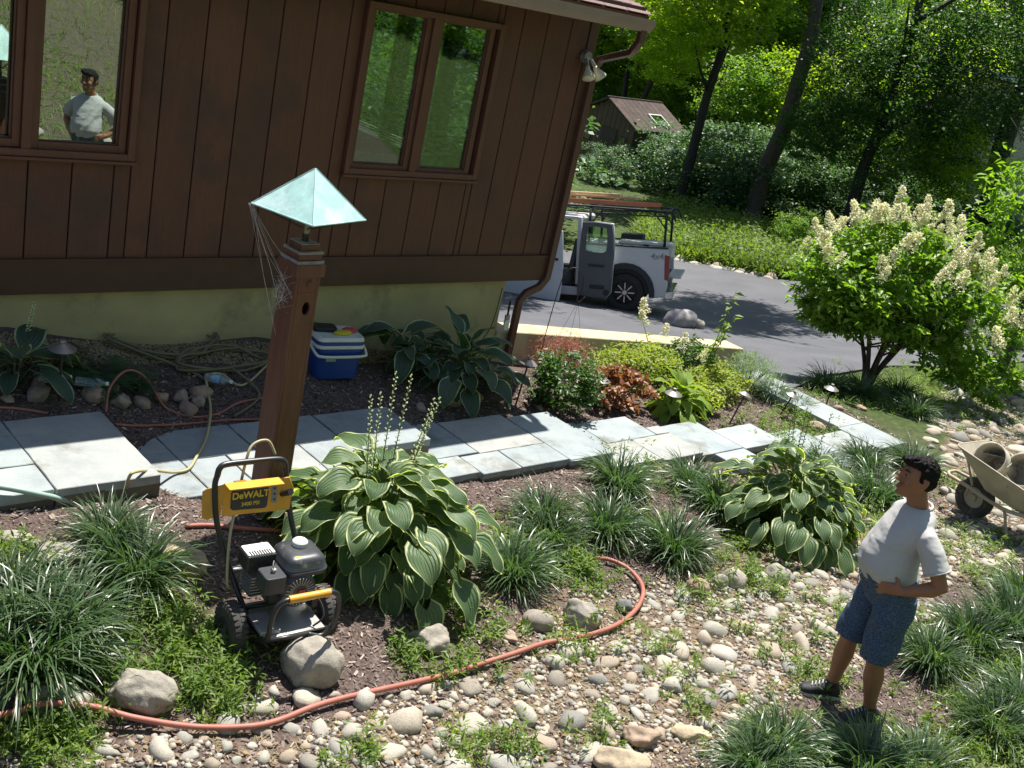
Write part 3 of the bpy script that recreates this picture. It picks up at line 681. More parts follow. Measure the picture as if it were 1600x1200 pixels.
# ------------------------------------------------------------------ hostas
def hosta_mat(name, g1, g2, rim):
    m, nt, b = new_mat(name); N, Lk = nt.nodes, nt.links
    def at(n): a = N.new('ShaderNodeAttribute'); a.attribute_name = n; return a.outputs['Fac']
    oi = N.new('ShaderNodeObjectInfo')
    g = N.new('ShaderNodeMix'); g.data_type = 'RGBA'; Lk.new(oi.outputs['Random'], g.inputs[0]); g.inputs[6].default_value = (*g1, 1); g.inputs[7].default_value = (*g2, 1)
    sm = N.new('ShaderNodeMapRange'); sm.inputs[1].default_value = .62; sm.inputs[2].default_value = .8; Lk.new(at('rim'), sm.inputs[0])
    x = N.new('ShaderNodeMix'); x.data_type = 'RGBA'; Lk.new(sm.outputs[0], x.inputs[0]); Lk.new(g.outputs[2], x.inputs[6]); x.inputs[7].default_value = (*rim, 1)
    Lk.new(x.outputs[2], b.inputs['Base Color']); b.inputs['Roughness'].default_value = .42; b.inputs['Specular IOR Level'].default_value = .45
    ph = N.new('ShaderNodeMath'); ph.operation = 'SINE'; Lk.new(at('vein'), ph.inputs[0])
    bp = N.new('ShaderNodeBump'); bp.inputs['Strength'].default_value = .7; bp.inputs['Distance'].default_value = .004; Lk.new(ph.outputs[0], bp.inputs['Height']); Lk.new(bp.outputs[0], b.inputs['Normal'])
    tr = N.new('ShaderNodeBsdfTranslucent'); vt = N.new('ShaderNodeVectorMath'); vt.operation = 'MULTIPLY'; Lk.new(x.outputs[2], vt.inputs[0]); vt.inputs[1].default_value = (2.2, 2.3, .5); Lk.new(vt.outputs[0], tr.inputs[0])
    ms = N.new('ShaderNodeMixShader'); ms.inputs[0].default_value = .3; Lk.new(b.outputs[0], ms.inputs[1]); Lk.new(tr.outputs[0], ms.inputs[2]); Lk.new(ms.outputs[0], N['Material Output'].inputs[0]); return m
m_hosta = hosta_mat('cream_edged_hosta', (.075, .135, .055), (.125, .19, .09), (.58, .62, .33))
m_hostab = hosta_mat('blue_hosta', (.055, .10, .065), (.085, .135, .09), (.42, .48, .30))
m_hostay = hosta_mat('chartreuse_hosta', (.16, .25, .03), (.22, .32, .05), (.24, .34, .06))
m_petiole = mat('petiole', (.18, .24, .08), .5)
VV = [-1, -.9, -.8, -.45, 0, .45, .8, .9, 1]
def hosta_leaf(name, L, W, r, h, pitch, bend, m, seed, cup=.25):
    """leaf blade from its petiole; origin at the plant's centre, grows along +X"""
    rng = random.Random(seed); V = []; rim = []; vein = []; nu = 9; F = []
    x, z, p = r, h, pitch; ds = L / nu; prof = [.42, .86, 1.0, 1.0, .95, .86, .72, .54, .32, .03]
    ph = rng.uniform(0, 6); curl = rng.uniform(-.25, .25)
    for i in range(nu + 1):
        u = i / nu; 
        if i: p -= bend / nu; x += math.cos(p) * ds; z += math.sin(p) * ds
        w = W / 2 * prof[i]
        for v in VV:
            back = .28 * L * (abs(v) ** 1.5) * (1 - u) ** 3
            lift = cup * w * abs(v) ** 1.4 + .012 * math.sin(u * 9 + ph + (v > 0) * 2) * abs(v) ** 2 + curl * w * v * .5
            nx_, nz_ = -math.sin(p), math.cos(p)
            V.append((x - back * math.cos(p) + nx_ * lift, v * w, z - back * math.sin(p) + nz_ * lift))
            e = max((abs(v) - .78) / .12, 0) if u < .93 else 1; rim.append(min(1, e * (.85 + .3 * math.sin(u * 13 + ph)) + (0.9 if u > .93 else 0)))
            vein.append(abs(v) * 26 - u * 9 * (1 - abs(v)))
    k = len(VV)
    for i in range(nu):
        for j in range(k - 1): F.append((i * k + j, (i + 1) * k + j, (i + 1) * k + j + 1, i * k + j + 1))
    b = len(V)   # petiole
    for i in range(5):
        t = i / 4; q = Vector((.02 * (1 - t) + (r + .01) * t, 0, -.01 + h * (1 - (1 - t) ** 1.6)))
        for dy, dz in ((-.006, .003), (0, -.006), (.006, .003)): V.append((q.x, dy, q.z + dz)); rim.append(.3); vein.append(0)
    for i in range(4):
        for j in range(2): F.append((b + i * 3 + j, b + i * 3 + j + 1, b + i * 3 + 3 + j + 1, b + i * 3 + 3 + j))
    return mesh_np(name, V, np.array(F), [m], {'rim': rim, 'vein': vein})
def hosta(label, p, R, H, L, W, m, layers, seed, group=None, rzr=None, squ=1.):
    """layers: (count, radius fraction, height fraction, pitch, bend)"""
    t = thing('hosta', label, 'hosta', p, 0, group); rng = random.Random(seed)
    for li, (n, rf, hf, pi_, be) in enumerate(layers):
        vs_ = [hosta_leaf('leaf', L * s, W * s, R * rf * (1 + .12 * (k - 1)), H * hf * (1 + .12 * (k - 1)), pi_ + .12 * (k - 1), be * (1 + .25 * (k - 1)), m, seed * 31 + li * 7 + k) for k, s in enumerate((.8, .95, 1.1))]
        a0 = rng.uniform(0, 6)
        for i in range(n):
            az = a0 + i * 2 * PI / n + rng.gauss(0, .18)
            if rzr and not (rzr[0] < (az % (2 * PI)) < rzr[1]) and rng.random() < .7: continue
            o = link('leaf', vs_[rng.randrange(3)], t, rot=(rng.gauss(0, .10), rng.gauss(0, .08), az), scale=rng.uniform(.72, 1.22))
    return t
m_flower_h = mat('hosta_bud', (.62, .66, .36), .6, var=.2)
def hosta_stalk(parent, az, lean, H, seed, r0=.05, dry=False):
    rng = random.Random(seed); pts = []
    for i in range(9):
        t = i / 8; pts.append((math.cos(az) * (r0 + lean * t * H), math.sin(az) * (r0 + lean * t * H), H * t * (1 - .02 * t)))
    mb = MB(); mb.tube(pts, [.005 - .003 * i / 8 for i in range(9)], 5)
    mb.m = 1
    for i in range(34):
        t = .56 + .44 * i / 34; k = min(int(t * 8), 7); f = t * 8 - k; q = Vector(pts[k]).lerp(Vector(pts[k + 1]), f); a = i * 2.4
        d = Vector((math.cos(a), math.sin(a), .55 + rng.uniform(-.3, .3))).normalized(); l = .034 * (1.15 - t * .65)
        s = d.cross(Vector((0, 0, 1))).normalized() * .0065
        mb.add([q, q + d * l * .6 + s, q + d * l, q + d * l * .6 - s, q + d * l * .6 + Vector((0, 0, .007)), q + d * l * .6 - Vector((0, 0, .006))], [(0, 1, 4), (1, 2, 4), (2, 3, 4), (3, 0, 4), (0, 5, 1), (1, 5, 2), (2, 5, 3), (3, 5, 0)])
    mb.build('flower_stalk', [m_stem, m_flower_h if not dry else m_petiole], parent)
BIGL = [(36, .86, .40, -.55, .5), (36, .76, .56, -.35, .55), (34, .63, .70, -.18, .6), (30, .49, .83, -.05, .6), (24, .35, .93, .1, .7), (16, .21, 1.0, .3, .8), (8, .09, 1.04, .7, .8), (36, .92, .24, -.75, .4), (28, .90, .12, -.8, .3)]
hc = G(578, 868)
h1 = hosta('large cream-edged hosta with tall flower spikes beside the brown lamp post', hc, .55, .47, .168, .15, m_hosta, BIGL, 3)
h1.scale = (1.06, 1.06, 1.12)
for k, (a, ln, hh) in enumerate(((2.9, .12, 1.02), (1.7, .1, .98), (1.1, .14, 1.08), (.7, .2, 1.06), (.1, .3, .96), (-.1, .22, .9), (.3, .36, .92))): hosta_stalk(h1, a, ln, hh, k)
hr = G(1225, 828)
h2 = hosta('cream-edged hosta with thin seed stalks just left of the standing man', hr, .55, .47, .162, .142, m_hosta, BIGL, 5)
h2.scale = (1.02, 1.02, 1.1)
for k, (a, ln, hh) in enumerate(((1.5, .1, .98), (.9, .2, .92), (2.4, .2, .9), (.2, .2, .95), (1.2, .3, .9))): hosta_stalk(h2, a, ln, hh, 20 + k, dry=True)
MIDL = [(11, .5, .4, -.2, .8), (10, .35, .65, .2, .9), (7, .18, .85, .7, .9), (4, .08, .95, 1.15, .6)]
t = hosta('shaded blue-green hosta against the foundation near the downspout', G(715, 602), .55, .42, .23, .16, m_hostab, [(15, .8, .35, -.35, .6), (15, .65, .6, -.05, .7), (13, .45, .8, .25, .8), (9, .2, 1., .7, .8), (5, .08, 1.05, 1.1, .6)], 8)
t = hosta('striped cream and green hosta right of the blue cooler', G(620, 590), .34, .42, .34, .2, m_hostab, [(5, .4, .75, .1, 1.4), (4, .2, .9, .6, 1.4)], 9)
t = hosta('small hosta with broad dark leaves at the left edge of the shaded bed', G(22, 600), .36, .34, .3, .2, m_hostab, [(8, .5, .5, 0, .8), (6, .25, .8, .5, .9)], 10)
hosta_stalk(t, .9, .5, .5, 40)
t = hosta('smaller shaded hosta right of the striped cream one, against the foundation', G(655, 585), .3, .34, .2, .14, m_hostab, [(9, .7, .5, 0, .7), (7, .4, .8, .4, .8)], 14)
t = hosta('chartreuse hosta beside a path light in the sunny bed', G(1048, 648), .36, .34, .2, .13, m_hostay, [(16, .6, .3, -.4, .8), (15, .45, .6, 0, .9), (11, .3, .85, .4, .9), (7, .1, .95, 1, .8)], 11)

# ------------------------------------------------------------------ liriope clumps
lir = []
for k in range(5):
    rng = np.random.default_rng(50 + k); V, F_, v = blades(430, rng, (.26, .5), .10, .0095, (.05, .95), 1.7)
    V2, F2, v2 = blades(26, rng, (.2, .42), .12, .008, (.7, 1.35), 1.0); nq = len(F_)
    lir.append(mesh_np('blades', np.concatenate([V, V2]), [np.concatenate([F_, F2 + len(V)])], [m_lir, m_drygrass], {'v': np.concatenate([v, v2])}, matidx=np.r_[np.zeros(nq), np.ones(len(F2))], smooth=True))
LIR = [(50,1045,1.22,'huge clump of strap-leaved grass filling the left edge below the path'),(15,960,1.05,'second big strap-leaved grass clump, touching the left edge of the frame'),(105,985,1.02,'long arching grass clump left of the pressure washer'),(212,905,1.0,'bright-tipped grass clump between the landing and the tan boulder'),(168,850,.8,'grass clump standing against the corner of the highest landing'),
 (800,905,1.0,'low grass clump just right of the big spiked hosta'),(845,815,.9,'grass clump close to the path edge right of the big hosta'),(855,855,.9,'short grass clump mixed with weeds above the hose end'),(945,835,1.0,'tall grass clump in the middle of the planted row'),(965,765,1.0,'grass clump growing against the front edge of the path pavers'),(1050,868,1.1,'widest grass clump, above the bend of the red hose'),(1120,800,1.0,'grass clump between the widest grass clump and the right hosta'),(1075,760,.85,'small grass clump under the path edge'),
 (1310,770,1.0,'grass clump behind the right hosta'),(1365,785,1.15,'grass clump left of the man\'s head'),(1345,730,.95,'grass clump at the path corner by the wheelbarrow'),(1425,735,1.05,'grass clump in front of the wheelbarrow tray'),(1280,735,.8,'small grass clump behind the seed stalks'),
 (1215,1180,.85,'grass clump in front of the man\'s forward shoe'),(1350,1215,.95,'grass clump hiding the man\'s near foot'),(1180,1210,.85,'grass clump at the bottom edge left of the man'),(1430,1215,.9,'bottom-edge grass clump right of the man\'s feet'),
 (1450,1040,.9,'grass clump just right of the man\'s shorts'),(1515,1010,1.0,'tallest grass clump right of the man'),(1575,990,1.1,'grass clump at the right edge beside the creek stones'),(1595,945,.9,'grass clump cut by the right edge of the frame above the mulch'),
 (1550,1150,.95,'grass clump in the bottom right corner over dark mulch'),(1600,1120,1.0,'outermost grass clump of the bottom right corner'),
 (1205,625,.85,'pale grass clump by the end of the retaining wall'),(1175,600,.8,'pale grass clump against the retaining wall corner'),(1240,640,.7,'grass clump left of the far path strip'),
 (1290,612,1.1,'shaded grass clump left under the hydrangea tree'),(1345,622,1.1,'shaded grass clump at the hydrangea trunk'),(1400,625,1.1,'shaded grass clump right under the hydrangea tree'),(1430,650,.9,'sparse grass clump beside the far path strip'),(1500,610,1.0,'sunny grass clump right of the hydrangea tree')]
for k, (px_, py_, s, lab) in enumerate(LIR):
    p = G(px_, py_); tag(link('grass_clump', lir[k % 5], loc=p, rot=(0, 0, k * 1.7), scale=(s * .95, s * .95, s * .95)), lab, 'grass clump', 'strap-leaved grass clumps')

# ------------------------------------------------------------------ stones
def stone_mat(name, stops, bump=.5):
    m, nt, b = new_mat(name); N, Lk = nt.nodes, nt.links
    tc = N.new('ShaderNodeTexCoord'); oi = N.new('ShaderNodeObjectInfo'); at = N.new('ShaderNodeAttribute'); at.attribute_name = 'v'
    sm = N.new('ShaderNodeMath'); sm.operation = 'ADD'; Lk.new(oi.outputs['Random'], sm.inputs[0]); Lk.new(at.outputs['Fac'], sm.inputs[1])
    fr = N.new('ShaderNodeMath'); fr.operation = 'FRACT'; Lk.new(sm.outputs[0], fr.inputs[0])
    c = ramp(N, Lk, fr.outputs[0], stops)
    n = N.new('ShaderNodeTexNoise'); n.inputs['Scale'].default_value = 14; n.inputs['Detail'].default_value = 9; n.inputs['Roughness'].default_value = .7; Lk.new(tc.outputs['Object'], n.inputs['Vector'])
    k = ramp(N, Lk, n.outputs[0], [(.28, (.55, .54, .52)), (.5, (1, 1, 1)), (.72, (1.2, 1.18, 1.14))])
    mm = N.new('ShaderNodeVectorMath'); mm.operation = 'MULTIPLY'; Lk.new(c, mm.inputs[0]); Lk.new(k, mm.inputs[1]); Lk.new(mm.outputs[0], b.inputs['Base Color']); b.inputs['Roughness'].default_value = .85
    bp = N.new('ShaderNodeBump'); bp.inputs['Strength'].default_value = bump; bp.inputs['Distance'].default_value = .012; Lk.new(n.outputs[0], bp.inputs['Height']); Lk.new(bp.outputs[0], b.inputs['Normal']); return m
m_river = stone_mat('river_stone', [(0, (0.420, 0.389, 0.327)), (.22, (0.319, 0.308, 0.266)), (.4, (0.462, 0.421, 0.342)), (.58, (0.353, 0.275, 0.213)), (.72, (0.420, 0.397, 0.350)), (.88, (0.202, 0.198, 0.182)), (1, (0.437, 0.340, 0.236))])
m_boulder = stone_mat('grey_boulder', [(0, (0.336, 0.304, 0.251)), (1, (0.311, 0.288, 0.243))], .9)
m_tanrock = stone_mat('tan_rock', [(0, (.46, .36, .22)), (.5, (.42, .34, .24)), (1, (.5, .41, .27))], .9)
m_redrock = stone_mat('reddish_rock', [(0, (.30, .2, .15)), (.5, (.36, .27, .2)), (1, (.27, .22, .18))], .8)
def ico(sub):
    bm = bmesh.new(); bmesh.ops.create_icosphere(bm, subdivisions=sub, radius=1); V = np.array([v.co for v in bm.verts]); F = np.array([[v.index for v in f.verts] for f in bm.faces]); bm.free(); return V, F
I1, I2, I3, I4 = ico(1), ico(2), ico(3), ico(4)
def rock_v(I, seed, amp=.25, cuts=4, ang=.75):
    rng = np.random.default_rng(seed); V = I[0].copy()
    for k in range(cuts):   # flatten against random planes: facets worn round
        d = rng.normal(size=3); d /= np.linalg.norm(d); h = rng.uniform(ang, .95); t = V @ d; V = V - np.outer(np.maximum(t - h, 0) * .85, d)
    n = np.array([fbm(p + np.array([seed * 3.1, 0, 0]), 1.3, 4) for p in V]); V = V * (1 + amp * n)[:, None]; return V
def boulder(label, px, py, wpx, hfrac, seed, m, aspect=1., rz=0., ang=.7, amp=.22, sink=.25, cat='boulder', tilt=0., name='boulder'):
    """a rock as wide as wpx pixels in the photograph, resting where pixel (px,py) meets the ground"""
    p = G(px, py); d = (p - Vector((0, 0, CAMH))).dot(Vector((.66627, .66242, -.34247))); w = wpx * d / 1705 / 2
    V = rock_v(I4 if wpx > 60 else I3, seed, amp, 7, ang); V = V * np.array([w, w * aspect, w * hfrac])
    me = mesh_np('boulder', V, I4[1] if wpx > 60 else I3[1], [m], {'v': np.zeros(len(V))})
    return tag(link(name, me, loc=p + Vector((0, 0, w * hfrac * (1 - 2 * sink))), rot=(tilt, 0, rz)), label, cat)
IR = math.radians(-40)   # the picture's horizontal, on the ground
boulder('large rounded grey boulder in front of the pressure washer, striped by the handle\'s shadow', 483, 1055, 100, .85, 1, m_boulder, .8, IR, .72, .16)
boulder('white craggy rock between the washer boulder and the red hose', 672, 1012, 64, .75, 2, m_boulder, .85, IR, .6, .3)
boulder('long tilted grey boulder inside the bend of the red hose', 905, 975, 62, .9, 3, m_boulder, .75, IR - .5, .6, .25)
boulder('smooth tan oval rock left of the long tilted boulder', 838, 978, 54, .65, 4, m_river, .7, IR, .85, .1)
boulder('dark blue-grey jagged rock inside the hose bend', 972, 955, 32, .8, 5, stone_mat('dark_slate', [(0, (.16, .17, .18)), (1, (.2, .2, .21))]), .6, IR, .55, .35)
boulder('flat white boulder shaded by grass above the hose at left', 218, 1098, 112, .7, 6, m_boulder, .6, IR - .2, .6, .25)
boulder('flat pale boulder under the big grass clump at the left edge', 90, 1104, 96, .55, 7, m_boulder, .7, IR + .1, .6, .25)
boulder('tan wedge-shaped boulder right of the upper grass clump', 288, 888, 74, .75, 8, m_tanrock, .7, IR, .6, .2)
boulder('pale flat slab of rock half buried left of the upper grass clump', 95, 870, 90, .3, 9, m_boulder, .6, IR + .3, .6, .2)
boulder('small flat rock at the left edge below the landing', 25, 845, 60, .3, 10, m_boulder, .6, IR, .6, .2)
boulder('yellow sandstone slab cut by the bottom edge of the frame', 970, 1200, 92, .5, 11, m_tanrock, .7, IR, .65, .2)
boulder('hollow brown and white broken rock above the sandstone slab', 1000, 1160, 66, .6, 12, m_redrock, .7, IR, .5, .35)
boulder('flat tan rock right of the hollow broken rock', 1078, 1150, 66, .35, 13, m_tanrock, .55, IR, .7, .15)
boulder('round white boulder below the right hosta', 1145, 912, 42, .8, 14, m_boulder, .9, IR, .75, .18)
boulder('rounded grey boulder between the white boulder and the right hosta', 1213, 905, 44, .75, 15, m_boulder, .9, IR, .75, .18)
boulder('purplish round rock left of the white boulder', 1088, 925, 40, .8, 16, m_redrock, .8, IR, .75, .15)
boulder('pale split rock right of the grass row', 1125, 915, 30, .9, 17, m_boulder, .8, IR, .6, .25)
boulder('flat tan slab leaning in the weeds left of the hose bend', 790, 995, 48, .35, 18, m_redrock, .5, IR - .7, .5, .3)
boulder('pale rock behind the man\'s hip', 1440, 970, 30, .6, 19, m_boulder, .8, IR, .75, .2)
boulder('grey pitted boulder standing on the driveway beyond the retaining wall', 1060, 512, 52, .8, 20, stone_mat('mauve_grey_stone', [(0, (.3, .28, .29)), (1, (.33, .31, .31))]), .8, IR, .7, .25)
boulder('white rounded stone behind the shepherd hook on the driveway', 1085, 515, 30, .8, 46, m_boulder, .8, IR, .7, .25)
for k, (a, b_, w, lab) in enumerate(((1285, 650, 24, 'reddish rock at the corner of the two path strips'), (1300, 668, 28, 'flat reddish rock against the path corner'), (1275, 672, 34, 'widest reddish rock at the inner path corner'), (1345, 640, 20, 'mossy tan rock under the hydrangea tree'), (1310, 640, 18, 'small reddish rock behind the path corner'), (1360, 880-60, 26, 'white rock behind the man\'s back by the wheelbarrow'))):
    boulder(lab, a, b_, w, .5, 21 + k, m_redrock if k < 5 else m_boulder, .7, IR, .6, .25, cat='rock', name='rock')
BEDR = [(12,628,24,'leftmost brown stone in the shaded bed'),(60,622,40,'angular tan stone left of the shaded path light'),(60,605,30,'pale stone behind the angular tan stone'),(147,625,40,'round tan stone at the left end of the stone row'),(190,632,36,'second stone of the row in the shaded bed'),(178,612,26,'stone lying behind the row\'s second stone'),(220,634,30,'third stone of the row in the shaded bed'),(253,625,26,'upright grey stone in the middle of the row'),(283,625,34,'flat grey stone near the right end of the row'),(292,645,34,'nearest stone of the row, in front of its right end'),(312,620,36,'largest pale stone at the right end of the row'),(310,632,28,'angular stone leaning on the largest pale stone'),
        (655,640,22,'small pale stone in the bed right of the flower spikes'),(706,632,28,'dark round stone under the blue-green hosta'),(748,625,22,'orange-brown stone under the blue-green hosta'),(843,640,14,'small round stone beside the green shrub'),(1100,668,20,'tan stone beside the path right of the chartreuse hosta')]
for k, (a, b_, w, lab) in enumerate(BEDR): boulder(lab, a, b_, w, .7, 40 + k, m_redrock, .8, IR + k, .6, .22, cat='stone', name='bed_stone')
for k, (a, b_, w, lab) in enumerate(((1130, 432 - 10, 12, 'first'),)): pass

# river stones: each placed in the creek bed, the 290 largest as things
rng = np.random.default_rng(11)
river_meshes = [mesh_np('river_stone', rock_v(I2, 200 + k, .26, 8, .55) * np.array([1, .55 + .35 * (k % 4) / 3, .42 + .25 * (k % 3) / 2]), I2[1], [m_river], {'v': np.zeros(len(I2[0]))}) for k in range(14)]
small_meshes = [rock_v(I1, 300 + k, .15, 3, .7) * np.array([1, .75, .55]) for k in range(6)]
def scatter(poly, n, rng):
    P = np.array(poly); lo, hi = P.min(0), P.max(0); out = np.zeros((0, 2))
    while len(out) < n:
        q = rng.uniform(lo, hi, (n * 3, 2)); out = np.concatenate([out, q[in_poly(q[:, 0], q[:, 1], poly)]])
    return out[:n]
CR1 = GP([(400,1075),(560,1085),(740,1060),(880,1015),(985,1000),(1010,930),(1090,930),(1130,905),(1240,900),(1330,850),(1400,830),(1480,830),(1600,780),(1600,870),(1490,900),(1450,960),(1330,960),(1250,1040),(1190,1100),(1150,1130),(1060,1140),(960,1199),(560,1199),(330,1199),(170,1199),(150,1160),(330,1150)])
CR2 = GP([(1480,800),(1440,700),(1480,640),(1500,600),(1600,600),(1600,780)])
CR3 = GP([(1250,980),(1440,960),(1330,1050),(1200,1120),(1130,1160)])
acc = []
def try_add(pts, rad, gap=.85):
    for (x, y), r in zip(pts, rad):
        if all((x - a) ** 2 + (y - b_) ** 2 > ((r + c) * gap) ** 2 for a, b_, c in acc): acc.append((x, y, r))
try_add(scatter(CR1, 170, rng), rng.uniform(.075, .12, 170), 1.0)
try_add(scatter(CR1, 900, rng), rng.uniform(.045, .08, 900), .86)
try_add(scatter(CR2, 260, rng), rng.uniform(.07, .19, 260), .85)
try_add(scatter(CR1, 2600, rng), rng.uniform(.026, .05, 2600), .88)
acc_s = sorted(acc, key=lambda s: -s[2] / math.hypot(s[0], s[1], 3.7))
big, rest = acc_s[:285], acc_s[285:]
zb = Z([a[0] for a in big], [a[1] for a in big])
for k, ((x, y, r), z) in enumerate(zip(big, zb)):
    tag(link('river_stone', river_meshes[k % 14], loc=(x, y, z + r * .03), rot=(rng.normal(0, .15), rng.normal(0, .15), rng.uniform(0, 6.3)), scale=(r, r, r * rng.uniform(.8, 1.15))), 'worn pale river stone lying in the gravel of the dry creek bed', 'river stone', 'river stones of the dry creek bed')
def rots(n, rng, tilt=.2):
    a = rng.uniform(0, 2 * PI, n); M = np.zeros((n, 3, 3)); c, s = np.cos(a), np.sin(a); M[:, 0, 0] = c; M[:, 0, 1] = -s; M[:, 1, 0] = s; M[:, 1, 1] = c; M[:, 2, 2] = 1
    b = rng.normal(0, tilt, n); T = np.zeros((n, 3, 3)); T[:, 0, 0] = 1; T[:, 1, 1] = np.cos(b); T[:, 1, 2] = -np.sin(b); T[:, 2, 1] = np.sin(b); T[:, 2, 2] = np.cos(b)
    return M @ T
R_ = np.array(rest); zr = Z(R_[:, 0], R_[:, 1]); VS, FS, vv = [], [], []; off = 0
for k in range(5):
    s = R_[k::5]; z = zr[k::5]; V, F_ = inst_leaves(rock_v(I2, 400 + k, .2, 6, .62) * np.array([1, .75, .5]), I2[1], np.stack([s[:, 0], s[:, 1], z + s[:, 2] * .02], 1), rots(len(s), rng), s[:, 2]); VS.append(V); FS.append(F_ + off); off += len(V); vv.append(np.repeat(rng.uniform(0, 1, len(s)), len(I2[0])))
link('small_river_stones', mesh_np('small_river_stones', np.concatenate(VS), [np.concatenate(FS)], [m_river], {'v': np.concatenate(vv)}), kind='stuff')
# pebbles and gravel between them
GRAVP = CREEK
q = scatter(GRAVP, 14000, rng); den = hashn(q[:, 0], q[:, 1], .4, 9) + .35 * hashn(q[:, 0], q[:, 1], .12, 3); q = q[den > .45]
q2 = scatter([(-1.5, 7.15), (7.1, 7.2), (7.1, 7.5), (-1.5, 7.5)], 12000, rng); q2[:, 1] -= .08 * np.sin(q2[:, 0] * 3)   # drip strip against the foundation
VS, FS, vv = [], [], []; off = 0
m_drip = stone_mat('brown_pea_gravel', [(0, (.22, .17, .09)), (.4, (.3, .24, .13)), (.7, (.18, .13, .08)), (1, (.34, .28, .17))])
for nm_, qq, rr, mt_ in (('pebbles', q, (.009, .026), m_river), ('drip_gravel', q2, (.009, .016), m_drip)):
    VS, FS, vv = [], [], []; off = 0
    for k in range(6):
        s = qq[k::6]; z = Z(s[:, 0], s[:, 1]); r = rng.uniform(*rr, len(s)); V, F_ = inst_leaves(small_meshes[k], I1[1], np.stack([s[:, 0], s[:, 1], z + r * .2], 1), rots(len(s), rng, .4), r); VS.append(V); FS.append(F_ + off); off += len(V)
        vv.append(np.repeat(rng.uniform(0, 1, len(s)), len(I1[0])))
    link(nm_, mesh_np(nm_, np.concatenate(VS), [np.concatenate(FS)], [mt_], {'v': np.concatenate(vv)}), kind='stuff')
# mulch chips
m_chip, nt, b = new_mat('mulch_chip'); N, Lk = nt.nodes, nt.links; at = N.new('ShaderNodeAttribute'); at.attribute_name = 'v'
c = ramp(N, Lk, at.outputs['Fac'], [(0, (.04, .026, .022)), (.3, (.10, .068, .056)), (.6, (.19, .14, .12)), (.82, (.29, .23, .205)), (.95, (.42, .36, .32)), (1, (.46, .33, .18))])
Lk.new(c, b.inputs['Base Color']); b.inputs['Roughness'].default_value = .85
MUL = [(-.5,2.6),(3.6,2.6),(5.2,.6),(9.5,.8),(11,3.5),(11.6,5),(12.4,7.3),(11.5,7.45),(-1.5,7.3),(-1,4)]
q = scatter(MUL, 100000, rng); cr = in_poly(q[:, 0], q[:, 1], CREEK); keep = (~cr) | (rng.random(len(q)) < .62); q = q[keep]
keep = (q[:, 1] < 7.15) | (rng.random(len(q)) < .15); q = q[keep]
n = len(q); z = Z(q[:, 0], q[:, 1]); L_ = rng.uniform(.012, .042, n); W_ = L_ * rng.uniform(.2, .45, n); a = rng.uniform(0, 2 * PI, n); tl = rng.normal(0, .3, n); t2 = rng.normal(0, .4, n)
A = np.stack([np.cos(a) * np.cos(tl), np.sin(a) * np.cos(tl), np.sin(tl)], 1) * L_[:, None] / 2; B = np.stack([-np.sin(a) * np.cos(t2), np.cos(a) * np.cos(t2), np.sin(t2)], 1) * W_[:, None] / 2
C0 = np.stack([q[:, 0], q[:, 1], z + rng.uniform(.001, .012, n)], 1)
V = np.stack([C0 - A - B * .7, C0 + A * .8 - B, C0 + A + B * .6, C0 - A * .9 + B], 1).reshape(-1, 3)
link('mulch_chips', mesh_np('mulch_chips', V, np.arange(n)[:, None] * 4 + [0, 1, 2, 3], [m_chip], {'v': np.repeat(rng.uniform(0, 1, n) ** 1.2, 4)}, smooth=False), kind='stuff')
# needles, dead grass and straw on the creek bed
q = scatter(CREEK, 9000, rng); n = len(q); V, F_, v = None, None, None
z = Z(q[:, 0], q[:, 1]); a = rng.uniform(0, PI, n); l = rng.uniform(.02, .07, n)
A = np.stack([np.cos(a), np.sin(a), rng.normal(0, .15, n)], 1) * l[:, None] / 2; B = np.stack([-np.sin(a), np.cos(a), a * 0], 1) * .0017; C0 = np.stack([q[:, 0], q[:, 1], z + .008], 1)
V = np.stack([C0 - A - B, C0 + A - B, C0 + A + B, C0 - A + B], 1).reshape(-1, 3)
link('straw_litter', mesh_np('straw_litter', V, np.arange(n)[:, None] * 4 + [0, 1, 2, 3], [m_drygrass], {'v': np.repeat(rng.uniform(0, .5, n), 4)}, smooth=False), kind='stuff')
q = scatter(CREEK, 5200, rng); n = len(q); z = Z(q[:, 0], q[:, 1]); a, s_, nn = rot_basis(n, 0, rng); a[:, 2] *= .3; s_[:, 2] *= .4; L_ = rng.uniform(.012, .045, n)[:, None]; W_ = L_ * rng.uniform(.35, .8, n)[:, None]
C0 = np.stack([q[:, 0], q[:, 1], z + rng.uniform(.006, .02, n)], 1); V = np.stack([C0 - a * L_ / 2, C0 + s_ * W_ / 2 + [0, 0, .004], C0 + a * L_ / 2, C0 - s_ * W_ / 2 + [0, 0, .003]], 1).reshape(-1, 3)
m_lit = leaf_mat('dead_leaf', (.10, .06, .035), (.36, .24, .12), rough=.8, trans=.15, tcol=(1.4, 1.1, .7))
link('leaf_litter', mesh_np('leaf_litter', V, np.arange(n)[:, None] * 4 + [0, 1, 2, 3], [m_lit], {'v': np.repeat(rng.uniform(0, 1, n), 4)}, smooth=False), kind='stuff')
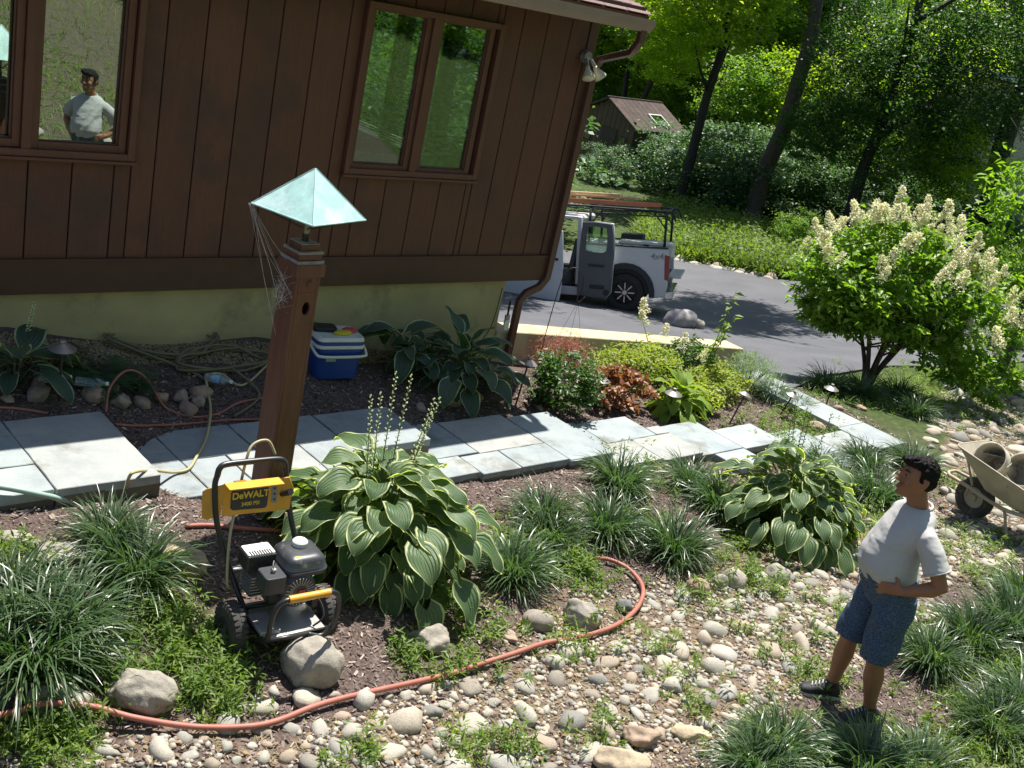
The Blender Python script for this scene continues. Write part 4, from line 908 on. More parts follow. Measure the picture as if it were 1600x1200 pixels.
# ------------------------------------------------------------------ weeds
WEEDS = [(300,1020,110,105),(250,960,70,40),(340,1090,70,60),(150,1050,90,60),(60,1150,70,60),(20,880,50,40),(100,1180,80,40),(760,990,80,26),(830,870,60,110),(900,890,60,110),(860,840,70,80),(1010,830,50,50),(1190,920,50,35),(700,1050,50,16),(800,1180,60,22),(720,1180,40,12),(560,1180,60,14),(1150,880,40,20),(1100,930,60,25),
         (1010,1010,70,18),(1080,1090,60,16),(940,1150,60,14),(1200,1000,80,20),(1220,1175,90,80),(1340,1195,110,90),(1440,1180,80,50),(1560,1140,70,120),(1500,1030,90,110),(1580,1050,60,90),(1430,1010,70,80),(1570,920,60,60),(1390,830,60,60),(1350,850,50,40),(1480,860,80,35),(1550,850,70,30),(1480,760,60,50),(1530,650,60,60),(1560,610,60,90),(1480,590,70,110),(1450,640,60,60),(1240,690,60,50),(1210,680,60,60),(1000,760,80,40),(980,690+40,60,30),(890,1010,50,25),(650,1030,40,20),(1280,1060,70,30),(1330,980,60,20),(1550,1190,90,70),
         (700,945,40,20),(1160,850,30,25),(730,860,40,40),(1590,760,50,50),(1540,560,70,90),(1260,665,40,60)]
rng = np.random.default_rng(23); PT = []
for (a, b_, s, n) in WEEDS:
    c0 = G(a, min(b_, 1195)); c1 = G(a + 10, min(b_, 1195)); sc = (c1 - c0).length / 10 * s * .5
    m = int(n * .95); q = rng.normal(size=(m, 2)) * sc * .95 + np.array(c0[:2]); PT.append(q)
q = np.concatenate(PT); 
VS, FS, vs_ = [], [], []; off = 0
nl = 15; n = len(q) * nl; base = np.repeat(q, nl, 0) + rng.normal(size=(n, 2)) * .02; zz = Z(base[:, 0], base[:, 1]); hh = rng.uniform(0, 1, n) ** .8 * np.repeat(rng.uniform(.03, .16, len(q)), nl)
P = np.stack([base[:, 0], base[:, 1], zz + hh], 1); V, F_ = leaves_at(P, .055, .013, rng, .3, .15)
vq = np.repeat(np.repeat(rng.uniform(0, 1, len(q)), nl) * .7 + rng.uniform(0, .3, n), 5)
link('weeds', mesh_np('weeds', V, [F_], [m_weed], {'v': vq}, smooth=False), kind='stuff')
V, F_, v = blades(5200, rng, (.05, .16), .0, .004, (.1, 1.1), 1.2, 3)
qi = rng.integers(0, len(q), 5200); o_ = q[qi] + rng.normal(size=(5200, 2)) * .05; zz = Z(o_[:, 0], o_[:, 1]); k = len(V) // 5200
V = V + np.repeat(np.stack([o_[:, 0], o_[:, 1], zz], 1), k, 0)
link('thin_grass', mesh_np('thin_grass', V, [F_], [m_weed], {'v': v}), kind='stuff')

# ------------------------------------------------------------------ hoses
m_red = mat('terracotta_rubber', (.36, .125, .09), .55, var=.14, scale=12, dirt=(.34, .2, .16), dscale=9, dthr=.6); m_tan = mat('tan_rubber', (.42, .36, .19), .5, var=.08); m_greenh = mat('pale_green_rubber', (.30, .42, .36), .5, var=.08); m_oldhose = mat('dusty_olive_rubber', (.16, .14, .08), .7, var=.15)
def hose(label, pts, r, m, name='garden_hose', lift=None, sag=.0, k=8):
    P = []
    for i, q in enumerate(pts):
        g = G(q[0], q[1]); g.z += r * .9 + (q[2] if len(q) > 2 else 0) + (.026 if r > .0153 else 0); P.append(g)
    P = spline(P, k)
    for p in P: p.z = max(p.z, z1(p.x, p.y) + r * .8 + (.026 if r > .0153 else 0))
    return tag(MB().tube(P, r, 10).build(name, m, smooth=True), label, 'hose')
hose('long terracotta-red hose snaking over the creek stones from the left edge', [(-30,1152,.06),(25,1142,.07),(70,1133,.08),(140,1131,.06),(210,1138,.02),(300,1146),(380,1146),(430,1137),(500,1110),(580,1090),(700,1062),(800,1030),(850,1013),(915,1001),(960,985),(990,962),(1002,938,.01),(997,915),(975,893),(940,880),(900,885)], .0155, m_red, k=10)
hose('short length of terracotta-red hose passing behind the pressure washer', [(290,825),(330,824),(380,829),(430,832),(470,838)], .015, m_red)
hose('thin red hose curving through the shaded bed and along the path edge', [(-20,638),(30,641),(75,648)], .010, m_red)
hose('thin red hose looping over the stone row in the shaded bed', [(165,650,.02),(170,628,.1),(195,613,.16),(225,616,.12),(260,640),(300,653),(340,648),(370,632),(400,625),(440,618)], .009, m_red)
hose('thin red hose lying along the back edge of the path', [(180,665),(220,667),(290,664),(360,658),(420,657)], .009, m_red)
# tan hose runs over the bed and across the pavers
def on(px_, py_, z): x, y = onz(px_, py_, z); return Vector((x, y, z))
P = [G(430, 560) + Vector((0, 0, .02)), G(380, 605) + Vector((0, 0, .02)), G(345, 590) + Vector((0, 0, .03)), G(322, 600) + Vector((0, 0, .05)), G(328, 640) + Vector((0, 0, .03)), on(327, 662, .33), on(320, 690, .315), on(308, 712, .315), on(294, 733, .315), on(270, 738, .33), on(240, 735, .45), on(212, 737, .56), on(202, 745, .54), on(197, 765, .42)]
tag(MB().tube(spline(P, 10), .010, 8).build('garden_hose', m_tan, smooth=True), 'tan hose crossing the path pavers from the shaded bed to the landing edge', 'hose')
P = [on(-20, 758, .55), on(20, 764, .54), on(60, 772, .50), on(100, 781, .42), on(130, 792, .32)]
tag(MB().tube(spline(P, 8), .017, 10).build('garden_hose', m_greenh, smooth=True), 'pale green hose coming in from the left edge over the landing edge', 'hose')
tag(MB().tube([P[-1] + Vector((-.02, 0, .005)), P[-1] + Vector((.035, -.02, -.03))], .02, 10).build('hose_nozzle', mat('white_plastic', (.75, .75, .72), .4, var=.03), smooth=35), 'white fitting on the end of the pale green hose', 'hose fitting')
for k, (cx, cy, r0, lab) in enumerate(((262, 548, .34, 'coil of dusty olive hose on the gravel strip below the foundation'), (345, 570, .30, 'looser loop of olive hose left of the lamp post'))):
    c = G(cx, cy); P = []
    for i in range(70):
        t = i / 69; a = t * 2 * PI * 2.6 + k; rr = r0 * (1 + .13 * math.sin(i * .7) + .18 * t); x = c.x + math.cos(a) * rr * 1.15; y = c.y + math.sin(a) * rr * .42; P.append(Vector((x, y, z1(x, y) + .02 + .05 * abs(math.sin(a * 1.3 + k)))))
    P += spline([P[-1], G(cx + 60, cy + 50) + Vector((0, 0, .02)), G(cx + 20, cy + 85) + Vector((0, 0, .02))], 6)[1:]
    tag(MB().tube(P, .011, 7).build('garden_hose', m_oldhose, smooth=True), lab, 'hose')
# plastic bottles
m_pet = mat('clear_plastic', (.75, .85, .88), .08, spec=.8); m_pet.node_tree.nodes['Principled BSDF'].inputs['Transmission Weight'].default_value = .75
m_lab = mat('blue_white_label', (.25, .45, .65), .5, var=.5, scale=30)
for px_, py_, rz, lab in ((118, 606, -.6, 'empty clear water bottle lying left of the stone row'), (320, 598, -.9, 'clear water bottle with blue label on top of the stones'), (58, 603, -.2, 'clear water bottle beside the left hosta')):
    t = thing('water_bottle', lab, 'bottle', G(px_, py_) + Vector((0, 0, .05)), rz); t.rotation_euler = (0, math.radians(86), rz)
    MB().lathe([(0, 0), (.03, 0), (.033, .01), (.031, .05), (.033, .06), (.033, .13), (.03, .15), (.014, .185), (.013, .2), (0, .2)], None, 16, False).build('body', m_pet, t, smooth=35)
    MB().lathe([(.0335, .065), (.0335, .125)], None, 16, False).build('label_band', m_lab, t, smooth=True); MB().cyl((0, 0, .197), (0, 0, .215), .014, n=12).build('cap', mat('white_cap', (.8, .8, .8), .4), t)

# ------------------------------------------------------------------ lamp post with copper roof
m_post = mat('worn_red_brown_stain', (.155, .062, .036), .55, var=.22, scale=5, bump=.3, bscale=24, stretch=(5, 5, .5), dirt=(.30, .24, .22), dscale=11, dthr=.68)
m_rim = mat('weathered_grey_edge', (.28, .24, .21), .8, var=.3, scale=20)
m_cop = mat('verdigris_copper', (.38, .61, .57), .55, .0, var=.22, scale=14, stretch=(1, 1, .12), bump=.25, bscale=30, dirt=(.52, .71, .68), dscale=6, dthr=.48)
m_iron = mat('dark_bronze', (.05, .042, .036), .5, .5, var=.15)
bx_, by_ = onz(414, 810, .2)
lp = thing('lamp_post', 'red-brown square wooden lamp post with a pyramid roof of pale green copper', 'lamp post', (bx_, by_, .12), math.radians(4))
hb = .085
# hollow shaft: front face (-Y) with a hole
sh = MB(); zt = 1.80
for (c, d) in (((-hb + .01, 0, zt / 2), (.02, hb * 2, zt)), ((hb - .01, 0, zt / 2), (.02, hb * 2, zt)), ((0, hb - .01, zt / 2), (hb * 2 - .042, .02, zt))): sh.box(c, d)
hz, hr_, W_ = 1.535, .033, hb - .021   # front board with round hole
def holed(mb, x0, x1, z0, z1_, cx, cz, rx, rz, y0, y1, n=24):
    V = []; an = [PI / 4 + 2 * PI * i / n for i in range(n)]
    def sq(a):
        c, s = math.cos(a), math.sin(a); k = 1 / max(abs(c), abs(s)); return c * k, s * k
    for y in (y0, y1):
        for a in an: V.append((cx + rx * math.cos(a), y, cz + rz * math.sin(a)))
        for a in an:
            u, w = sq(a); V.append((cx + u * ((x1 - cx) if u > 0 else (cx - x0)), y, cz + w * ((z1_ - cz) if w > 0 else (cz - z0))))
    F = []
    for i in range(n):
        j = (i + 1) % n
        F += [(i, n + i, n + j, j), (2 * n + j, 3 * n + j, 3 * n + i, 2 * n + i), (i, j, 2 * n + j, 2 * n + i)]
    mb.add(V, F)
holed(sh, -W_, W_, hz - .1, hz + .1, .012, hz, .026, .040, -hb, -hb + .02)
sh.box((0, -hb + .01, (hz - .1) / 2), (W_ * 2, .02, hz - .1)); sh.box((0, -hb + .01, (hz + .1 + zt) / 2), (W_ * 2, .02, zt - hz - .1))
sh.build('shaft', m_post, lp, bevel=.003)
MB().box((0, 0, zt - .03), (hb * 2 + .03, hb * 2 + .03, .075)).build('collar', m_post, lp, bevel=.004)
MB().box((0, 0, zt + .018), (hb * 2 + .012, hb * 2 + .012, .02)).build('collar', m_rim, lp)
MB().box((0, 0, zt + .048), (hb * 2 - .01, hb * 2 - .01, .036)).build('collar', m_post, lp, bevel=.004)
MB().box((0, 0, zt + .074), (hb * 2 + .0, hb * 2 + .0, .014)).build('collar', m_rim, lp)
MB().box((0, 0, zt + .10), (hb * 2 - .04, hb * 2 - .04, .036)).build('collar', m_post, lp, bevel=.004)
MB().box((0, 0, zt + .122), (hb * 2 - .045, hb * 2 - .045, .006)).build('top_plate', m_rim, lp)
M_ = Matrix.Rotation(math.radians(90), 4, 'X'); M_.translation = (.012, -hb + .004, 1.69)
MB().lathe([(0, 0), (.018, 0), (.02, .01), (.014, .022), (0, .024)], M_, 16, False).build('knob', m_post, lp, smooth=35)
MB().cyl((0, 0, zt + .12), (0, 0, zt + .17), .02, n=14).build('socket', m_iron, lp, smooth=35)
MB().cyl((0, 0, zt + .17), (0, 0, zt + .42), .0165, n=14).build('stem', mat('aged_brass', (.30, .28, .18), .5, .4, var=.2), lp, smooth=35)
RS = .232; ra = math.radians(13.5); zr0, zr1 = 2.22 - .12, 2.475 - .12
cr_ = [Vector((RS * (dx * math.cos(ra) - dy * math.sin(ra)), RS * (dx * math.sin(ra) + dy * math.cos(ra)), zr0)) for dx, dy in ((-1, -1), (1, -1), (1, 1), (-1, 1))]
ap = Vector((0, 0, zr1)); V = cr_ + [ap] + [c * .97 + Vector((0, 0, -.008 + .0)) for c in cr_] + [ap - Vector((0, 0, .012))]
MB().add([*cr_, ap, *[Vector((c.x, c.y, zr0 - .006)) for c in cr_], *[Vector((c.x * .97, c.y * .97, zr0 - .006)) for c in cr_], ap - Vector((0, 0, .012))],
         [(0, 1, 4), (1, 2, 4), (2, 3, 4), (3, 0, 4)] + [(i, i + 5, (i + 1) % 4 + 5, (i + 1) % 4) for i in range(4)] + [(i + 5, i + 9, (i + 1) % 4 + 9, (i + 1) % 4 + 5) for i in range(4)] + [((i + 1) % 4 + 9, i + 9, 13) for i in range(4)]).build('copper_roof', m_cop, lp)
for c in cr_:
    MB().tube([Vector((c.x * .08, c.y * .08, zt + .2)), Vector((c.x * .92, c.y * .92, zr0 - .004))], .004, 6).build('strut', m_iron, lp)
    MB().tube([c, cr_[(cr_.index(c) + 1) % 4]], .0045, 6).build('hem', m_cop, lp)
    d = (ap - c); MB().tube([c + d * .01, c + d * .985], .0035, 6).build('ridge', m_cop, lp)
m_web = mat('spider_silk', (.6, .6, .6), .6)
wb = MB(); rr = random.Random(3)
ca = cr_[3] * 1.0; lo = [Vector((-hb - .01, -hb, 1.60)), Vector((-hb - .01, hb * .2, 1.5)), Vector((-hb - .03, 0, 1.35)), Vector((-hb, 0, 1.78)), Vector((-hb - .02, -.03, 1.66))]
for q in lo:
    for j in range(2): wb.tube([ca + Vector((rr.uniform(-.02, .02), 0, 0)), (ca + q) / 2 + Vector((rr.uniform(-.01, .03), rr.uniform(-.02, .02), -.04)), q], .0007, 3)
for j in range(70):
    p = Vector((-hb - .035 + rr.gauss(0, .012), rr.gauss(0, .03), 1.62 + rr.gauss(0, .05))); d = Vector((rr.gauss(0, .02), rr.gauss(0, .02), rr.gauss(0, .03))); wb.tube([p - d, p + d], .0006, 3)
wb.build('cobweb', m_web, lp, kind='stuff')

# ------------------------------------------------------------------ path lights
m_plamp = mat('pewter_path_light', (.30, .27, .25), .4, .6, var=.15); m_pstem = mat('dark_stem', (.045, .038, .034), .5, .4)
def path_light(label, px, py, h, lean=0., leand=0.):
    t = thing('path_light', label, 'path light', G(px, py), 0, 'mushroom path lights in the beds'); t.rotation_euler = Euler((lean * math.sin(leand), lean * math.cos(leand), 0))
    MB().cyl((0, 0, -.03), (0, 0, h - .02), .0085, n=10).build('stem', m_pstem, t, smooth=35)
    MB().lathe([(.0, h - .02), (.018, h - .02), (.088, h - .012), (.09, h - .006), (.055, h + .018), (.02, h + .034), (.018, h + .036), (.022, h + .042), (.02, h + .056), (0, h + .06)], None, 24, False).build('shade', m_plamp, t, smooth=30)
    return t
path_light('mushroom path light standing in the shaded bed between the hosta and the fern', 92, 626, .38)
path_light('mushroom path light beside the dark green shrub and the orange leaves', 928, 640, .32)
path_light('mushroom path light in front of the chartreuse hosta', 1040, 660, .32)
path_light('mushroom path light leaning beside the rightmost path slabs of the bed', 1140, 662, .34, .35, 0)
path_light('tilted path light in the pale grass left of the reddish rocks', 1218, 650, .27, .3, .5)
path_light('path light on the inner edge of the far path strip', 1289, 638, .26)
path_light('partly hidden path light between the downspout and the green shrub', 806, 632, .42, .1, 0)

# ------------------------------------------------------------------ cooler
m_blue = mat('cobalt_plastic', (.015, .05, .24), .38, var=.08, scale=4); m_cream = mat('off_white_plastic', (.62, .62, .56), .42, var=.06, dirt=(.4, .38, .32), dscale=10, dthr=.6)
pc = G(515, 582); ck = thing('cooler', 'blue picnic cooler with off-white lid and handle standing by the foundation', 'cooler', pc, math.radians(-8)); 
k_ = [(-.21, -.13), (.21, -.13), (.21, .13), (-.21, .13)]
def rr_poly(hx, hy, r, n=5):
    P = []
    for cx, cy, a0 in ((hx - r, hy - r, 0), (-hx + r, hy - r, 90), (-hx + r, -hy + r, 180), (hx - r, -hy + r, 270)):
        for i in range(n + 1): a = math.radians(a0 + 90 * i / n); P.append((cx + r * math.cos(a), cy + r * math.sin(a)))
    return P
def slab(mb, hx, hy, r, z0, z1_, t0=1, t1=1):
    P = rr_poly(hx, hy, r); n = len(P); V = [(x * t0, y * t0, z0) for x, y in P] + [(x * t1, y * t1, z1_) for x, y in P]
    return mb.add(V, [tuple(range(n))[::-1], tuple(range(n, 2 * n))] + [(i, (i + 1) % n, (i + 1) % n + n, i + n) for i in range(n)])
slab(MB(), .21, .155, .06, 0, .27, .9, 1.).build('body', m_blue, ck, bevel=.006, smooth=40)
slab(MB(), .218, .163, .062, .271, .30).build('rim', m_cream, ck, bevel=.005, smooth=40)
b_ = slab(MB(), .212, .157, .06, .301, .33); b_.build('lid', m_blue, ck, bevel=.004, smooth=40)
slab(MB(), .216, .161, .06, .331, .365, 1, .93).build('lid', m_cream, ck, bevel=.008, smooth=40)
hd = [(-.215, 0, .29), (-.232, -.06, .27), (-.225, -.15, .235), (-.19, -.185, .22), (0, -.19, .215), (.19, -.185, .22), (.225, -.15, .235), (.232, -.06, .27), (.215, 0, .29)]
mb = MB(); mb.tube(spline(hd, 4), .012, 8); mb.build('handle', m_cream, ck, smooth=True)
MB().box((-.09, -.163, .19), (.09, .006, .05)).build('badge', mat('grey_green_sticker', (.3, .34, .3), .5), ck, bevel=.003)
def lump(name, label, cat, loc, r, m, seed, amp=.35, rz=0):
    V = rock_v(I3, seed, amp, 2, .8) * np.array(r); return tag(link(name, mesh_np(name, V, I3[1], [m], {'v': np.zeros(len(V))}), loc=loc, rot=(0, 0, rz)), label, cat)
def onck(x, y, z): return Matrix.Rotation(math.radians(-8), 4, 'Z') @ Vector((x, y, z)) + pc
lump('cloth', 'red-pink rag on the right end of the cooler lid', 'rag', onck(.12, .0, .375), (.065, .05, .022), mat('coral_cloth', (.62, .05, .07), .8), 5)
lump('cloth', 'yellow rag crumpled on the middle of the cooler lid', 'rag', onck(.035, -.05, .374), (.09, .045, .018), mat('yellow_cloth', (.6, .48, .02), .8), 6)
bt = thing('black_box', 'flat black case on the left end of the cooler lid', 'case', onck(-.09, .05, .365), -.3)
slab(MB(), .10, .07, .02, .001, .035, .95, 1.0).build('case_body', mat('black_plastic', (.02, .02, .022), .4), bt, bevel=.004)

# ------------------------------------------------------------------ pressure washer
m_blk = mat('black_powder_coat', (.018, .018, .02), .38, var=.2, spec=.6, dirt=(.12, .10, .08), dscale=9, dthr=.62)
m_tank = mat('scuffed_black_tank', (.04, .043, .05), .35, var=.25, scale=6, dirt=(.22, .21, .2), dscale=8, dthr=.6)
m_yel = mat('faded_yellow_paint', (.68, .34, .035), .42, var=.12, scale=8, dirt=(.4, .27, .12), dscale=14, dthr=.68)
m_rub = mat('dusty_rubber', (.055, .05, .045), .85, var=.3, scale=14, dirt=(.2, .17, .14), dscale=10, dthr=.55)
m_steel = mat('dull_steel', (.38, .37, .35), .45, .6, var=.2, dirt=(.3, .24, .18), dscale=14, dthr=.6)
m_red2 = mat('red_sticker', (.5, .06, .05), .5); m_whitep = mat('white_scuffed_plastic', (.66, .66, .64), .4, var=.06, dirt=(.4, .38, .35), dscale=22, dthr=.6)
m_print = mat('printed_yellow', (.72, .52, .05), .5, var=.05); m_graylab = mat('dark_label', (.03, .033, .04), .45, var=.2)
wl_ = on(372, 1002, .17); wr_ = on(512, 986, .17); mid = (wl_ + wr_) / 2; u = (wr_ - wl_); u.z = 0; half = u.length / 2; u.normalize()
zg = max(z1(wl_.x, wl_.y), z1(wr_.x, wr_.y)); mid.z = (z1(wl_.x, wl_.y) + z1(wr_.x, wr_.y)) / 2 - .005
pw = thing('pressure_washer', 'yellow and black gas pressure washer on two wheels standing on the mulch', 'pressure washer', mid - u * .05, math.atan2(u.y, u.x) + math.radians(8)); pw.scale = (1.1, 1.1, 1.1)
# local: +x right along the axle, -y towards the camera, z up
for s in (-1, 1):
    Mw = Matrix.Rotation(math.radians(90), 4, 'Y'); Mw.translation = (s * (half - .01), 0, .128)
    w_ = MB(); w_.lathe([(.062, -.034), (.105, -.038), (.122, -.030), (.128, -.012), (.128, .012), (.122, .030), (.105, .038), (.062, .034)], Mw, 36, False)
    for q in range(30):
        a = 2 * PI * q / 30
        for ox in (-.018, .018):
            c = Mw @ Vector((.1275 * math.cos(a + (ox > 0) * .1), .1275 * math.sin(a + (ox > 0) * .1), ox)); R = (Mw.to_3x3() @ Matrix.Rotation(a + (ox > 0) * .1, 3, 'Z')); w_.box(c, (.006, .014, .026), R)
    wo = w_.build('wheel', m_rub, pw, smooth=30)
    rm = MB(); rm.lathe([(0, -.03), (.02, -.034), (.022, -.024), (.05, -.02), (.064, -.03), (.064, .03), (.05, .02), (.022, .024), (.02, .034), (0, .03)], Mw, 24, False); rm.build('rim', m_rub, wo, smooth=30)
MB().cyl((-half, 0, .128), (half, 0, .128), .009, n=10).build('axle', m_steel, pw)
fr = MB()
R_l = .014
for s in (-1, 1):
    fr.tube(spline([(s * .175 - .09, .30, .79), (s * .185 - .09, .29, .73), (s * .19 - .07, .25, .56), (s * .185 - .03, .18, .38), (s * .165, .06, .2), (s * .155, -.02, .155), (s * .15, -.16, .15)], 6), R_l, 10)
fr.tube(spline([(-.265, .30, .79), (-.255, .305, .825), (-.22, .31, .84), (-.09, .31, .842), (.04, .31, .84), (.075, .305, .825), (.085, .30, .79)], 5), R_l + .001, 10)
fr.tube([(-.16, .05, .19), (.16, .05, .19)], .011, 8)
fr.build('frame', m_blk, pw, smooth=True)
gd = MB()
for s in (-1, 1): gd.tube(spline([(s * .15, -.14, .15), (s * .165, -.20, .17), (s * .17, -.24, .23), (s * .17, -.25, .33), (s * .155, -.255, .39), (s * .125, -.26, .418), (s * .09, -.26, .422)], 5), .013, 10)
gd.tube(spline([(.05, -.21, .17), (.12, -.23, .16), (.168, -.22, .2)], 4), .012, 8)
gd.tube([(-.155, -.15, .15), (.155, -.15, .15)], .01, 8); gd.tube([(-.165, -.20, .17), (.05, -.21, .17)], .01, 8)
gd.build('front_guard', m_blk, pw, smooth=True)
MB().tube([(-.105, -.26, .422), (.105, -.26, .422)], .0185, 14).build('front_grip', m_yel, pw, smooth=35)
MB().box((0, -.04, .168), (.31, .30, .012)).build('base_plate', mat('galvanised_base', (.4, .4, .38), .4, .5, var=.2, dirt=(.2, .17, .14)), pw, bevel=.003)
MB().box((-.12, -.09, .185), (.10, .16, .02)).build('base_plate', m_steel, pw, bevel=.003)
# yellow control panel, bent outwards at the left
Rp = Euler((math.radians(-12), 0, 0)).to_matrix()
pn = MB(); T0 = Matrix.Translation((-.09, .262, .67)) @ Euler((math.radians(80), 0, 0)).to_matrix().to_4x4()
pn.prism([(-.15, -.075), (.20, -.085), (.205, -.03), (.215, .03), (.19, .085), (-.15, .085)], -.004, .004, T0)
po = pn.build('control_panel', m_yel, pw, bevel=.003)
T1 = Matrix.Translation((-.24, .262, .67)) @ Euler((math.radians(80), 0, math.radians(-35))).to_matrix().to_4x4()
MB().prism([(0, -.075), (0, .085), (-.085, .045), (-.10, .03), (-.085, -.10), (-.06, -.105)], -.004, .004, T1).build('side_wing', m_yel, po, bevel=.002)
MB().box((-.10, .237, .758), (.28, .07, .008)).build('top_lip', m_yel, po, bevel=.002)
lb = MB().prism([(-.10, -.05), (.065, -.058), (.075, -.048), (.082, .04), (.07, .055), (-.09, .055), (-.11, .04), (-.112, -.04)], .0041, .0075, T0).build('name_plate', m_graylab, po)
def local_text(txt, size, x, y, z, bold): 
    M = T0 @ Matrix.Translation((x, y, z)); return text_obj(txt, size, .0006, m_print, po, M, bold)
local_text('DeWALT', .047, -.012, .018, .0083, .0012); local_text('3400 PSI', .027, -.012, -.026, .0083, .0004)
for i in range(3): MB().prism([(a * .006 + .112, b2 * .006 - .02 + i * .028) for a, b2 in ((1, 0), (.5, .87), (-.5, .87), (-1, 0), (-.5, -.87), (.5, -.87))], .0045, .008, T0).build('hole_plug', m_blk, po)
MB().prism(rr_poly(.016, .045, .014), .0041, .0055, T0 @ Matrix.Translation((.112, .006, 0))).build('slot', mat('grey_plate', (.25, .25, .24), .5), po)
MB().prism([(-.11, .06), (-.03, .06), (-.04, .095), (-.10, .095)], -.0, .012, T0).build('hose_hook', m_yel, po)
c0 = T0 @ Vector((.155, .0, .0)); c1 = T0 @ Vector((.165, .035, .075)); MB().cyl(c0, c1, .014, .017, 14).build('throttle_knob', m_blk, po, smooth=35)
c0 = T0 @ Vector((.0, -.06, .0)); c1 = T0 @ Vector((-.005, -.10, .03))
_pw = pw; pw = link('engine', None, _pw, loc=(0, .05, .065))
# engine
en = MB(); slab(en, .085, .08, .02, .18, .30); en.box((.0, .0, .335), (.15, .13, .07)); en.build('engine_block', m_blk, pw, bevel=.006)
fi = MB()
for i in range(7): fi.box((-.12, .02, .215 + i * .016), (.09, .12, .005))
fi.build('cylinder_fins', m_steel, pw, kind='stuff')
tk = MB(); tk.loft([((.075, -.03, .345), (.098, 0, 0), (0, .10, 0)), ((.075, -.03, .35), (.112, 0, 0), (0, .115, 0)), ((.075, -.03, .372), (.115, 0, 0), (0, .118, 0)), ((.075, -.03, .378), (.108, 0, 0), (0, .11, 0)), ((.075, -.03, .415), (.102, 0, 0), (0, .104, 0)), ((.075, -.03, .432), (.088, 0, 0), (0, .09, 0)), ((.075, -.03, .437), (.06, 0, 0), (0, .06, 0))], 32, 5)
to = tk.build('fuel_tank', m_tank, pw, smooth=50)
MB().lathe([(0, .434), (.038, .434), (.04, .44), (.038, .458), (.03, .466), (0, .468)], Matrix.Translation((.085, .0, 0)), 20, False).build('fuel_cap', m_whitep, to, smooth=30)
for i in range(10):
    a = 2 * PI * i / 10
MB().box((.03, -.10, .434), (.03, .012, .004)).build('warning_label', m_print, to)
ac = MB(); slab(ac, .056, .06, .018, .31, .395, 1, .93); ac.v = [(x - .11, y - .13, z) for x, y, z in ac.v]; ao = ac.build('air_filter', m_tank, pw, bevel=.004)
MB().cyl((-.105, -.13, .395), (-.105, -.13, .412), .012, n=10).build('wing_nut', m_steel, ao)
mb = MB(); mb.tube(spline([(-.105, -.13, .41), (-.112, -.13, .43), (-.10, -.11, .44), (-.09, -.09, .43)], 3), .0025, 5); mb.build('clip', m_steel, ao)
mf = MB(); slab(mf, .075, .055, .012, .35, .43); mf.v = [(x - .12, y + .02, z) for x, y, z in mf.v]; mo = mf.build('muffler_guard', m_blk, pw, bevel=.005)
mt = MB(); slab(mt, .068, .048, .01, .431, .436); mt.v = [(x - .12, y + .02, z) for x, y, z in mt.v]; mt.build('guard_top', m_whitep, mo)
for i in range(9): MB().box((-.172 + i * .0125, -.012, .4375), (.005, .035, .003)).build('slot', m_blk, mo)
Mr_ = Matrix.Rotation(math.radians(90), 4, 'X'); Mr_.translation = (.035, -.09, .275)
rc = MB(); rc.lathe([(0, .0), (.092, .0), (.095, .02), (.09, .05), (.078, .062), (.03, .066), (0, .066)], Mr_, 36, False); ro = rc.build('recoil_starter', m_tank, pw, smooth=30)
for i in range(26):
    a = 2 * PI * i / 26; v = MB(); R = Matrix.Rotation(-a, 3, 'Y'); c = Vector((.035, -.09 - .0655, .275)) + R @ Vector((.056, 0, 0)); v.box(c, (.036, .005, .0045), R); v.build('fin', m_steel, ro)
MB().box((.045, -.09 - .070, .278), (.036, .004, .02), Euler((0, .05, 0)).to_matrix()).build('sticker', m_red2, ro)
MB().cyl((-.02, -.145, .30), (-.055, -.175, .33), .012, .016, 10).build('pull_handle', m_blk, ro, smooth=35)
pm_ = MB(); pm_.box((-.02, .15, .25), (.16, .10, .11)); pm_.cyl((-.12, .15, .25), (-.18, .14, .25), .02, n=12); pm_.cyl((.07, .15, .25), (.13, .14, .22), .016, n=12); pm_.build('pump', m_steel, pw, bevel=.004)
pw = _pw
MB().tube(spline([(-.18, .14, .25), (-.23, .12, .3), (-.21, .2, .5), (-.16, .28, .62), (-.12, .32, .84), (-.08, .35, .91), (0, .36, .92), (.04, .34, .85)], 6), .007, 8).build('high_pressure_hose', m_tan, pw, smooth=True)
MB().tube(spline([(.02, -.05, .33), (.12, -.12, .31), (.13, -.2, .25), (.08, -.2, .2)], 5), .005, 6).build('cable', m_blk, pw, smooth=True)
MB().box((.15, -.02, .25), (.04, .10, .09)).build('spark_cover', m_blk, pw, bevel=.006)

# ------------------------------------------------------------------ wheelbarrow, buckets, shovel
m_tray = mat('mortar_splashed_steel', (.40, .36, .28), .7, .1, var=.2, scale=6, dirt=(.16, .15, .14), dscale=8, dthr=.6); m_wood = mat('grey_ash_handle', (.42, .34, .24), .7, var=.15, stretch=(1, 8, 8))
pA = G(1503, 802); pB = G(1565, 832); ax_ = (pB - pA); ax_.z = 0; ax_.normalize()
wbw = thing('wheelbarrow', 'mortar-splashed wheelbarrow standing on the creek stones behind the man', 'wheelbarrow', Vector((pA.x, pA.y, (pA.z + pB.z) / 2)), math.atan2(ax_.y, ax_.x))
Mw = Matrix.Rotation(math.radians(90), 4, 'X'); Mw.translation = (0.06, 0, .19)
w_ = MB(); w_.lathe([(.10, -.03), (.15, -.045), (.185, -.035), (.195, -.01), (.195, .01), (.185, .035), (.15, .045), (.10, .03)], Mw, 30, False); wo = w_.build('wheel', m_rub, wbw, smooth=30)
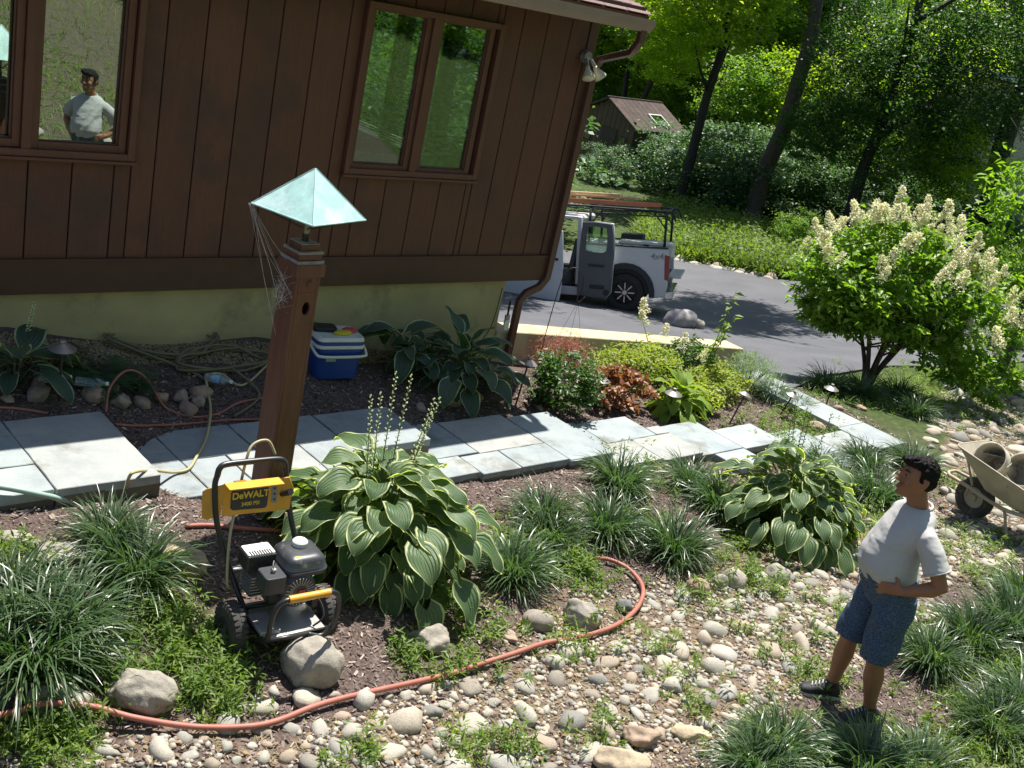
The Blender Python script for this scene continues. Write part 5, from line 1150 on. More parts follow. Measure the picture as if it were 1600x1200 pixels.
MB().lathe([(0, -.04), (.03, -.04), (.035, -.015), (.10, -.02), (.10, .02), (.035, .015), (.03, .04), (0, .04)], Mw, 24, False).build('rim', m_tray, wo, smooth=30)
ty = MB()
def ringp(x0, x1, w0, w1, z, zf): return [Vector((x0, -w0, zf)), Vector((x0, w0, zf)), Vector((x1, w1, z)), Vector((x1, -w1, z))]
# tray: outer floor, outer rim, inner copies
fo_ = [Vector((.16, -.15, .36)), Vector((.16, .15, .36)), Vector((.72, .20, .33)), Vector((.72, -.20, .33))]
rm_ = [Vector((-.16, -.27, .66)), Vector((-.16, .27, .66)), Vector((.95, .33, .55)), Vector((.95, -.33, .55))]
def tray_rings(a, b_, n=4):
    out = []
    for P in (a, b_):
        R = []
        for i in range(4):
            p, q, r = P[i - 1], P[i], P[(i + 1) % 4]
            for t in range(n + 1):
                tt = t / n; e = .07; A = q + (p - q).normalized() * e; B = q + (r - q).normalized() * e; R.append(A * (1 - tt) ** 2 + q * 2 * tt * (1 - tt) + B * tt * tt)
        out.append(R)
    return out
fo2, rm2 = tray_rings(fo_, rm_); n = len(fo2); inn = [p * .985 + Vector((.006, 0, .012)) for p in fo2]; rin = [Vector((p.x * .985 + .006, p.y * .985, p.z)) for p in rm2]
V = fo2 + rm2 + rin + inn
F = [tuple(range(n)), tuple(range(3 * n, 4 * n))[::-1]] + [(i + a * n, i + (a + 1) * n, (i + 1) % n + (a + 1) * n, (i + 1) % n + a * n) for a in range(3) for i in range(n)]
ty.add(V, F); tyo = ty.build('tray', m_tray, wbw, smooth=30)
MB().tube([p for p in rm2], .008, 6, closed=True).build('tray_rim', m_tray, tyo, smooth=True)
hn = MB()
for s in (-1, 1): hn.tube(spline([(-.20, s * .10, .30), (.05, s * .13, .30), (.5, s * .22, .31), (1.0, s * .27, .47), (1.35, s * .28, .55)], 5), .018, 8)
hn.tube(spline([(-.2, -.10, .30), (-.24, -.06, .31), (-.245, 0, .31), (-.24, .06, .31), (-.2, .10, .30)], 4), .016, 8)
hn.build('handle', m_wood, wbw, smooth=True)
for s in (-1, 1):
    MB().tube(spline([(.45, s * .2, .31), (.60, s * .2, .02), (.64, s * .2, .0), (.70, s * .2, .02), (.78, s * .22, .36)], 5), .013, 8).build('leg', m_tray, wbw, smooth=True)
    MB().tube([(.0, s * .075, .19), (.03, s * .12, .30)], .012, 6).build('wheel_bracket', m_tray, wbw)
    MB().tube([(.05, s * .11, .32), (-.05, s * .18, .56)], .012, 6).build('tray_brace', m_tray, wbw)
MB().box((.66, 0, .12), (.02, .40, .03)).build('leg_brace', m_tray, wbw)
Mb_ = wbw.matrix_basis
def inb(x, y, z): return Matrix.Translation(wbw.location) @ Matrix.Rotation(wbw.rotation_euler.z, 4, 'Z') @ Vector((x, y, z))
m_bkt = mat('cement_caked_white_bucket', (.52, .48, .38), .65, var=.12, dirt=(.3, .27, .22), dscale=7, dthr=.55)
for k, (x, y, z, tx, tz, lab) in enumerate(((.12, -.04, .60, -1.15, -.35, 'cement-caked bucket lying in the wheelbarrow with its mouth facing the camera'), (.36, .10, .60, -1.2, -.15, 'second bucket lying behind the first in the wheelbarrow'))):
    bk = thing('bucket', lab, 'bucket', inb(x, y, z)); d = (Vector((0, 0, CAMH)) - bk.location); d.z *= .25; d.normalize(); d = (d + Vector((-.15, .5 - k * .25, .45))).normalized(); bk.rotation_euler = d.to_track_quat('Z', 'Y').to_euler()
    bm_ = MB(); bm_.lathe([(0, -.26), (.125, -.26), (.128, -.25), (.148, .06), (.155, .062), (.157, .075), (.153, .08), (.158, .10), (.153, .105), (.145, .105), (.122, -.24), (0, -.24)], None, 30, False); bm_.build('shell', m_bkt, bk, smooth=30)
    for zz in (.0, .03): MB().tube([(.148 * math.cos(a), .148 * math.sin(a), zz) for a in [2 * PI * i / 24 for i in range(24)]], .006, 5, closed=True).build('band', m_bkt, bk, smooth=True)
    MB().tube(spline([(.157 * math.cos(a), .157 * math.sin(a) , .05 - .16 * math.sin(a) * (a > 0)) for a in [PI * i / 10 for i in range(11)]], 3), .003, 5).build('bail', m_steel, bk, smooth=True)
q0 = inb(-.05, .12, .60); q1 = at_depth(1434, 670, 11.9)
for k, (off_, lab) in enumerate((((0, 0, 0), 'wooden tool handle sticking out left of the wheelbarrow tray'), ((.12, -.22, -.1), 'second wooden tool handle resting beside the first in the wheelbarrow'))):
    dv = (q1 - q0).normalized(); sv = thing('shovel', lab, 'shovel', q0 + Vector(off_) * .6); sv.rotation_euler = dv.to_track_quat('Z', 'Y').to_euler()
    MB().tube([(0, 0, -.05), (0, 0, .78 - .1 * k)], [.016, .017], 8).build('handle', m_wood, sv, smooth=True)
    MB().prism([(-.09, 0), (.09, 0), (.10, -.16), (.05, -.22), (-.05, -.22), (-.10, -.16)], -.002, .002, Matrix.Translation((0, 0, -.04)) @ Matrix.Rotation(math.radians(90), 4, 'X')).build('blade', m_steel, sv)

# ------------------------------------------------------------------ bed plants
m_dkshrub = leaf_mat('dark_green_leaf', (.035, .085, .02), (.08, .16, .03), trans=.3)
m_ygreen = leaf_mat('yellow_green_leaf', (.16, .22, .03), (.30, .33, .05), trans=.4)
m_orange = leaf_mat('bronze_orange_leaf', (.15, .055, .03), (.38, .20, .08), trans=.3, tcol=(1.5, 1.1, .6))
m_pinkt = leaf_mat('dry_pink_plume', (.30, .14, .10), (.40, .22, .16), trans=.35, tcol=(1.6, 1.1, .9))
m_bloom = leaf_mat('cream_bloom', (.70, .68, .44), (.86, .84, .68), trans=.3, tcol=(1.1, 1.1, .85), rough=.6)
m_fern = leaf_mat('fern_frond', (.035, .085, .04), (.06, .12, .05), trans=.3)
def shrub(label, px, py, R, n, ncl, L, W, m, seed, cat='shrub', name='shrub', two=True, rad=.3, zlift=.95, tilt=-.05, group=None, stems=6, bm=None):
    p = G(px, py) if not isinstance(px, Vector) else px
    t = thing(name, label, cat, p, 0, group)
    cm = crown_mesh('foliage', R, n, ncl, L, W, m, seed, rad=rad, two=two, tilt=tilt, bottom=-.75)
    link('foliage', cm, t, loc=(0, 0, R[2] * zlift))
    if stems:
        mb = MB(); r = random.Random(seed)
        for i in range(stems):
            a = r.uniform(0, 6.3); e = Vector((math.cos(a) * R[0] * .6, math.sin(a) * R[1] * .6, R[2] * 1.3)); mb.tube([(0, 0, -.05), (e.x * .4, e.y * .4, e.z * .5), e], [.012 * max(1, R[2]), .009 * max(1, R[2]), .003], 6)
        mb.build('stems', bm or m_bark, t, kind='stuff')
    return t
shrub('dense dark green shrub in the bed beside the downspout', 872, 640, (.36, .36, .30), 2600, 90, .05, .028, m_dkshrub, 61)
shrub('orange and bronze leaved plant between the dark shrub and the chartreuse hosta', 955, 632, (.42, .32, .20), 620, 60, .075, .06, m_orange, 62, 'foliage plant', 'foliage_plant')
shrub('loose yellow-green shrub in the middle of the sunny bed', 985, 600, (.58, .34, .24), 3400, 100, .045, .02, m_ygreen, 63, rad=.4)
shrub('airy pink-brown plume plant at the corner by the downspout', 872, 585, (.36, .22, .22), 5200, 110, .03, .008, m_pinkt, 64, 'plume plant', 'plume_plant', two=False, rad=.5, tilt=.7)
shrub('bright green spreading shrub below the end of the retaining wall', 1110, 622, (.50, .30, .20), 3000, 90, .045, .024, m_ygreen, 65)
shrub('green leafy plant under the tall shoot in the bed', 1065, 585, (.42, .26, .24), 2000, 70, .05, .025, m_dkshrub, 66)
def panicle_mesh(seed, R=.07, H=.2, n=190, s=.022):
    rng = np.random.default_rng(seed); t = rng.uniform(0, 1, n) ** .8; r = R * (1 - t * .75) * np.sqrt(rng.uniform(.35, 1, n)); a = rng.uniform(0, 2 * PI, n)
    P = np.stack([r * np.cos(a), r * np.sin(a), t * H], 1) + rng.normal(0, .006, (n, 3)); V, F = quadleaves(P, s * 1.15, s, rng, .5)
    return mesh_np('flower_panicle', V, F, [m_bloom], {'v': np.repeat(rng.uniform(0, 1, n), 4)}, smooth=False)
PAN = [panicle_mesh(70 + k) for k in range(4)]
def flower_heads(t, pts, sc, rng):
    for p in pts: link('flower_panicle', PAN[rng.integers(4)], t, loc=p, rot=(rng.normal(0, .3), rng.normal(0, .3), rng.uniform(0, 6)), scale=sc * rng.uniform(.8, 1.2))
rng = np.random.default_rng(4)
# tall leafy shoot
def shoot(label, px, py, H, lean, seed, m, L=.08, n=34, branches=3, bloom=None):
    rr = random.Random(seed); t = thing('tall_shoot', label, 'plant', G(px, py)); st = MB(); V, F, vv = [], [], []; off = 0; rg = np.random.default_rng(seed)
    P = []
    for b_ in range(branches):
        a = lean[1] + (b_ - branches / 2) * .9; le = lean[0] * (1 + .5 * b_); h = H * (1 - .22 * b_)
        pts = [Vector((math.cos(a) * le * (i / 8) ** 1.3 * h, math.sin(a) * le * (i / 8) ** 1.3 * h, h * i / 8)) for i in range(9)]; st.tube(pts, [.007 - .0006 * i for i in range(9)], 5)
        for i in range(n):
            tt = .3 + .7 * i / n; k = min(int(tt * 8), 7); P.append(pts[k].lerp(pts[k + 1], tt * 8 - k))
    st.build('stem', m_stem, t, smooth=True); P = np.array([tuple(p) for p in P]); V, F = leaves_at(P, L, L * .5, rg, .15, .2)
    link('foliage', mesh_np('foliage', V, [F], [m], {'v': np.repeat(rg.uniform(.2, 1, len(P)), 5)}, smooth=False), t)
    return t
shoot('tall upright leafy shoot rising above the retaining wall', 1090, 610, 1.25, (.12, -.4), 5, m_weed, .10, 26, 3)
shrub('pale grey-green grassy shrub at the outer corner of the retaining wall', 1165, 615, (.34, .3, .26), 2600, 60, .09, .006, leaf_mat('grey_green_blade', (.12, .18, .12), (.22, .28, .2)), 68, two=False, tilt=.7, rad=.5)
shrub('low yellow-green plant between the chartreuse hosta and the retaining wall', 1085, 640, (.3, .25, .16), 1200, 50, .05, .03, m_ygreen, 69)
t = shrub('small hydrangea with cream flower heads against the retaining wall', 1015, 592, (.3, .22, .24), 500, 40, .08, .05, m_weed, 67, 'hydrangea', 'small_hydrangea')
flower_heads(t, [(-.02, -.05, .52), (.25, -.12, .36), (-.2, .1, .62), (.55, -.2, .25), (.5, 0, .35)], .8, rng)
t = shoot('arching hydrangea stem holding one cream flower head over the driveway edge', 1020, 590, .75, (.5, 2.5), 9, m_weed, .08, 12, 1); flower_heads(t, [(-.22, .17, .72)], 1.0, rng)
# shepherd hook
hk = thing('shepherd_hook', 'thin black shepherd hook standing by the downspout with an empty hook', 'garden hook', G(838, 575)); 
MB().tube(spline([(0, 0, -.1), (.02, 0, .5), (.05, 0, .95), (.09, 0, 1.08), (.17, 0, 1.12), (.26, 0, 1.05), (.28, 0, .9), (.25, 0, .82), (.28, 0, .78), (.33, 0, .84)], 6), .005, 6).build('rod', m_iron, hk, smooth=True)
for s in (-.12, 0, .12): MB().tube([(.27, 0, .78), (.27 + s, 0, .38)], .0015, 4).build('hanging_wire', m_iron, hk)
hk.rotation_euler = (0, 0, -.6)
# cable down the foundation corner with a hanging white bulb
cb = thing('hanging_cable', 'dark cable sloping down the foundation wall beside the downspout', 'cable', (0, 0, 0))
a_ = ony(785, 450, 7.44); c_ = ony(770, 510, 7.4); d_ = ony(748, 538, 7.35)
MB().tube(spline([(a_[0], 7.44, a_[1]), (c_[0], 7.42, c_[1]), (d_[0], 7.36, d_[1])], 6), .005, 5).build('cord', m_iron, cb)
a_ = ony(792, 500, 7.42)
br = thing('paint_brush', 'white-ended paint brush hanging beside the downspout', 'brush', (a_[0], 7.42, a_[1])); br.rotation_euler = (0, math.radians(-5), 0)
MB().box((0, 0, -.05), (.06, .02, .1)).build('bristles', mat('white_bristle', (.75, .74, .68), .8), br); MB().box((0, 0, .03), (.05, .022, .05)).build('ferrule', m_steel, br); MB().cyl((0, 0, .05), (.01, 0, .2), .01, .012, 8).build('handle', m_iron, br)
# fern in the shaded bed
def fern(label, px, py, n, L, seed):
    t = thing('fern', label, 'fern', G(px, py)); rr = random.Random(seed)
    for k in range(2):
        V = []; F = []; 
        N_ = 22
        for i in range(N_):
            s = i / N_; th = .7 - 1.5 * s; x = L * s * .9; z = L * (.75 * s - .75 * s * s); w = L * .22 * math.sin(PI * min(1, s * 1.05 + .08)) * (1 - s * .3)
            for sd in (-1, 1):
                b = len(V); d = .006; V += [(x - d, 0, z), (x + .012 + w * .25, sd * w, z - w * .25), (x + d + .004, 0, z)]; F.append((b, b + 1, b + 2))
        me = mesh_np('frond', V, np.array(F), [m_fern], {'v': np.linspace(0, 1, len(V))}, smooth=False)
        for i in range(n // 2): link('frond', me, t, rot=(rr.gauss(0, .15), rr.gauss(0, .2), rr.uniform(0, 6.3)), scale=rr.uniform(.75, 1.15))
    return t
fern('fern with arching fronds right of the shaded path light', 155, 590, 20, .5, 1)
fern('smaller fern left of the hose coil', 215, 600, 14, .36, 2)

# ------------------------------------------------------------------ hydrangea tree
m_hyd = leaf_mat('hydrangea_leaf', (.08, .17, .025), (.22, .33, .045), rough=.45, trans=.4, tcol=(1.9, 2.1, .5))
hp = G(1350, 612); ht = thing('hydrangea_tree', 'large hydrangea tree covered with cream flower cones beside the driveway', 'hydrangea tree', hp); ht.scale = (1.08, 1.08, 1.12)
rr = random.Random(6); mb = MB(); tips = []
for k in range(7):
    a = k * .9 + .3; top = Vector((math.cos(a) * .75, math.sin(a) * .75, 1.55 + rr.uniform(-.2, .3))); P = [Vector((math.cos(a) * .04, math.sin(a) * .04, -.1)), Vector((math.cos(a) * .07, math.sin(a) * .07, .25)), Vector((top.x * .35, top.y * .35, .7)), top]
    P = spline(P, 4); mb.tube(P, [.045 * (1 - .75 * i / (len(P) - 1)) for i in range(len(P))], 8)
    for q in range(3):
        b_ = P[7 + q]; e = b_ + Vector((rr.gauss(0, .5), rr.gauss(0, .5), rr.uniform(.2, .6))); mb.tube([b_, (b_ + e) / 2 + Vector((0, 0, .05)), e], [.014, .01, .004], 6)
mb.build('trunk', m_bark, ht, smooth=True)
rng = np.random.default_rng(77)
CU = np.array([.741, -.64, 0.])    # across the picture, on the ground
lobes = [((-.7, 0, 1.0), (.6, .7, .34), 900), ((.3, 0, .95), (.7, .7, .34), 900), ((-.3, 0, 1.4), (1.1, 1.05, .70), 3000), ((-.75, 0, 1.3), (.6, .7, .62), 1200), ((.95, .1, .95), (.72, .8, .60), 1500), ((.55, 0, 1.45), (.65, .7, .5), 900), ((1.5, 0, .5), (.42, .5, .42), 550), ((-.1, 0, 1.98), (.65, .6, .35), 700)]
PP, vv = [], []
for (c, R, n) in lobes:
    n = int(n * 1.7); P, cv = clumps(n, int(n / 26), R, rng, .22, .35); c = CU * c[0] + np.array([0, 0, c[2]]); PP.append(P + c); vv.append(cv)
P = np.concatenate(PP); cv = np.concatenate(vv); V, F = leaves_at(P, .10, .055, rng, -.15, .22)
link('crown', mesh_np('crown', V, [F], [m_hyd], {'v': np.repeat(np.clip(cv * .5 + rng.uniform(0, .5, len(P)), 0, 1), 5)}, smooth=False), ht)
for i in range(16):
    a = i * 2.4; x = -1.45 + 2.8 * (i / 15); y = rng.uniform(-.5, .5); z0 = 1.5 - .25 * abs(x - .1); z_ = z0 + rng.uniform(.45, .8); n = 26; t_ = rng.uniform(0, 1, n); bx2 = CU * x + np.array([.64, .741, 0]) * y
    Pk = bx2 * (.8 + .3 * t_[:, None]) + np.stack([t_ * 0, t_ * 0, z0 + (z_ - z0) * t_], 1) + rng.normal(0, .03, (n, 3)); V, F = leaves_at(Pk, .10, .055, rng, .1, .2); link('crown', mesh_np('crown', V, [F], [m_hyd], {'v': np.repeat(rng.uniform(.2, 1, n), 5)}, smooth=False), ht)
FH = []
for (c, R, n) in lobes:
    for i in range({3000: 34, 1200: 13, 1500: 13, 900: 5, 550: 5, 700: 10}[n]):
        d = rng.normal(size=3); d[2] = abs(d[2]) * 1.0 + .25; d /= np.linalg.norm(d); FH.append(tuple(CU * c[0] + np.array([0, 0, c[2]]) + d * np.array(R) * 1.03))
for i, (x, z, k) in enumerate(((-.3, 2.5, 3), (.06, 2.46, 3), (-.75, 2.2, 2), (.85, 2.15, 3), (1.3, 1.9, 3), (1.6, 1.7, 2))):
    for j in range(k): FH.append(tuple(CU * (x + rng.normal(0, .07)) + np.array([rng.normal(0, .07), 0, z - .10 * j - .15])))
    n = 40; Pk = np.stack([np.full(n, 0.), np.full(n, 0.), rng.uniform(z - .6, z, n)], 1) + CU * x + rng.normal(0, .05, (n, 3)); V, F = leaves_at(Pk, .10, .05, rng, 0, .2); link('crown', mesh_np('crown', V, [F], [m_hyd], {'v': np.repeat(rng.uniform(0, 1, n), 5)}, smooth=False), ht)
flower_heads(ht, FH, 1.12, rng)

# ------------------------------------------------------------------ pickup truck
m_white = mat('white_truck_paint', (.60, .61, .63), .25, var=.03, spec=.6); m_wheelarch = mat('dark_arch_plastic', (.02, .028, .035), .5, var=.1)
m_tyre = mat('tyre_rubber', (.03, .03, .03), .8, var=.15); m_alloy = mat('machined_alloy', (.5, .5, .5), .3, .8, var=.05); m_cabin = mat('charcoal_trim', (.10, .105, .115), .55, var=.08); m_cabin2 = mat('dark_trim', (.02, .022, .025), .6)
m_tail = mat('red_tail_lens', (.28, .012, .012), .2, spec=.8); m_tgl = glass_mat(); m_tgl.name = 'vehicle_glass'
W0 = at_depth(976, 457, 21.8); bb = math.radians(3); pit = math.radians(-10.5)
d2 = np.array([.766, .642]); p2 = np.array([-.642, .766]); h2 = math.cos(bb) * p2 + math.sin(bb) * d2
hx = Vector((h2[0] * math.cos(pit), h2[1] * math.cos(pit), math.sin(pit))); ly = Vector((-h2[1], h2[0], math.tan(math.radians(7)))); ly = (ly - hx * ly.dot(hx)).normalized(); uz = hx.cross(ly)
tk = thing('pickup_truck', 'white extended-cab pickup truck with open doors and a ladder rack on the driveway', 'pickup truck')
tk.matrix_world = frame_matrix(W0, hx, ly, uz)     # +x front, +y its left side (towards the camera), origin: rear left hub
WB = 3.62; BW = -1.9
def side_ext(pts, y0, y1): # polygon in x,z extruded over y
    M = Matrix(((1, 0, 0, 0), (0, 0, 1, 0), (0, 1, 0, 0), (0, 0, 0, 1))); return MB().prism(pts, y0, y1, M)
def arc(cx, cz, r, a0, a1, n=12): return [(cx + r * math.cos(math.radians(a0 + (a1 - a0) * i / n)), cz + r * math.sin(math.radians(a0 + (a1 - a0) * i / n))) for i in range(n + 1)]
bedside = [(-.80, .92), (-.84, .2), (-.80, -.02), (-.6, -.06)] + arc(0, 0, .50, 190, -10, 14) + [(.55, -.12), (.86, -.12), (.86, .92)]
for y0, y1 in ((.02, .10), (BW - .10, BW - .02)): side_ext(bedside, y0, y1).build('bed_side', m_white, tk, bevel=.02, smooth=30)
flare = arc(0, 0, .60, 185, -5, 14) + arc(0, 0, .49, -5, 185, 14); side_ext(flare, .10, .125).build('wheel_flare', m_wheelarch, tk, bevel=.006)
side_ext([(-.62, .0)] + arc(0, 0, .56, 180, 0, 12) + [(.62, 0)], -.32, .0).build('wheel_well', m_cabin2, tk)
MB().box((.03, BW / 2, .34), (1.64, 1.86, .06)).build('bed_floor', m_cabin2, tk); MB().box((.84, BW / 2, .64), (.05, 1.9, .56)).build('bed_front', m_white, tk)
for y in (.06, BW - .06): MB().box((.03, y, .935), (1.66, .11, .025)).build('bed_rail_cap', m_cabin2, tk, bevel=.006)
MB().box((-.95, BW / 2, .36), (.26, 1.55, .06)).build('tailgate', m_white, tk, bevel=.015)
MB().box((-.86, BW / 2, -.0), (.16, 2.0, .15)).build('rear_bumper', mat('chrome', (.6, .6, .6), .15, .9, var=.02), tk, bevel=.02)
side_ext([(-.845, .80), (-.855, .30), (-.77, .32), (-.74, .80)], .045, .112).build('tail_light', m_tail, tk, bevel=.012)
text_obj('4x4', .17, .002, mat('decal_grey', (.25, .25, .26), .4), tk, frame_matrix((-.60, .103, .76), Vector((-1, 0, 0)), Vector((0, 0, 1)), Vector((0, 1, 0))), .003)
# cab shell: roof, pillars, rear wall, hood, fender
def cabpart(pts, y0, y1, name, m, b=.015): return side_ext(pts, y0, y1).build(name, m, tk, bevel=b, smooth=30)
cabpart([(.90, 1.40), (.98, 1.47), (2.1, 1.50), (2.55, 1.45), (2.6, 1.41), (2.1, 1.44), (.98, 1.41)], BW + .10, -.10, 'roof', m_white)
cabpart([(.88, .1), (.94, 1.44), (1.02, 1.44), (1.0, .1)], BW + .02, .08, 'rear_cab_wall', m_white) 
MB().box((.95, BW / 2, 1.12), (.125, 1.3, .42)).build('rear_window', m_tgl, tk)
for y in (0.0, BW + .02):
    cabpart([(.93, 1.33), (.96, 1.45), (2.2, 1.47), (2.6, 1.40), (3.25, .92), (3.18, .90), (2.55, 1.34), (2.2, 1.40), (1.02, 1.385)], y - .04 if y == 0 else y, y + .06 if y == 0 else y + .08, 'door_frame', m_white)
    cabpart([(.88, -.12), (.88, .05), (2.9, .05), (2.9, -.12)], y - .03, y + .07, 'rocker_panel', m_white)
cabpart([(2.9, -.1), (2.9, .88), (3.3, .90), (4.5, .74), (4.6, .3), (4.55, -.12), (4.15, -.12)] + arc(WB, 0, .5, -10, 190, 12)[0:] , .0, .09, 'front_fender', m_white)
cabpart([(2.95, .84), (3.3, .905), (4.5, .745), (4.6, .3), (4.55, .0), (2.95, .0)], BW + .05, -.01, 'hood', m_white)
MB().add([(2.6, -.1, 1.41), (2.6, BW + .1, 1.41), (3.25, BW + .08, .9), (3.25, -.08, .9)], [(0, 1, 2, 3)]).build('windshield', m_tgl, tk)
MB().box((1.9, BW / 2, -.02), (1.9, 1.8, .1)).build('cab_floor', m_cabin2, tk)
for x in (1.35, 2.1): 
    for y in (-.45, -1.4): MB().loft([((x, y, .05), (.24, 0, 0), (0, .25, 0)), ((x, y, .36), (.25, 0, 0), (0, .26, 0))], 14, 5).build('seat', m_cabin, tk, smooth=40); MB().loft([((x - .2, y, .36), (.07, 0, 0), (0, .25, 0)), ((x - .3, y, .95), (.06, 0, 0), (0, .2, 0))], 14, 4).build('seat', m_cabin, tk, smooth=40)
MB().loft([((.95 + .4, -.05, .05), (.02, 0, 0), (0, .04, 0)), ((.93 + .42, -.05, 1.38), (.02, 0, 0), (0, .04, 0))], 8, 4)
MB().tube([(2.62, -.5, .78), (2.72, -.5, .72)], .03, 8).build('steering_column', m_cabin2, tk)
MB().tube([(2.6 + .04 * math.sin(a), -.5 + .18 * math.cos(a), .8 + .18 * math.sin(a)) for a in [2 * PI * i / 20 for i in range(20)]], .015, 6, closed=True).build('steering_wheel', m_cabin2, tk, smooth=True)
def wheel(x, y, s=1):
    Mx = Matrix.Rotation(math.radians(-90 * s), 4, 'X'); Mx.translation = (x, y, 0)
    w_ = MB().lathe([(.23, -.12), (.33, -.135), (.375, -.12), (.392, -.08), (.392, .08), (.375, .12), (.33, .135), (.25, .115), (.24, .10), (.23, .0)], Mx, 40, False).build('wheel', m_tyre, tk, smooth=35)
    MB().lathe([(0, .03), (.10, .03), (.235, .02), (.24, .105), (.225, .108), (.215, .05), (.215, .0), (0, .0)], Mx, 36, False).build('rim', m_cabin2, w_, smooth=35)
    for k in range(8):
        a = 2 * PI * k / 8; sp = MB(); R = Matrix.Rotation(a, 3, 'Z'); sp.box((0, 0, 0), (.03, .15, .02), taper=.8); sp.v = [tuple(Mx @ (R @ (Vector(p) + Vector((0, .135, .085))))) for p in sp.v]; sp.build('spoke', m_alloy, w_)
    MB().lathe([(0, .10), (.045, .10), (.06, .085), (.06, .06)], Mx, 20, False).build('hub_cap', m_alloy, w_, smooth=35)
wheel(0, -.06); wheel(WB, -.06); wheel(0, BW + .06, -1); wheel(WB, BW + .06, -1)
# rear half door swung back along the bed, charcoal inside faces the camera
def door(hinge, ang, pts, win, name, inner, outer, flip=False):
    """pts: outline (along, z); door swings about vertical hinge at (x,y)"""
    D = link(name, None, tk, loc=(hinge[0], hinge[1], 0), rot=(0, 0, ang))
    M = Matrix(((1, 0, 0, 0), (0, 0, 1, 0), (0, 1, 0, 0), (0, 0, 0, 1)))
    xs_ = [p[0] for p in pts]; n = len(pts); wn_ = len(win)
    def ring(y, P): return [Vector((p[0], y, p[1])) for p in P]
    def shell(nm, y0, y1, m, out=pts, hole=win):
        # skin with a window hole: bridge outline to hole (same count)
        mb = MB(); O0, H0, O1, H1 = ring(y0, out), ring(y0, hole), ring(y1, out), ring(y1, hole); k = len(out); V = O0 + H0 + O1 + H1; F = []
        for i in range(k):
            j = (i + 1) % k; F += [(i, j, k + j, k + i), (2 * k + j, 2 * k + i, 3 * k + i, 3 * k + j), (i, 2 * k + i, 2 * k + j, j), (k + i, k + j, 3 * k + j, 3 * k + i)]
        mb.add(V, F); o = mb.build(nm, m, D, bevel=.01, smooth=30); return o
    shell('outer_skin', 0, .035, outer); shell('inner_trim', -.075, -.001, inner, [(p[0] * .985 + (.008), p[1] * .985 + .008) for p in pts], [(q[0] * 1, q[1]) for q in win])
    MB().prism([(a, b_) for a, b_ in win], -.02, -.015, M).build('door_window', m_tgl, D)
    return D, M
# outlines and holes with matching counts, hinge side at x=0, door extends +x
o_pts = [(0, -.10), (.3, -.13), (.60, -.12), (.70, .0), (.72, .75), (.70, 1.10), (.66, 1.36), (.3, 1.38), (.03, 1.36), (0, .85), (0, .5), (0, .2)]
w_pts = [(.12, .80), (.3, .78), (.50, .78), (.56, .82), (.575, .95), (.57, 1.10), (.54, 1.26), (.3, 1.28), (.14, 1.26), (.11, 1.1), (.11, .95), (.11, .85)]
D, M = door((.93, .11), math.radians(171), [(x, z) for x, z in o_pts], w_pts, 'rear_half_door', m_cabin, m_white)
D.rotation_euler.z = math.radians(180 - 12)
for (x, z, w, h) in ((.38, .52, .34, .045), (.42, .10, .30, .07)): MB().box((x, -.085, z), (w, .03, h)).build('door_pull' if z > .3 else 'door_pocket', m_cabin2 if z < .3 else m_wheelarch, D, bevel=.01)
MB().cyl((.62, -.07, -.0), (.62, -.09, -.0), .06, n=16).build('speaker_grille', m_cabin2, D)
o2 = [(0, -.12), (-.5, -.14), (-1.10, -.12), (-1.15, .0), (-1.16, .45), (-1.14, .82), (-1.12, 1.15), (-1.0, 1.34), (-.68, 1.36), (-.32, 1.15), (0, .90), (0, .4)]
w2 = [(-.18, .84), (-.5, .80), (-.9, .80), (-1.03, .81), (-1.04, .86), (-1.04, .95), (-1.02, 1.1), (-.95, 1.24), (-.70, 1.27), (-.42, 1.12), (-.2, .94), (-.17, .88)]
o2 = [(a * 1.22, b_ - (.22 if b_ < 0 else 0)) for a, b_ in o2]; w2 = [(a * 1.22, b_) for a, b_ in w2]
D2, M = door((2.58, .09), 0, o2, w2, 'front_door', m_cabin, m_white); D2.rotation_euler.z = math.radians(-13)
MB().box((-1.2, .045, .60), (.22, .02, .05)).build('handle', m_cabin2, D2, bevel=.008); MB().box((-.12, .12, .9), (.12, .2, .18)).build('side_mirror', m_cabin2, D2, bevel=.03)
MB().box((1.9, .045, .02), (1.9, .012, .05)).build('sill_trim', m_cabin2, tk)
MB().box((-.05, .104, .60), (.14, .006, .12)).build('fuel_door', m_white, tk, bevel=.004)
for y in (.03,): MB().box((.9, y + .06, .4), (.012, .06, .9)).build('panel_gap', m_cabin2, tk)
# rack
m_rack = mat('black_rack_steel', (.02, .02, .022), .4, .3, spec=.6)
rk = MB()
for y in (.06, BW - .06):
    rk.tube(spline([(-.90, y, 1.46), (-.84, y, 1.60), (-.70, y, 1.64), (.5, y, 1.66), (2.4, y, 1.66), (2.7, y, 1.62)], 5), .022, 8)
    rk.tube([(-.76, y, 1.54), (2.4, y, 1.55)], .014, 6)
    for x in (-.72, .78): rk.tube([(x, y, .93), (x, y, 1.64)], .026, 8); rk.tube([(x, y, 1.3), (x + (.25 if x < 0 else -.25), y, 1.62)], .014, 6)
for x in (-.72, .0, .78, 1.6, 2.35): rk.tube([(x, .06, 1.64), (x, BW - .06, 1.64)], .02, 8)
rk.build('ladder_rack', m_rack, tk, smooth=True)
Mt = tk.matrix_world.copy(); bpy.context.view_layer.update(); Mt = frame_matrix(W0, hx, ly, uz)
def on_truck(name, label, cat, x, y, z):
    t = thing(name, label, cat); t.matrix_world = Mt @ Matrix.Translation((x, y, z)); return t
m_lad = mat('orange_fibreglass', (.62, .20, .10), .5, var=.08); m_timber = mat('pale_timber', (.60, .44, .26), .7, var=.12, stretch=(1, 8, 8))
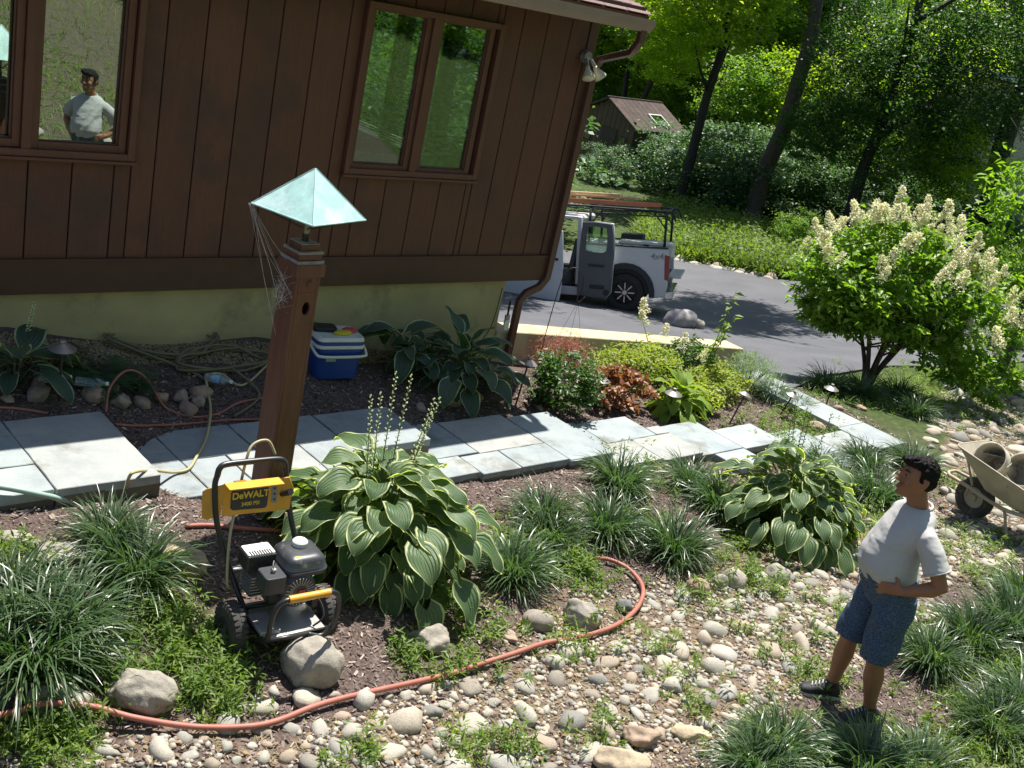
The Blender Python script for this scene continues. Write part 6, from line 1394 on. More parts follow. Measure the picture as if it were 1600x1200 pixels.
for k, (y, z, x0, lab) in enumerate(((-.45, 1.74, -.2, 'orange fibreglass extension ladder on the near side of the truck rack'), (-1.2, 1.72, -.4, 'second orange ladder lying farther across the truck rack'))):
    la = on_truck('ladder', lab, 'ladder', x0, y, z)
    for s in (-.2, .2): MB().box((1.9, s, 0), (4.0, .03, .08)).build('rail', m_lad, la)
    for i in range(13): MB().cyl((.05 + i * .305, -.2, 0), (.05 + i * .305, .2, 0), .015, n=6).build('rung', m_alum, la)
for k, (y, z, x0, L_, rz, lab) in enumerate(((-.85, 1.84, -.1, 3.6, .04, 'long pale plank lying on the ladders over the truck'), (-1.0, 1.89, .3, 3.0, -.06, 'upper pale plank on the truck rack'))):
    pl = on_truck('plank', lab, 'plank', x0, y, z); MB().box((L_ / 2, 0, 0), (L_, .24, .04), Euler((0, 0, rz)).to_matrix()).build('board', m_timber, pl, bevel=.003)
st = on_truck('timber_stick', 'thin stick of wood poking up from the load on the rack', 'stick', 1.5, -.9, 1.8); MB().box((0, 0, .35), (.04, .03, .8), Euler((0, math.radians(25), 0)).to_matrix()).build('stick', m_timber, st)
for k, (x, y, w, l, h, m, lab) in enumerate(((-.35, -.30, 1.1, .46, .28, m_cream, 'long beige tool box along the near side of the truck bed'), (.35, -1.2, .5, 1.0, .55, m_cream, 'tall grey-white box behind the cab in the truck bed'), (.0, -1.0, .45, .5, .75, m_cabin2, 'black box in the truck bed under the rack'))):
    tb_ = on_truck('tool_box', lab, 'tool box', x, y, .37 if k else .75); slab(MB(), w / 2, l / 2, .05, 0, h * .75).build('body', m, tb_, bevel=.01, smooth=40); slab(MB(), w / 2 + .02, l / 2 + .02, .06, h * .75 + .001, h, 1, .93).build('lid', m, tb_, bevel=.015, smooth=40)
    MB().box((0, l / 2 + .02, h * .7), (.12, .02, .06)).build('latch', m_cabin2, tb_)
# trailer behind the hydrangea
tp = G(1452, 445); tr = thing('utility_trailer', 'dark loaded trailer half hidden behind the hydrangea tree', 'trailer', tp, math.radians(-25)); 
MB().box((0, 0, .55), (3.4, 1.6, .08)).build('deck', m_cabin2, tr)
for y in (-.8, .8):
    MB().box((0, y, .80), (3.4, .04, .10)).build('side_rail', mat('orange_red_rail', (.5, .12, .05), .5), tr); MB().box((0, y, .66), (3.4, .03, .12)).build('side_board', m_timber, tr)
    MB().cyl((0, y * 1.12 - .08, .33), (0, y * 1.12 + .08, .33), .33, n=28).build('wheel', m_tyre, tr, smooth=35)
MB().box((-.2, 0, .95), (2.2, 1.2, .7)).build('crate', m_cabin2, tr, bevel=.03); MB().box((-1.1, -.3, 1.38), (.9, .7, .16)).build('folded_tarp', mat('pale_blue_tarp', (.4, .5, .65), .5), tr, bevel=.04); MB().box((.6, .1, 1.36), (.7, .5, .12)).build('crate_lid', m_alum, tr, bevel=.02)

# ------------------------------------------------------------------ garden shed and neighbouring house
m_shedw = mat('brown_shed_board', (.10, .062, .042), .7, var=.2, scale=4, stretch=(8, 8, 1)); m_shedd = mat('dark_shed_board', (.055, .035, .028), .7, var=.2, scale=4); m_shedr = mat('shed_shingle', (.07, .048, .042), .9, var=.35, scale=12, objvar=.2)
spt = G(968, 262); gz = spt.z
# eave side faces the camera's right, gable end with the door faces its left
sh_ = thing('garden_shed', 'small brown garden shed with a skylight in its shingled roof, among the trees', 'shed', (spt.x, spt.y, gz - .1), math.radians(-85))
SW, SL, SH = 3.4, 3.6, 2.3
for i in range(12):
    x = -SW / 2 + SW / 12 * (i + .5); MB().box((x, -SL / 2, SH / 2 + (SW / 2 - abs(x)) * .25), (SW / 12 - .02, .05, SH + (SW / 2 - abs(x)) * .5)).build('board', m_shedw, sh_)
MB().box((SW / 2, 0, SH / 2), (.06, SL, SH)).build('wall', m_shedd, sh_); MB().box((-SW / 2, 0, SH / 2), (.06, SL, SH)).build('wall', m_shedd, sh_); MB().box((0, SL / 2, SH / 2), (SW, .06, SH)).build('wall', m_shedd, sh_); MB().box((0, -SL / 2 + .04, SH / 2 + .2), (SW - .1, .03, SH)).build('wall', m_dark, sh_)
for s in (-1, 1):
    R = Euler((0, math.radians(28) * s, 0)).to_matrix(); ro = MB().box((s * SW * .27, 0, SH + .42), (SW * .66, SL + .5, .07), R).build('roof', m_shedd, sh_)
    for i in range(9):
        for j in range(10):
            c = R @ Vector(((i - 4) * SW * .66 / 9 * 1., (j - 4.5) * (SL + .5) / 10, .045)); MB().box(Vector((s * SW * .27, 0, SH + .42)) + c, (SW * .66 / 9 + .02, (SL + .5) / 10 - .02, .018), R @ Euler((0, .04 * s, 0)).to_matrix()).build('shingle', m_shedr, ro)
    if s == 1:
        c = Vector((s * SW * .27, 0, SH + .42)) + R @ Vector((.35, .35, .09)); sk = MB(); 
        for (dx, dy, w, l) in ((-.33, 0, .06, 1.0), (.33, 0, .06, 1.0), (0, -.47, .6, .06), (0, .47, .6, .06)): sk.box(c + R @ Vector((dx, dy, 0)), (w, l, .09), R)
        so_ = sk.build('skylight', m_whitep, ro); MB().box(c, (.6, .88, .04), R).build('pane', m_tgl, so_)
dr = MB().box((.35, -SL / 2 - .04, 1.0), (.85, .05, 1.95)).build('door', m_shedd, sh_); MB().box((.65, -SL / 2 - .08, 1.0), (.03, .03, .14)).build('handle', m_steel, dr)
for x in (-.85, 1.15): wq = MB().box((x, -SL / 2 - .035, 1.45), (.42, .03, .6)).build('window', m_shedd, sh_); MB().box((x, -SL / 2 - .055, 1.45), (.32, .012, .5)).build('pane', m_tgl, wq)
# neighbour
m_beige = mat('beige_lap_siding', (.60, .55, .46), .7, var=.08)
npos = at_depth(1612, 150, 50); nz = z1(npos.x, npos.y)
nb = thing('neighbouring_house', 'beige house with horizontal siding and a white-framed window behind the trees at right', 'house', (npos.x, npos.y, nz), math.radians(-62))
MB().box((0, 3, 3.2), (9.8, 5.9, 6.6)).build('wall', m_beige, nb)
for i in range(34): MB().box((0, -.01 + .0, .1 + i * .19), (9.9, .06, .18), Euler((math.radians(8), 0, 0)).to_matrix()).build('lap_board', m_beige, nb)
for (x, z) in ((-3.6, 4.6), (-1.0, 4.6), (2.4, 4.6), (-3.6, 1.6), (2.4, 1.6)):
    fr_ = MB(); 
    for (dx, dz, w, h) in ((-.62, 0, .14, 1.5), (.62, 0, .14, 1.5), (0, .72, 1.1, .12), (0, -.72, 1.1, .12), (0, 0, .05, 1.3)): fr_.box((x + dx, -.10, z + dz), (w, .1, h))
    fo_ = fr_.build('window', m_whitep, nb); MB().box((x, -.08, z), (1.1, .02, 1.36)).build('pane', m_tgl, fo_)
MB().box((0, 2.6, 6.75), (10.6, 7.2, .18)).build('roof', m_shedr, nb); MB().box((0, -1.05, 6.7), (10.6, .12, .3)).build('fascia', m_whitep, nb)
MB().box((-3.9, -1.2, .9), (1.2, 2.2, 1.8)).build('porch', m_beige, nb)

# ------------------------------------------------------------------ woods
m_lf = [leaf_mat('sunny_tree_leaf', (.12, .22, .02), (.36, .44, .05), trans=.56, tcol=(1.9, 2.0, .4), rough=.55), leaf_mat('mid_tree_leaf', (.07, .15, .025), (.21, .31, .06), trans=.5, tcol=(1.8, 2.0, .5), rough=.5),
        leaf_mat('deep_tree_leaf', (.035, .09, .022), (.085, .16, .045), trans=.42, rough=.45, tcol=(1.7, 2.0, .6)), leaf_mat('blue_green_bush_leaf', (.05, .11, .055), (.12, .20, .10), trans=.3, rough=.45)]
CM = {}
for mi in range(4):
    CM[mi] = [crown_mesh('crown', (3, 3, 2.7), 10500, 150, .19, .12, m_lf[mi], 500 + mi * 5 + k, rad=.26, shell=.25, tilt=-.1) for k in range(3)]
LAYER = [crown_mesh('crown', (3.2, 3.2, 4.2), 15000, 210, .17, .10, m_lf[2], 540 + k, rad=.34, shell=.15, tilt=-.02) for k in range(2)]
def trunk_mesh(seed, r, h, lean=(0, 0), limbs=5, m=m_bark):
    rr = random.Random(seed); mb = MB(); P = []
    for i in range(9):
        t = i / 8; P.append(Vector((lean[0] * h * t + rr.gauss(0, .012 * h) * (i > 0) * .3, lean[1] * h * t + rr.gauss(0, .012 * h) * (i > 0) * .6, h * t - .3 * (i == 0))))
    P = spline(P, 3); n = len(P) - 1; mb.tube(P, [r * (1.35 if i == 0 else 1) * (1 - .62 * i / n) for i in range(n + 1)], 10)
    for k in range(limbs):
        i = int(n * rr.uniform(.35, .9)); a = rr.uniform(0, 6.3); L = h * rr.uniform(.16, .3); b = P[i]; e = b + Vector((math.cos(a) * L, math.sin(a) * L, L * rr.uniform(.3, .8)))
        mb.tube(spline([b, b.lerp(e, .5) + Vector((0, 0, -.06 * L)), e], 3), [r * .4 * (1 - .8 * j / 6) for j in range(7)], 6)
    return mb.mesh('trunk', m, True)
TM = [trunk_mesh(600 + k, .16, 9, (.0, .0), 6, m_darkbark) for k in range(3)]
def tree(label, p, crowns, ts=1., tk_=0, name='tree', mesh=None, rz=0., group=None):
    """crowns: (dx, dy, dz, scale, material index)"""
    t = thing(name, label, 'tree', p, rz, group)
    link('trunk', mesh or TM[tk_ % 3], t, scale=ts)
    for k, (dx, dy, dz, s, mi) in enumerate(crowns): link('crown', (CM[mi] if mi < 4 else LAYER)[(k + tk_) % (3 if mi < 4 else 2)], t, loc=(dx, dy, dz), rot=(0, 0, k * 1.3 + tk_), scale=s)
    return t
FWD2 = Vector((.709, .705, 0))
def at_g(px, d, dz=0):
    """ground point at ground distance d in the direction of column px near the picture's top"""
    r = ray(px, 150); v = Vector((r[0], r[1], 0)).normalized() * d; v.z = z1(v.x, v.y) + dz; return v
# trees with trunks that can be told apart
t1 = G(1345, 330)
tree('dark broad-leaved tree with layered branches right of the picture centre, on the lawn edge', at_g(1388, 42), [(.6, -.6, 5.0, .95, 4), (1.8, -1.9, 6.6, .8, 4), (-.7, .8, 6.2, .7, 4), (1.9, -2.4, 3.6, .6, 0), (-.9, 2.0, 3.4, .5, 2)], 1, 0, mesh=trunk_mesh(701, .25, 11, (.0, -.01), 6, m_darkbark), name='dark_tree')
tree('leaning thick tree with rough pale bark above the dark bushes', at_g(1232, 43.5), [(1, 3, 13.5, 1.2, 1)], 1, 1, mesh=trunk_mesh(702, .36, 14, (.0, 0), 0), name='tall_tree')
tree('dark trunked tree left of the leaning pale-barked tree', at_g(1103, 44), [(-.5, .5, 8.6, 1.15, 0), (-1.2, 1.2, 5.8, .6, 0)], 1, 2, mesh=trunk_mesh(703, .22, 12, (.01, -.01), 4, m_darkbark), name='slim_tree')
tree('very thick dark trunk behind the hydrangea tree at the right edge', at_g(1604, 44), [(3, 3, 13.5, 1.2, 1)], 1, 0, mesh=trunk_mesh(704, .42, 14, (.0, 0), 1, m_darkbark), name='thick_tree')
tree('thin dark tree left of the slim trunk above the shed roof', at_g(1012, 60), [(0, 0, 7.5, 1.1, 1)], 1, 1, mesh=trunk_mesh(705, .17, 11, (0, 0), 4, m_darkbark), name='thin_tree')
rr = random.Random(12)
k = 0
for (a0, a1, dlo, dhi, n, mats_, hz, lab, grp) in (
        (900, 1650, 62, 78, 26, (0, 0, 1, 1), (3.5, 10), 'leafy tree in the far row of the woods', 'trees of the far woods'),
        (1085, 1400, 56, 68, 9, (0, 0, 1, 0), (3.5, 7.5), 'sunlit leafy tree of the middle woods above the bushes', 'sunlit trees of the middle woods'),
        (1430, 1490, 56, 62, 2, (0, 0, 1), (4.0, 7), 'leafy tree standing in front of the beige neighbouring house', 'trees by the neighbouring house')):
    for i in range(n):
        px_ = a0 + (a1 - a0) * (i + rr.uniform(-.3, .3)) / max(1, n - 1); p = at_g(px_, rr.uniform(dlo, dhi)); mi = rr.choice(mats_)
        z0 = rr.uniform(*hz); s = rr.uniform(.85, 1.35)
        tree(lab, p, [(0, 0, z0, s, mi), (rr.uniform(-2, 2), rr.uniform(-2, 2), max(1.6, z0 - 3.2), s * .7, rr.choice(mats_))] + ([(rr.uniform(-2, 2), rr.uniform(-2, 2), z0 + 3.6, s, mi)] if dlo > 60 else []), rr.uniform(.8, 1.3), i, rz=rr.uniform(0, 6), group=grp); k += 1
# understory bushes
def bush(label, p, R, mi, seed, group=None, name='bush', n=9000, L=.15):
    t = thing(name, label, 'bush', p, 0, group); link('foliage', CM[mi][seed % 3], t, loc=(0, 0, R * .55), rot=(0, 0, seed), scale=(R / 3, R / 3, R / 3 * .85)); return t
for k, (px_, py_, R, mi, lab) in enumerate(((1060, 300, 2.4, 3, 'blue-green bush right of the garden shed'), (1120, 322, 2.6, 3, 'widest blue-green bush above the grassy bank'), (1190, 335, 2.4, 3, 'blue-green bush below the leaning pale-barked tree'), (1250, 335, 2.3, 2, 'dark bush at the right end of the blue-green row'), (1000, 275, 1.6, 3, 'small bush at the foot of the shed'), (1300, 345, 1.6, 3, 'low dark bush left of the dark tree trunk'),
        (945, 285, 1.3, 3, 'grey-green bush in front of the shed door'), (955, 262-20, 1.5, 1, 'climbing yellow-green bush against the shed corner'), (1110, 300, 2.2, 2, 'dark bush behind the blue-green row'), (1180, 300, 2.4, 2, 'tall dark bush behind the widest blue-green bush'),
        (1430, 350, 1.8, 2, 'dark bush behind the hydrangea top'), (1490, 345, 1.5, 2, 'dark bush at the foot of the thick trunk'), (1470, 330, 1.6, 1, 'sunny bush beyond the lawn'), (1560, 400, 1.6, 3, 'blue-green bush right of the trailer'), (1590, 470, 1.2, 1, 'bright bush at the right edge beside the driveway'), (1560, 540, .9, 1, 'low bush at the right edge beyond the hydrangea tree'), (1240, 395, 1.1, 1, 'bush at the driveway edge left of the hydrangea flowers'))):
    bush(lab, G(px_, py_), R, mi, k)
# leafy branches that hang in from the right edge, close to the camera
m_near = leaf_mat('near_branch_leaf', (.10, .20, .02), (.20, .32, .04), trans=.5, tcol=(1.8, 2.0, .5), rough=.5)
nb_ = at_depth(1640, 380, 17); nbz = z1(nb_.x, nb_.y); nt_ = thing('young_tree', 'bright green young tree reaching in at the right edge of the frame', 'tree', (nb_.x, nb_.y, nbz))
link('trunk', trunk_mesh(801, .07, 4.0, (0, 0), 6), nt_); cmx = crown_mesh('crown', (1.25, 1.25, 2.0), 4200, 110, .14, .065, m_near, 802, rad=.3, shell=.3, two=True, tilt=-.3); link('crown', cmx, nt_, loc=(0, 0, 3.0 - .0))
# far mass of the woods
rng = np.random.default_rng(90); n = 60000; th = rng.uniform(-.25, 1.45, n); d = rng.uniform(78, 96, n); x = np.cos(th) * d; y = np.sin(th) * d; z = Z(x, y) + rng.uniform(0, 1, n) ** 1.1 * 20
c = .5 + .5 * np.sin(th * 37 + np.sin(z * .6) * 1.4) * np.sin(z * .8 + th * 21); kp = rng.random(n) < .35 + .65 * c; P = np.stack([x, y, z], 1)[kp]; V, F = quadleaves(P, .75, .5, rng, -.1)
link('distant_woods', mesh_np('distant_woods', V, [F], [m_lf[1]], {'v': np.repeat(np.clip(c[kp] + rng.normal(0, .2, len(P)), 0, 1), 4)}, smooth=False), kind='stuff')
# high canopy that dapples the driveway and the bank (crowns above the frame)
for k, (x, y, zc, s, lab) in enumerate(((16, 18.5, 11.5, .9, 'tall tree behind the house whose crown shades the driveway'), (30, 8, 9.5, 1.0, 'tall tree over the right side of the driveway'), (18, 4.8, 7.6, .85, 'tree over the upper creek'), (48, 44, 9.5, 1.3, 'tall tree shading the garden shed'))):
    tree(lab, Vector((x, y, z1(x, y))), [(0, 0, zc, s, 1), (1.5, 1, zc + 2.5, s * .8, 1)] + ([(5.5, -2.5, 10.6, .85, 1), (8.5, -1.5, 11.4, .7, 0)] if k == 0 else []), 1.1 + .4 * (k == 0), k, name='canopy_tree')
# tall weeds and grass on the bank beyond the driveway, and the lawn
rng = np.random.default_rng(91)
def ground_cover(name, poly, n, L, w, m, th=(.05, .9), seed=1, dr=1.1):
    rg = np.random.default_rng(seed); q = scatter(poly, n, rg); V, F, v = blades(n, rg, L, .0, w, th, dr, 3); zz = Z(q[:, 0], q[:, 1]); k = len(V) // n
    V = V + np.repeat(np.stack([q[:, 0], q[:, 1], zz], 1), k, 0); patch = np.repeat(hashn(q[:, 0], q[:, 1], 1.7, 5), k); link(name, mesh_np(name, V, [F], [m], {'v': np.clip(patch * .8 + v * .3, 0, 1)}), kind='stuff')
m_bank = leaf_mat('bank_weed', (.06, .12, .02), (.20, .26, .05), trans=.4, rough=.6)
BANK = GP([(985,392),(1047,404),(1120,416),(1200,434),(1260,440),(1300,400),(1230,370),(1120,345),(1060,325),(1000,330)])
ground_cover('bank_weeds', BANK, 16000, (.3, .8), .045, m_bank, seed=92)
q = scatter(BANK, 7000, rng); V, F = quadleaves(np.stack([q[:, 0], q[:, 1], Z(q[:, 0], q[:, 1]) + rng.uniform(.1, .7, 7000)], 1), .13, .08, rng, 0)
link('bank_foliage', mesh_np('bank_foliage', V, [F], [m_bank], {'v': np.repeat(rng.uniform(0, .8, 7000), 4)}, smooth=False), kind='stuff')
m_lawn = leaf_mat('lawn_blade', (.12, .22, .02), (.2, .3, .03), trans=.4)
ground_cover('lawn', GP([(1380,285),(1450,285),(1450,316),(1385,310)]), 9000, (.15, .3), .12, m_lawn, seed=93)
ground_cover('grass_by_hydrangea', GP([(1240,600),(1300,596),(1420,590),(1500,560),(1600,520),(1600,600),(1480,640),(1400,650),(1270,622)]), 9000, (.05, .18), .009, m_weed, seed=94, th=(.1, 1.2))
# verge stones beyond the driveway
rngv = random.Random(5)
for i in range(26):
    px_ = 1050 + i * 6.2 + rngv.uniform(-2, 2); p = G(px_, 404 + (px_ - 1047) * .2 + rngv.uniform(-3, 2)); s = rngv.uniform(.12, .3)
    tag(link('verge_stone', river_meshes[i % 14], loc=p, rot=(0, 0, i), scale=s), 'pale stone lying along the far edge of the driveway', 'stone', 'stones along the far driveway edge')
# bank opposite the house (mirrored in the windows)
rng = np.random.default_rng(95)
for k, (x, y, s) in enumerate(((4.5, -1.5, .26), (5.1, -2.1, .34), (5.8, -1.2, .22), (3.2, -3, .4), (4.2, -2.6, .3), (5.2, -3.4, .35), (7, -5, .5), (5.0, .4, .2), (7.2, .2, .25), (4.1, -.6, .2), (6.3, -.3, .24), (4.8, -.7, .16), (3.6, -1.9, .25), (6.4, -2.6, .3))):
    V = rock_v(I3, 900 + k, .25, 5, .65) * np.array([s, s * .7, s * .5]); tag(link('bank_rock', mesh_np('bank_rock', V, I3[1], [m_boulder], {'v': np.zeros(len(V))}), loc=(x, y, z1(x, y) + s * .1), rot=(0, 0, k)), 'rock on the planted bank opposite the house, seen in the windows', 'rock', 'rocks on the bank opposite the house')
for k, (x, y, R, mi) in enumerate(((3.5, -6, 1.4, 0), (8, -7, 1.6, 1), (12, -7, 1.8, 0), (5.5, -8.5, 1.8, 1), (15, -9, 2.2, 0), (9.5, -10, 2.2, 1), (19, -8, 2.4, 0), (1, -8, 2, 1))): bush('leafy bush on the bank opposite the house, seen in the windows', Vector((x, y, z1(x, y))), R, mi, k, 'bushes on the bank opposite the house')
for k, (x, y) in enumerate(((3, -14), (9, -15), (15, -14), (21, -16), (27, -12), (12, -20), (20, -22), (-3, -14))): tree('tree on the bank opposite the house, seen in the windows', Vector((x, y, z1(x, y))), [(0, 0, 3, 1.2, 1), (0, 0, 6, 1.3, 0)], 1, k, group='trees on the bank opposite the house')
ground_cover('near_bank_weeds', [(1.5, -4.5), (8, -4.5), (8.5, 1.3), (1.2, 1.3)], 7000, (.08, .22), .014, m_weed, seed=97, th=(.1, 1.3))
ground_cover('bank_grass', [(0, -1), (12, -1), (18, -8), (10, -12), (0, -10)], 9000, (.1, .3), .012, m_bank, seed=96)

# ------------------------------------------------------------------ the man
m_skin = mat('tanned_skin', (.29, .135, .072), .5, var=.08, scale=14, spec=.35); m_shirt = mat('light_grey_cotton', (.44, .44, .43), .85, var=.05, scale=9, bump=.25, bscale=7)
m_hair = mat('black_hair', (.007, .006, .006), .7, var=.4, scale=60, stretch=(1, 1, .3), bump=.5, bscale=120, spec=.2); m_shoe = mat('black_shoe', (.018, .018, .02), .6); m_sole = mat('pale_grey_sole', (.42, .42, .42), .7); m_eye = mat('eye_white', (.3, .27, .24), .3); m_brow = mat('dark_brow', (.012, .009, .008), .7)
ms_, nt, b = new_mat('navy_patterned_cotton'); N, Lk = nt.nodes, nt.links; tc = N.new('ShaderNodeTexCoord'); mp = N.new('ShaderNodeMapping'); mp.inputs['Scale'].default_value = (75, 75, 230); Lk.new(tc.outputs['Object'], mp.inputs[0])
n = N.new('ShaderNodeTexNoise'); n.inputs['Scale'].default_value = 1.2; n.inputs['Detail'].default_value = 3; Lk.new(mp.outputs[0], n.inputs['Vector']); Lk.new(ramp(N, Lk, n.outputs[0], [(.42, (.018, .035, .075)), (.52, (.045, .085, .16)), (.62, (.085, .135, .21))]), b.inputs['Base Color']); b.inputs['Roughness'].default_value = .85
pp = Vector(onz(1336, 1112, 0)).to_3d(); pp.z = z1(pp.x, pp.y)
Fd = Vector((-.78, .625, 0)).normalized()
man = thing('person', 'man in grey t-shirt and blue patterned shorts standing with hands on hips', 'person', pp, math.atan2(Fd.y, Fd.x)); man.rotation_euler = (0, math.radians(4.5), math.atan2(Fd.y, Fd.x))
# local frame: +x forward (where he faces), +y his left, +z up
def limb(mb, pts, radii, n=14):
    P = [Vector(p) for p in pts]; k = len(P); rings = []
    for i in range(k):
        t = (P[min(i + 1, k - 1)] - P[max(i - 1, 0)]).normalized(); a = t.cross(Vector((0, 1, .01))).normalized(); b = t.cross(a); r = radii[i]; ra, rb = (r if hasattr(r, '__len__') else (r, r)); rings.append((P[i], a * ra, b * rb))
    mb.loft(rings, n)
bd = MB()
T = lambda x, z, rx, ry: ((x, 0, z), (rx, 0, 0), (0, ry, 0))
bd.loft([T(-.01, .80, .10, .14), T(.0, .88, .12, .15), T(.03, .97, .125, .145), T(.045, 1.06, .13, .14), T(.03, 1.15, .12, .14), T(.01, 1.24, .11, .15), T(-.015, 1.33, .09, .15), T(-.03, 1.385, .08, .13), T(-.03, 1.42, .055, .07)], 24)
limb(bd, [(-.035, 0, 1.37), (-.02, 0, 1.42), (.0, 0, 1.47), (.01, 0, 1.52)], [.068, .06, .057, .055])
HC = Vector((.035, 0, 1.585)); HR = Euler((0, math.radians(-6), math.radians(6))).to_matrix()    # head looks slightly up
def headf(d):
    x, y, z = d; k = 1.
    if z < -.1: k *= 1 - .10 * min(1, (-z - .1) / .7) * (1 - max(0, x) * .55)
    return k
bd.ell(HC + HR @ Vector((-.005, 0, .02)), (.098, .078, .108), HR, 24, 16, headf)
def hp_(x, y, z): return HC + HR @ Vector((x, y, z))
bd.loft([(hp_(-.015, 0, -.02), HR @ Vector((.085, 0, 0)), HR @ Vector((0, .068, 0))), (hp_(.005, 0, -.06), HR @ Vector((.082, 0, 0)), HR @ Vector((0, .06, 0))), (hp_(.02, 0, -.098), HR @ Vector((.062, 0, 0)), HR @ Vector((0, .044, 0))), (hp_(.035, 0, -.112), HR @ Vector((.035, 0, 0)), HR @ Vector((0, .028, 0)))], 18)
bd.loft([(hp_(.088, 0, .03), HR @ Vector((.012, 0, 0)), HR @ Vector((0, .010, 0))), (hp_(.100, 0, .0), HR @ Vector((.018, 0, 0)), HR @ Vector((0, .013, 0))), (hp_(.106, 0, -.018), HR @ Vector((.020, 0, 0)), HR @ Vector((0, .020, 0))), (hp_(.092, 0, -.028), HR @ Vector((.014, 0, 0)), HR @ Vector((0, .017, 0)))], 12)
for s in (-1, 1):
    bd.ell(hp_(.066, s * .045, -.012), (.026, .022, .024), HR, 10, 8)           # cheek
    bd.ell(hp_(.082, s * .028, .042), (.016, .026, .009), HR, 10, 6)            # brow ridge
    bd.loft([(hp_(-.012, s * .078, -.03), HR @ Vector((.012, 0, 0)), HR @ Vector((0, .008, 0))), (hp_(-.016, s * .084, .005), HR @ Vector((.020, 0, 0)), HR @ Vector((0, .010, 0))), (hp_(-.016, s * .086, .03), HR @ Vector((.018, 0, 0)), HR @ Vector((0, .008, 0)))], 10)
bd.ell(hp_(.086, 0, -.052), (.016, .026, .008), HR, 12, 6); bd.ell(hp_(.084, 0, -.066), (.015, .022, .008), HR, 12, 6); bd.ell(hp_(.078, 0, -.095), (.018, .022, .016), HR, 10, 8)
ARM = {}
for s in (1, -1):
    sh = Vector((-.03, s * .180, 1.328)); el = Vector((-.12, s * .315, 1.075)) if s > 0 else Vector((-.12, s * .33, 1.08)); wr = Vector((.035, s * .222, .985)) ; ARM[s] = (sh, el, wr)
    limb(bd, [sh + Vector((.02, -s * .06, -.05)), sh + Vector((0, -s * .01, -.045)), sh.lerp(el, .35), sh.lerp(el, .7), el, el.lerp(wr, .25), el.lerp(wr, .6), wr], [.026, .034, .044, .045, .042, .046, .036, (.027, .030)])
    # hand on the hip: palm and five fingers curling round the front
    d = Vector((.80, -s * .50, -.10)).normalized(); dn = Vector((0, 0, -1)); palm = wr + d * .045
    limb(bd, [wr, wr + d * .03, wr + d * .075, wr + d * .10], [(.026, .024), (.036, .018), (.040, .016), (.036, .013)])
    for q in range(4):
        base = wr + d * .09 + Vector((0, 0, .028 - q * .019)); fl_ = (.068, .076, .07, .056)[q]; dd = (d + Vector((-.05, -s * .12, -.05 - .14 * q))).normalized(); d3 = (dd + Vector((-.2, -s * .25, -.15))).normalized()
        limb(bd, [base - d * .02, base, base + dd * fl_ * .5, base + dd * fl_ * .5 + d3 * fl_ * .5], [.0095, .0098, .0088, .0072], 8)
    tb0 = wr + d * .03 + Vector((0, 0, .025)); limb(bd, [tb0, tb0 + (d * .5 + Vector((-.3, 0, .6))).normalized() * .03, tb0 + (d * .8 + Vector((-.3, 0, .75))).normalized() * .055], [.013, .012, .009], 8)
LEG = {1: ((-.01, .095, .86), (.02, .10, .47), (-.03, .10, .09)), -1: ((.0, -.095, .86), (.10, -.12, .48), (.13, -.13, .09))}
for s, (h_, kn, an_) in LEG.items():
    h_, kn, an_ = Vector(h_), Vector(kn), Vector(an_)
    limb(bd, [h_, h_.lerp(kn, .3), h_.lerp(kn, .7), kn, kn.lerp(an_, .18), kn.lerp(an_, .38), kn.lerp(an_, .75), an_, an_ + Vector((.0, 0, -.05))], [.09, .088, .07, .058, (.054, .056), (.062, .058), .042, .036, .04])
body = remeshed(bd, 'body', m_skin, man, .0065, 3)
# shirt
shm = MB(); 
shm.loft([T(.03, .955, .160, .180), T(.036, .97, .166, .186), T(.062, 1.05, .172, .180), T(.058, 1.12, .164, .172), T(.035, 1.20, .148, .170), T(.005, 1.29, .128, .178), T(-.02, 1.355, .108, .178), T(-.028, 1.39, .092, .148), T(-.03, 1.408, .082, .115), T(-.03, 1.425, .07, .085)], 28)
for s in (1, -1):
    sh, el, wr = ARM[s]; e2 = sh.lerp(el, .68); limb(shm, [sh + Vector((.015, -s * .11, -.005)), sh + Vector((.0, -s * .045, -.012)), sh + Vector((0, s * .0, -.03)), sh.lerp(el, .35), e2, e2 + (el - sh).normalized() * .012], [.058, .064, .066, .070, .075, .074], 18)
shirt = remeshed(shm, 't_shirt', m_shirt, man, .007, 3)
# folds: pull the cloth in and out along creases
for v in shirt.data.vertices:
    c = v.co; k = .0055 * math.sin(c.z * 30 + c.y * 34 + c.x * 12 + 2.5 * math.sin(c.y * 14 + c.z * 6)) * (1 if c.z < 1.2 else .6) + .004 * fbm((c.x * 2, c.y * 2, c.z * 5), 4)
    v.co = c + Vector((c.x - .03, c.y, 0)).normalized() * k
MB().tube([(-.03 + .068 * math.cos(a), .072 * math.sin(a), 1.422 + .012 * math.cos(a) * -1) for a in [2 * PI * i / 28 for i in range(28)]], .009, 8, closed=True).build('collar', m_shirt, man, smooth=True)
for s in (1, -1):
    sh, el, wr = ARM[s]; e2 = sh.lerp(el, .68) ; ax = (el - sh).normalized(); a_ = ax.cross(Vector((0, 1, 0))).normalized(); b_ = ax.cross(a_)
    MB().tube([e2 + ax * .006 + (a_ * math.cos(t) + b_ * math.sin(t)) * .075 for t in [2 * PI * i / 26 for i in range(26)]], .005, 6, closed=True).build('sleeve_hem', m_shirt, man, smooth=True)
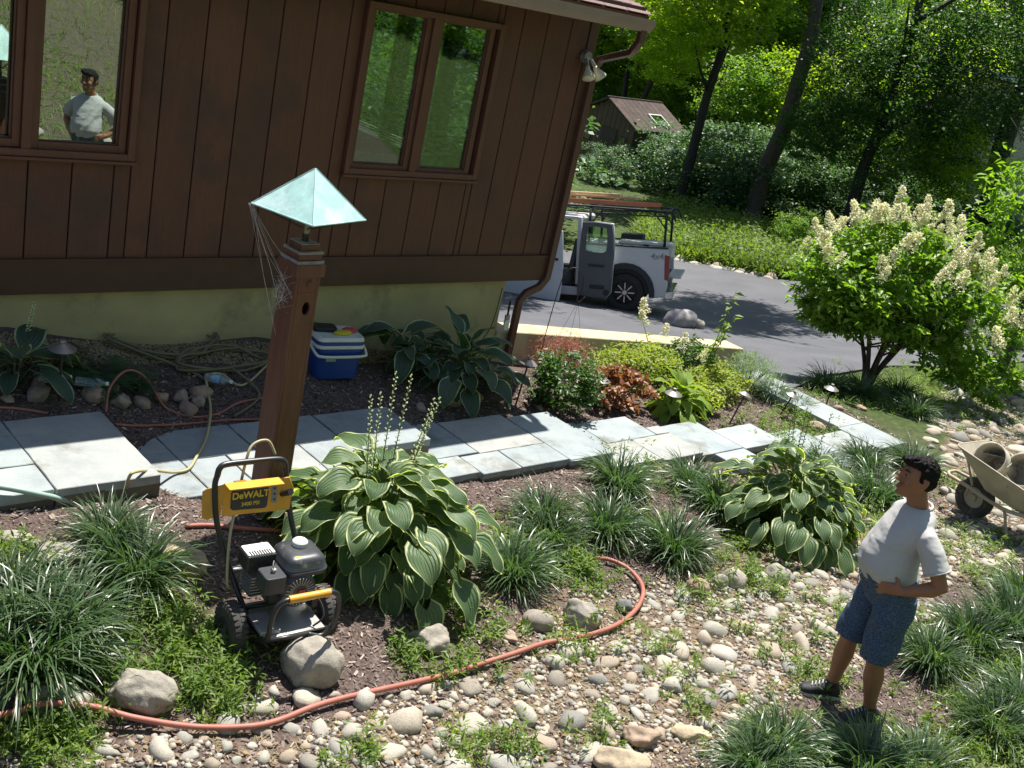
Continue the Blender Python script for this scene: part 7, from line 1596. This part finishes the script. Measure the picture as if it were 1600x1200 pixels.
# shorts
st_ = MB(); st_.loft([T(.0, .80, .135, .175), T(.01, .88, .155, .192), T(.03, .96, .168, .186), T(.04, 1.0, .166, .180)], 26)
for s, (h_, kn, an_) in LEG.items():
    h_, kn = Vector(h_), Vector(kn); limb(st_, [h_ + Vector((0, 0, .02)), h_.lerp(kn, .25), h_.lerp(kn, .6), h_.lerp(kn, .98), h_.lerp(kn, 1.04)], [(.118, .098), (.118, .100), (.112, .095), (.104, .090), (.103, .089)], 22)
sho = remeshed(st_, 'shorts', ms_, man, .008, 3)
for v in sho.data.vertices:
    c = v.co; v.co = c + Vector((c.x, c.y, 0)).normalized() * (.006 * math.sin(c.z * 30 + c.y * 26 + 3 * c.x) + .004 * fbm((c.x, c.y, c.z * 3), 6))
MB().tube(spline([(.205, .02, .985), (.222, .025, .95), (.218, .03, .90)], 4), .004, 6).build('drawstring', m_sole, man, smooth=True)
# shoes
for s, (h_, kn, an_) in LEG.items():
    an_ = Vector(an_); yw = s * .15; Rz = Euler((0, 0, yw)).to_matrix(); base = Vector((an_.x, an_.y, 0))
    def fp(x, y, z): return base + Rz @ Vector((x, y, z))
    sm_ = MB(); sm_.loft([(fp(-.075, 0, .05), Rz @ Vector((0, .028, 0)), (0, 0, .032)), (fp(-.05, 0, .06), Rz @ Vector((0, .038, 0)), (0, 0, .048)), (fp(.0, 0, .068), Rz @ Vector((0, .043, 0)), (0, 0, .058)), (fp(.06, 0, .055), Rz @ Vector((0, .045, 0)), (0, 0, .042)), (fp(.13, 0, .042), Rz @ Vector((0, .048, 0)), (0, 0, .03)), (fp(.175, 0, .035), Rz @ Vector((0, .036, 0)), (0, 0, .022)), (fp(.19, 0, .03), Rz @ Vector((0, .015, 0)), (0, 0, .01))], 16); limb(sm_, [fp(0, 0, .06), fp(0, 0, .13)], [.046, .042])
    so2 = remeshed(sm_, 'shoe', m_shoe, man, .007, 4)
    slb = MB(); P = [(-.085, 0), (-.07, .032), (0, .042), (.09, .05), (.155, .044), (.195, .012), (.195, -.012), (.155, -.044), (.09, -.048), (0, -.04), (-.07, -.032)]; slb.prism([tuple(fp(a, b_, 0)[:2]) for a, b_ in P], .0, .022); slb.build('sole', m_sole, so2, bevel=.004)
    for i in range(5): a = fp(.03 + i * .02, -.02, .112 - i * .009); c = fp(.04 + i * .02, .02, .112 - i * .009); MB().tube([a, (a + c) / 2 + Vector((0, 0, .004)), c], .0035, 5).build('lace', m_sole, so2)
# hair, eyes, brows
hm = MB()
hm.ell(hp_(-.018, 0, .045), (.104, .088, .096), HR, 22, 14); hm.ell(hp_(.045, .02, .108), (.06, .058, .034), HR, 14, 10); hm.ell(hp_(-.05, 0, .0), (.066, .078, .075), HR, 16, 12); hm.ell(hp_(.07, -.01, .095), (.036, .06, .024), HR, 12, 8)
hair = remeshed(hm, 'hair', m_hair, man, .006, 1)
hv = hair.data.vertices
Hi = HR.inverted()
for v in hv:
    q = Hi @ (v.co - HC)
    if q.x > .03 and q.z < .075: q.x = .03 - (.075 - q.z) * .10 - max(0, (abs(q.y) - .05)) * .1; 
    if q.z < -.035: q *= .93
    q += q.normalized() * (.009 * fbm((q.x, q.y * 2.2, q.z), 42) + .003 * math.sin(q.y * 420 + q.x * 90)); v.co = HC + HR @ q
for s in (-1, 1):
    e = MB().ell(hp_(.078, s * .031, .022), (.0095, .0115, .0055), HR, 12, 8).build('eye', m_eye, man, smooth=True); MB().ell(hp_(.0865, s * .031, .022), (.0040, .0065, .0055), HR, 10, 6).build('iris', m_brow, e, smooth=True)
    MB().tube([hp_(.0935, s * .014, .047), hp_(.094, s * .030, .055), hp_(.080, s * .050, .047)], [.0035, .0045, .003], 6).build('eyebrow', m_brow, man, smooth=True)
    MB().tube([hp_(.088, s * .018, .029), hp_(.088, s * .032, .033), hp_(.078, s * .046, .026)], .0025, 5).build('eyelid', m_skin, man, smooth=True)
MB().tube([hp_(.094, -.022, -.058), hp_(.101, 0, -.059), hp_(.094, .022, -.058)], [.002, .003, .002], 6).build('lips', mat('lip', (.20, .07, .05), .5), man, smooth=True)

for k, (az, d, R_k, mi) in enumerate(((51, 27, 3.2, 2), (54.5, 24, 3.0, 3), (58, 27, 3.4, 2), (62, 24, 3.0, 1), (48.5, 33, 3.4, 3), (56, 33, 4.2, 1), (51.5, 36, 4.5, 2))):
    x, y = math.cos(math.radians(az)) * d, math.sin(math.radians(az)) * d; bush('tall bush behind the house, seen through both of its windows', Vector((x, y, z1(x, y))), R_k, mi, k, 'bushes behind the house')
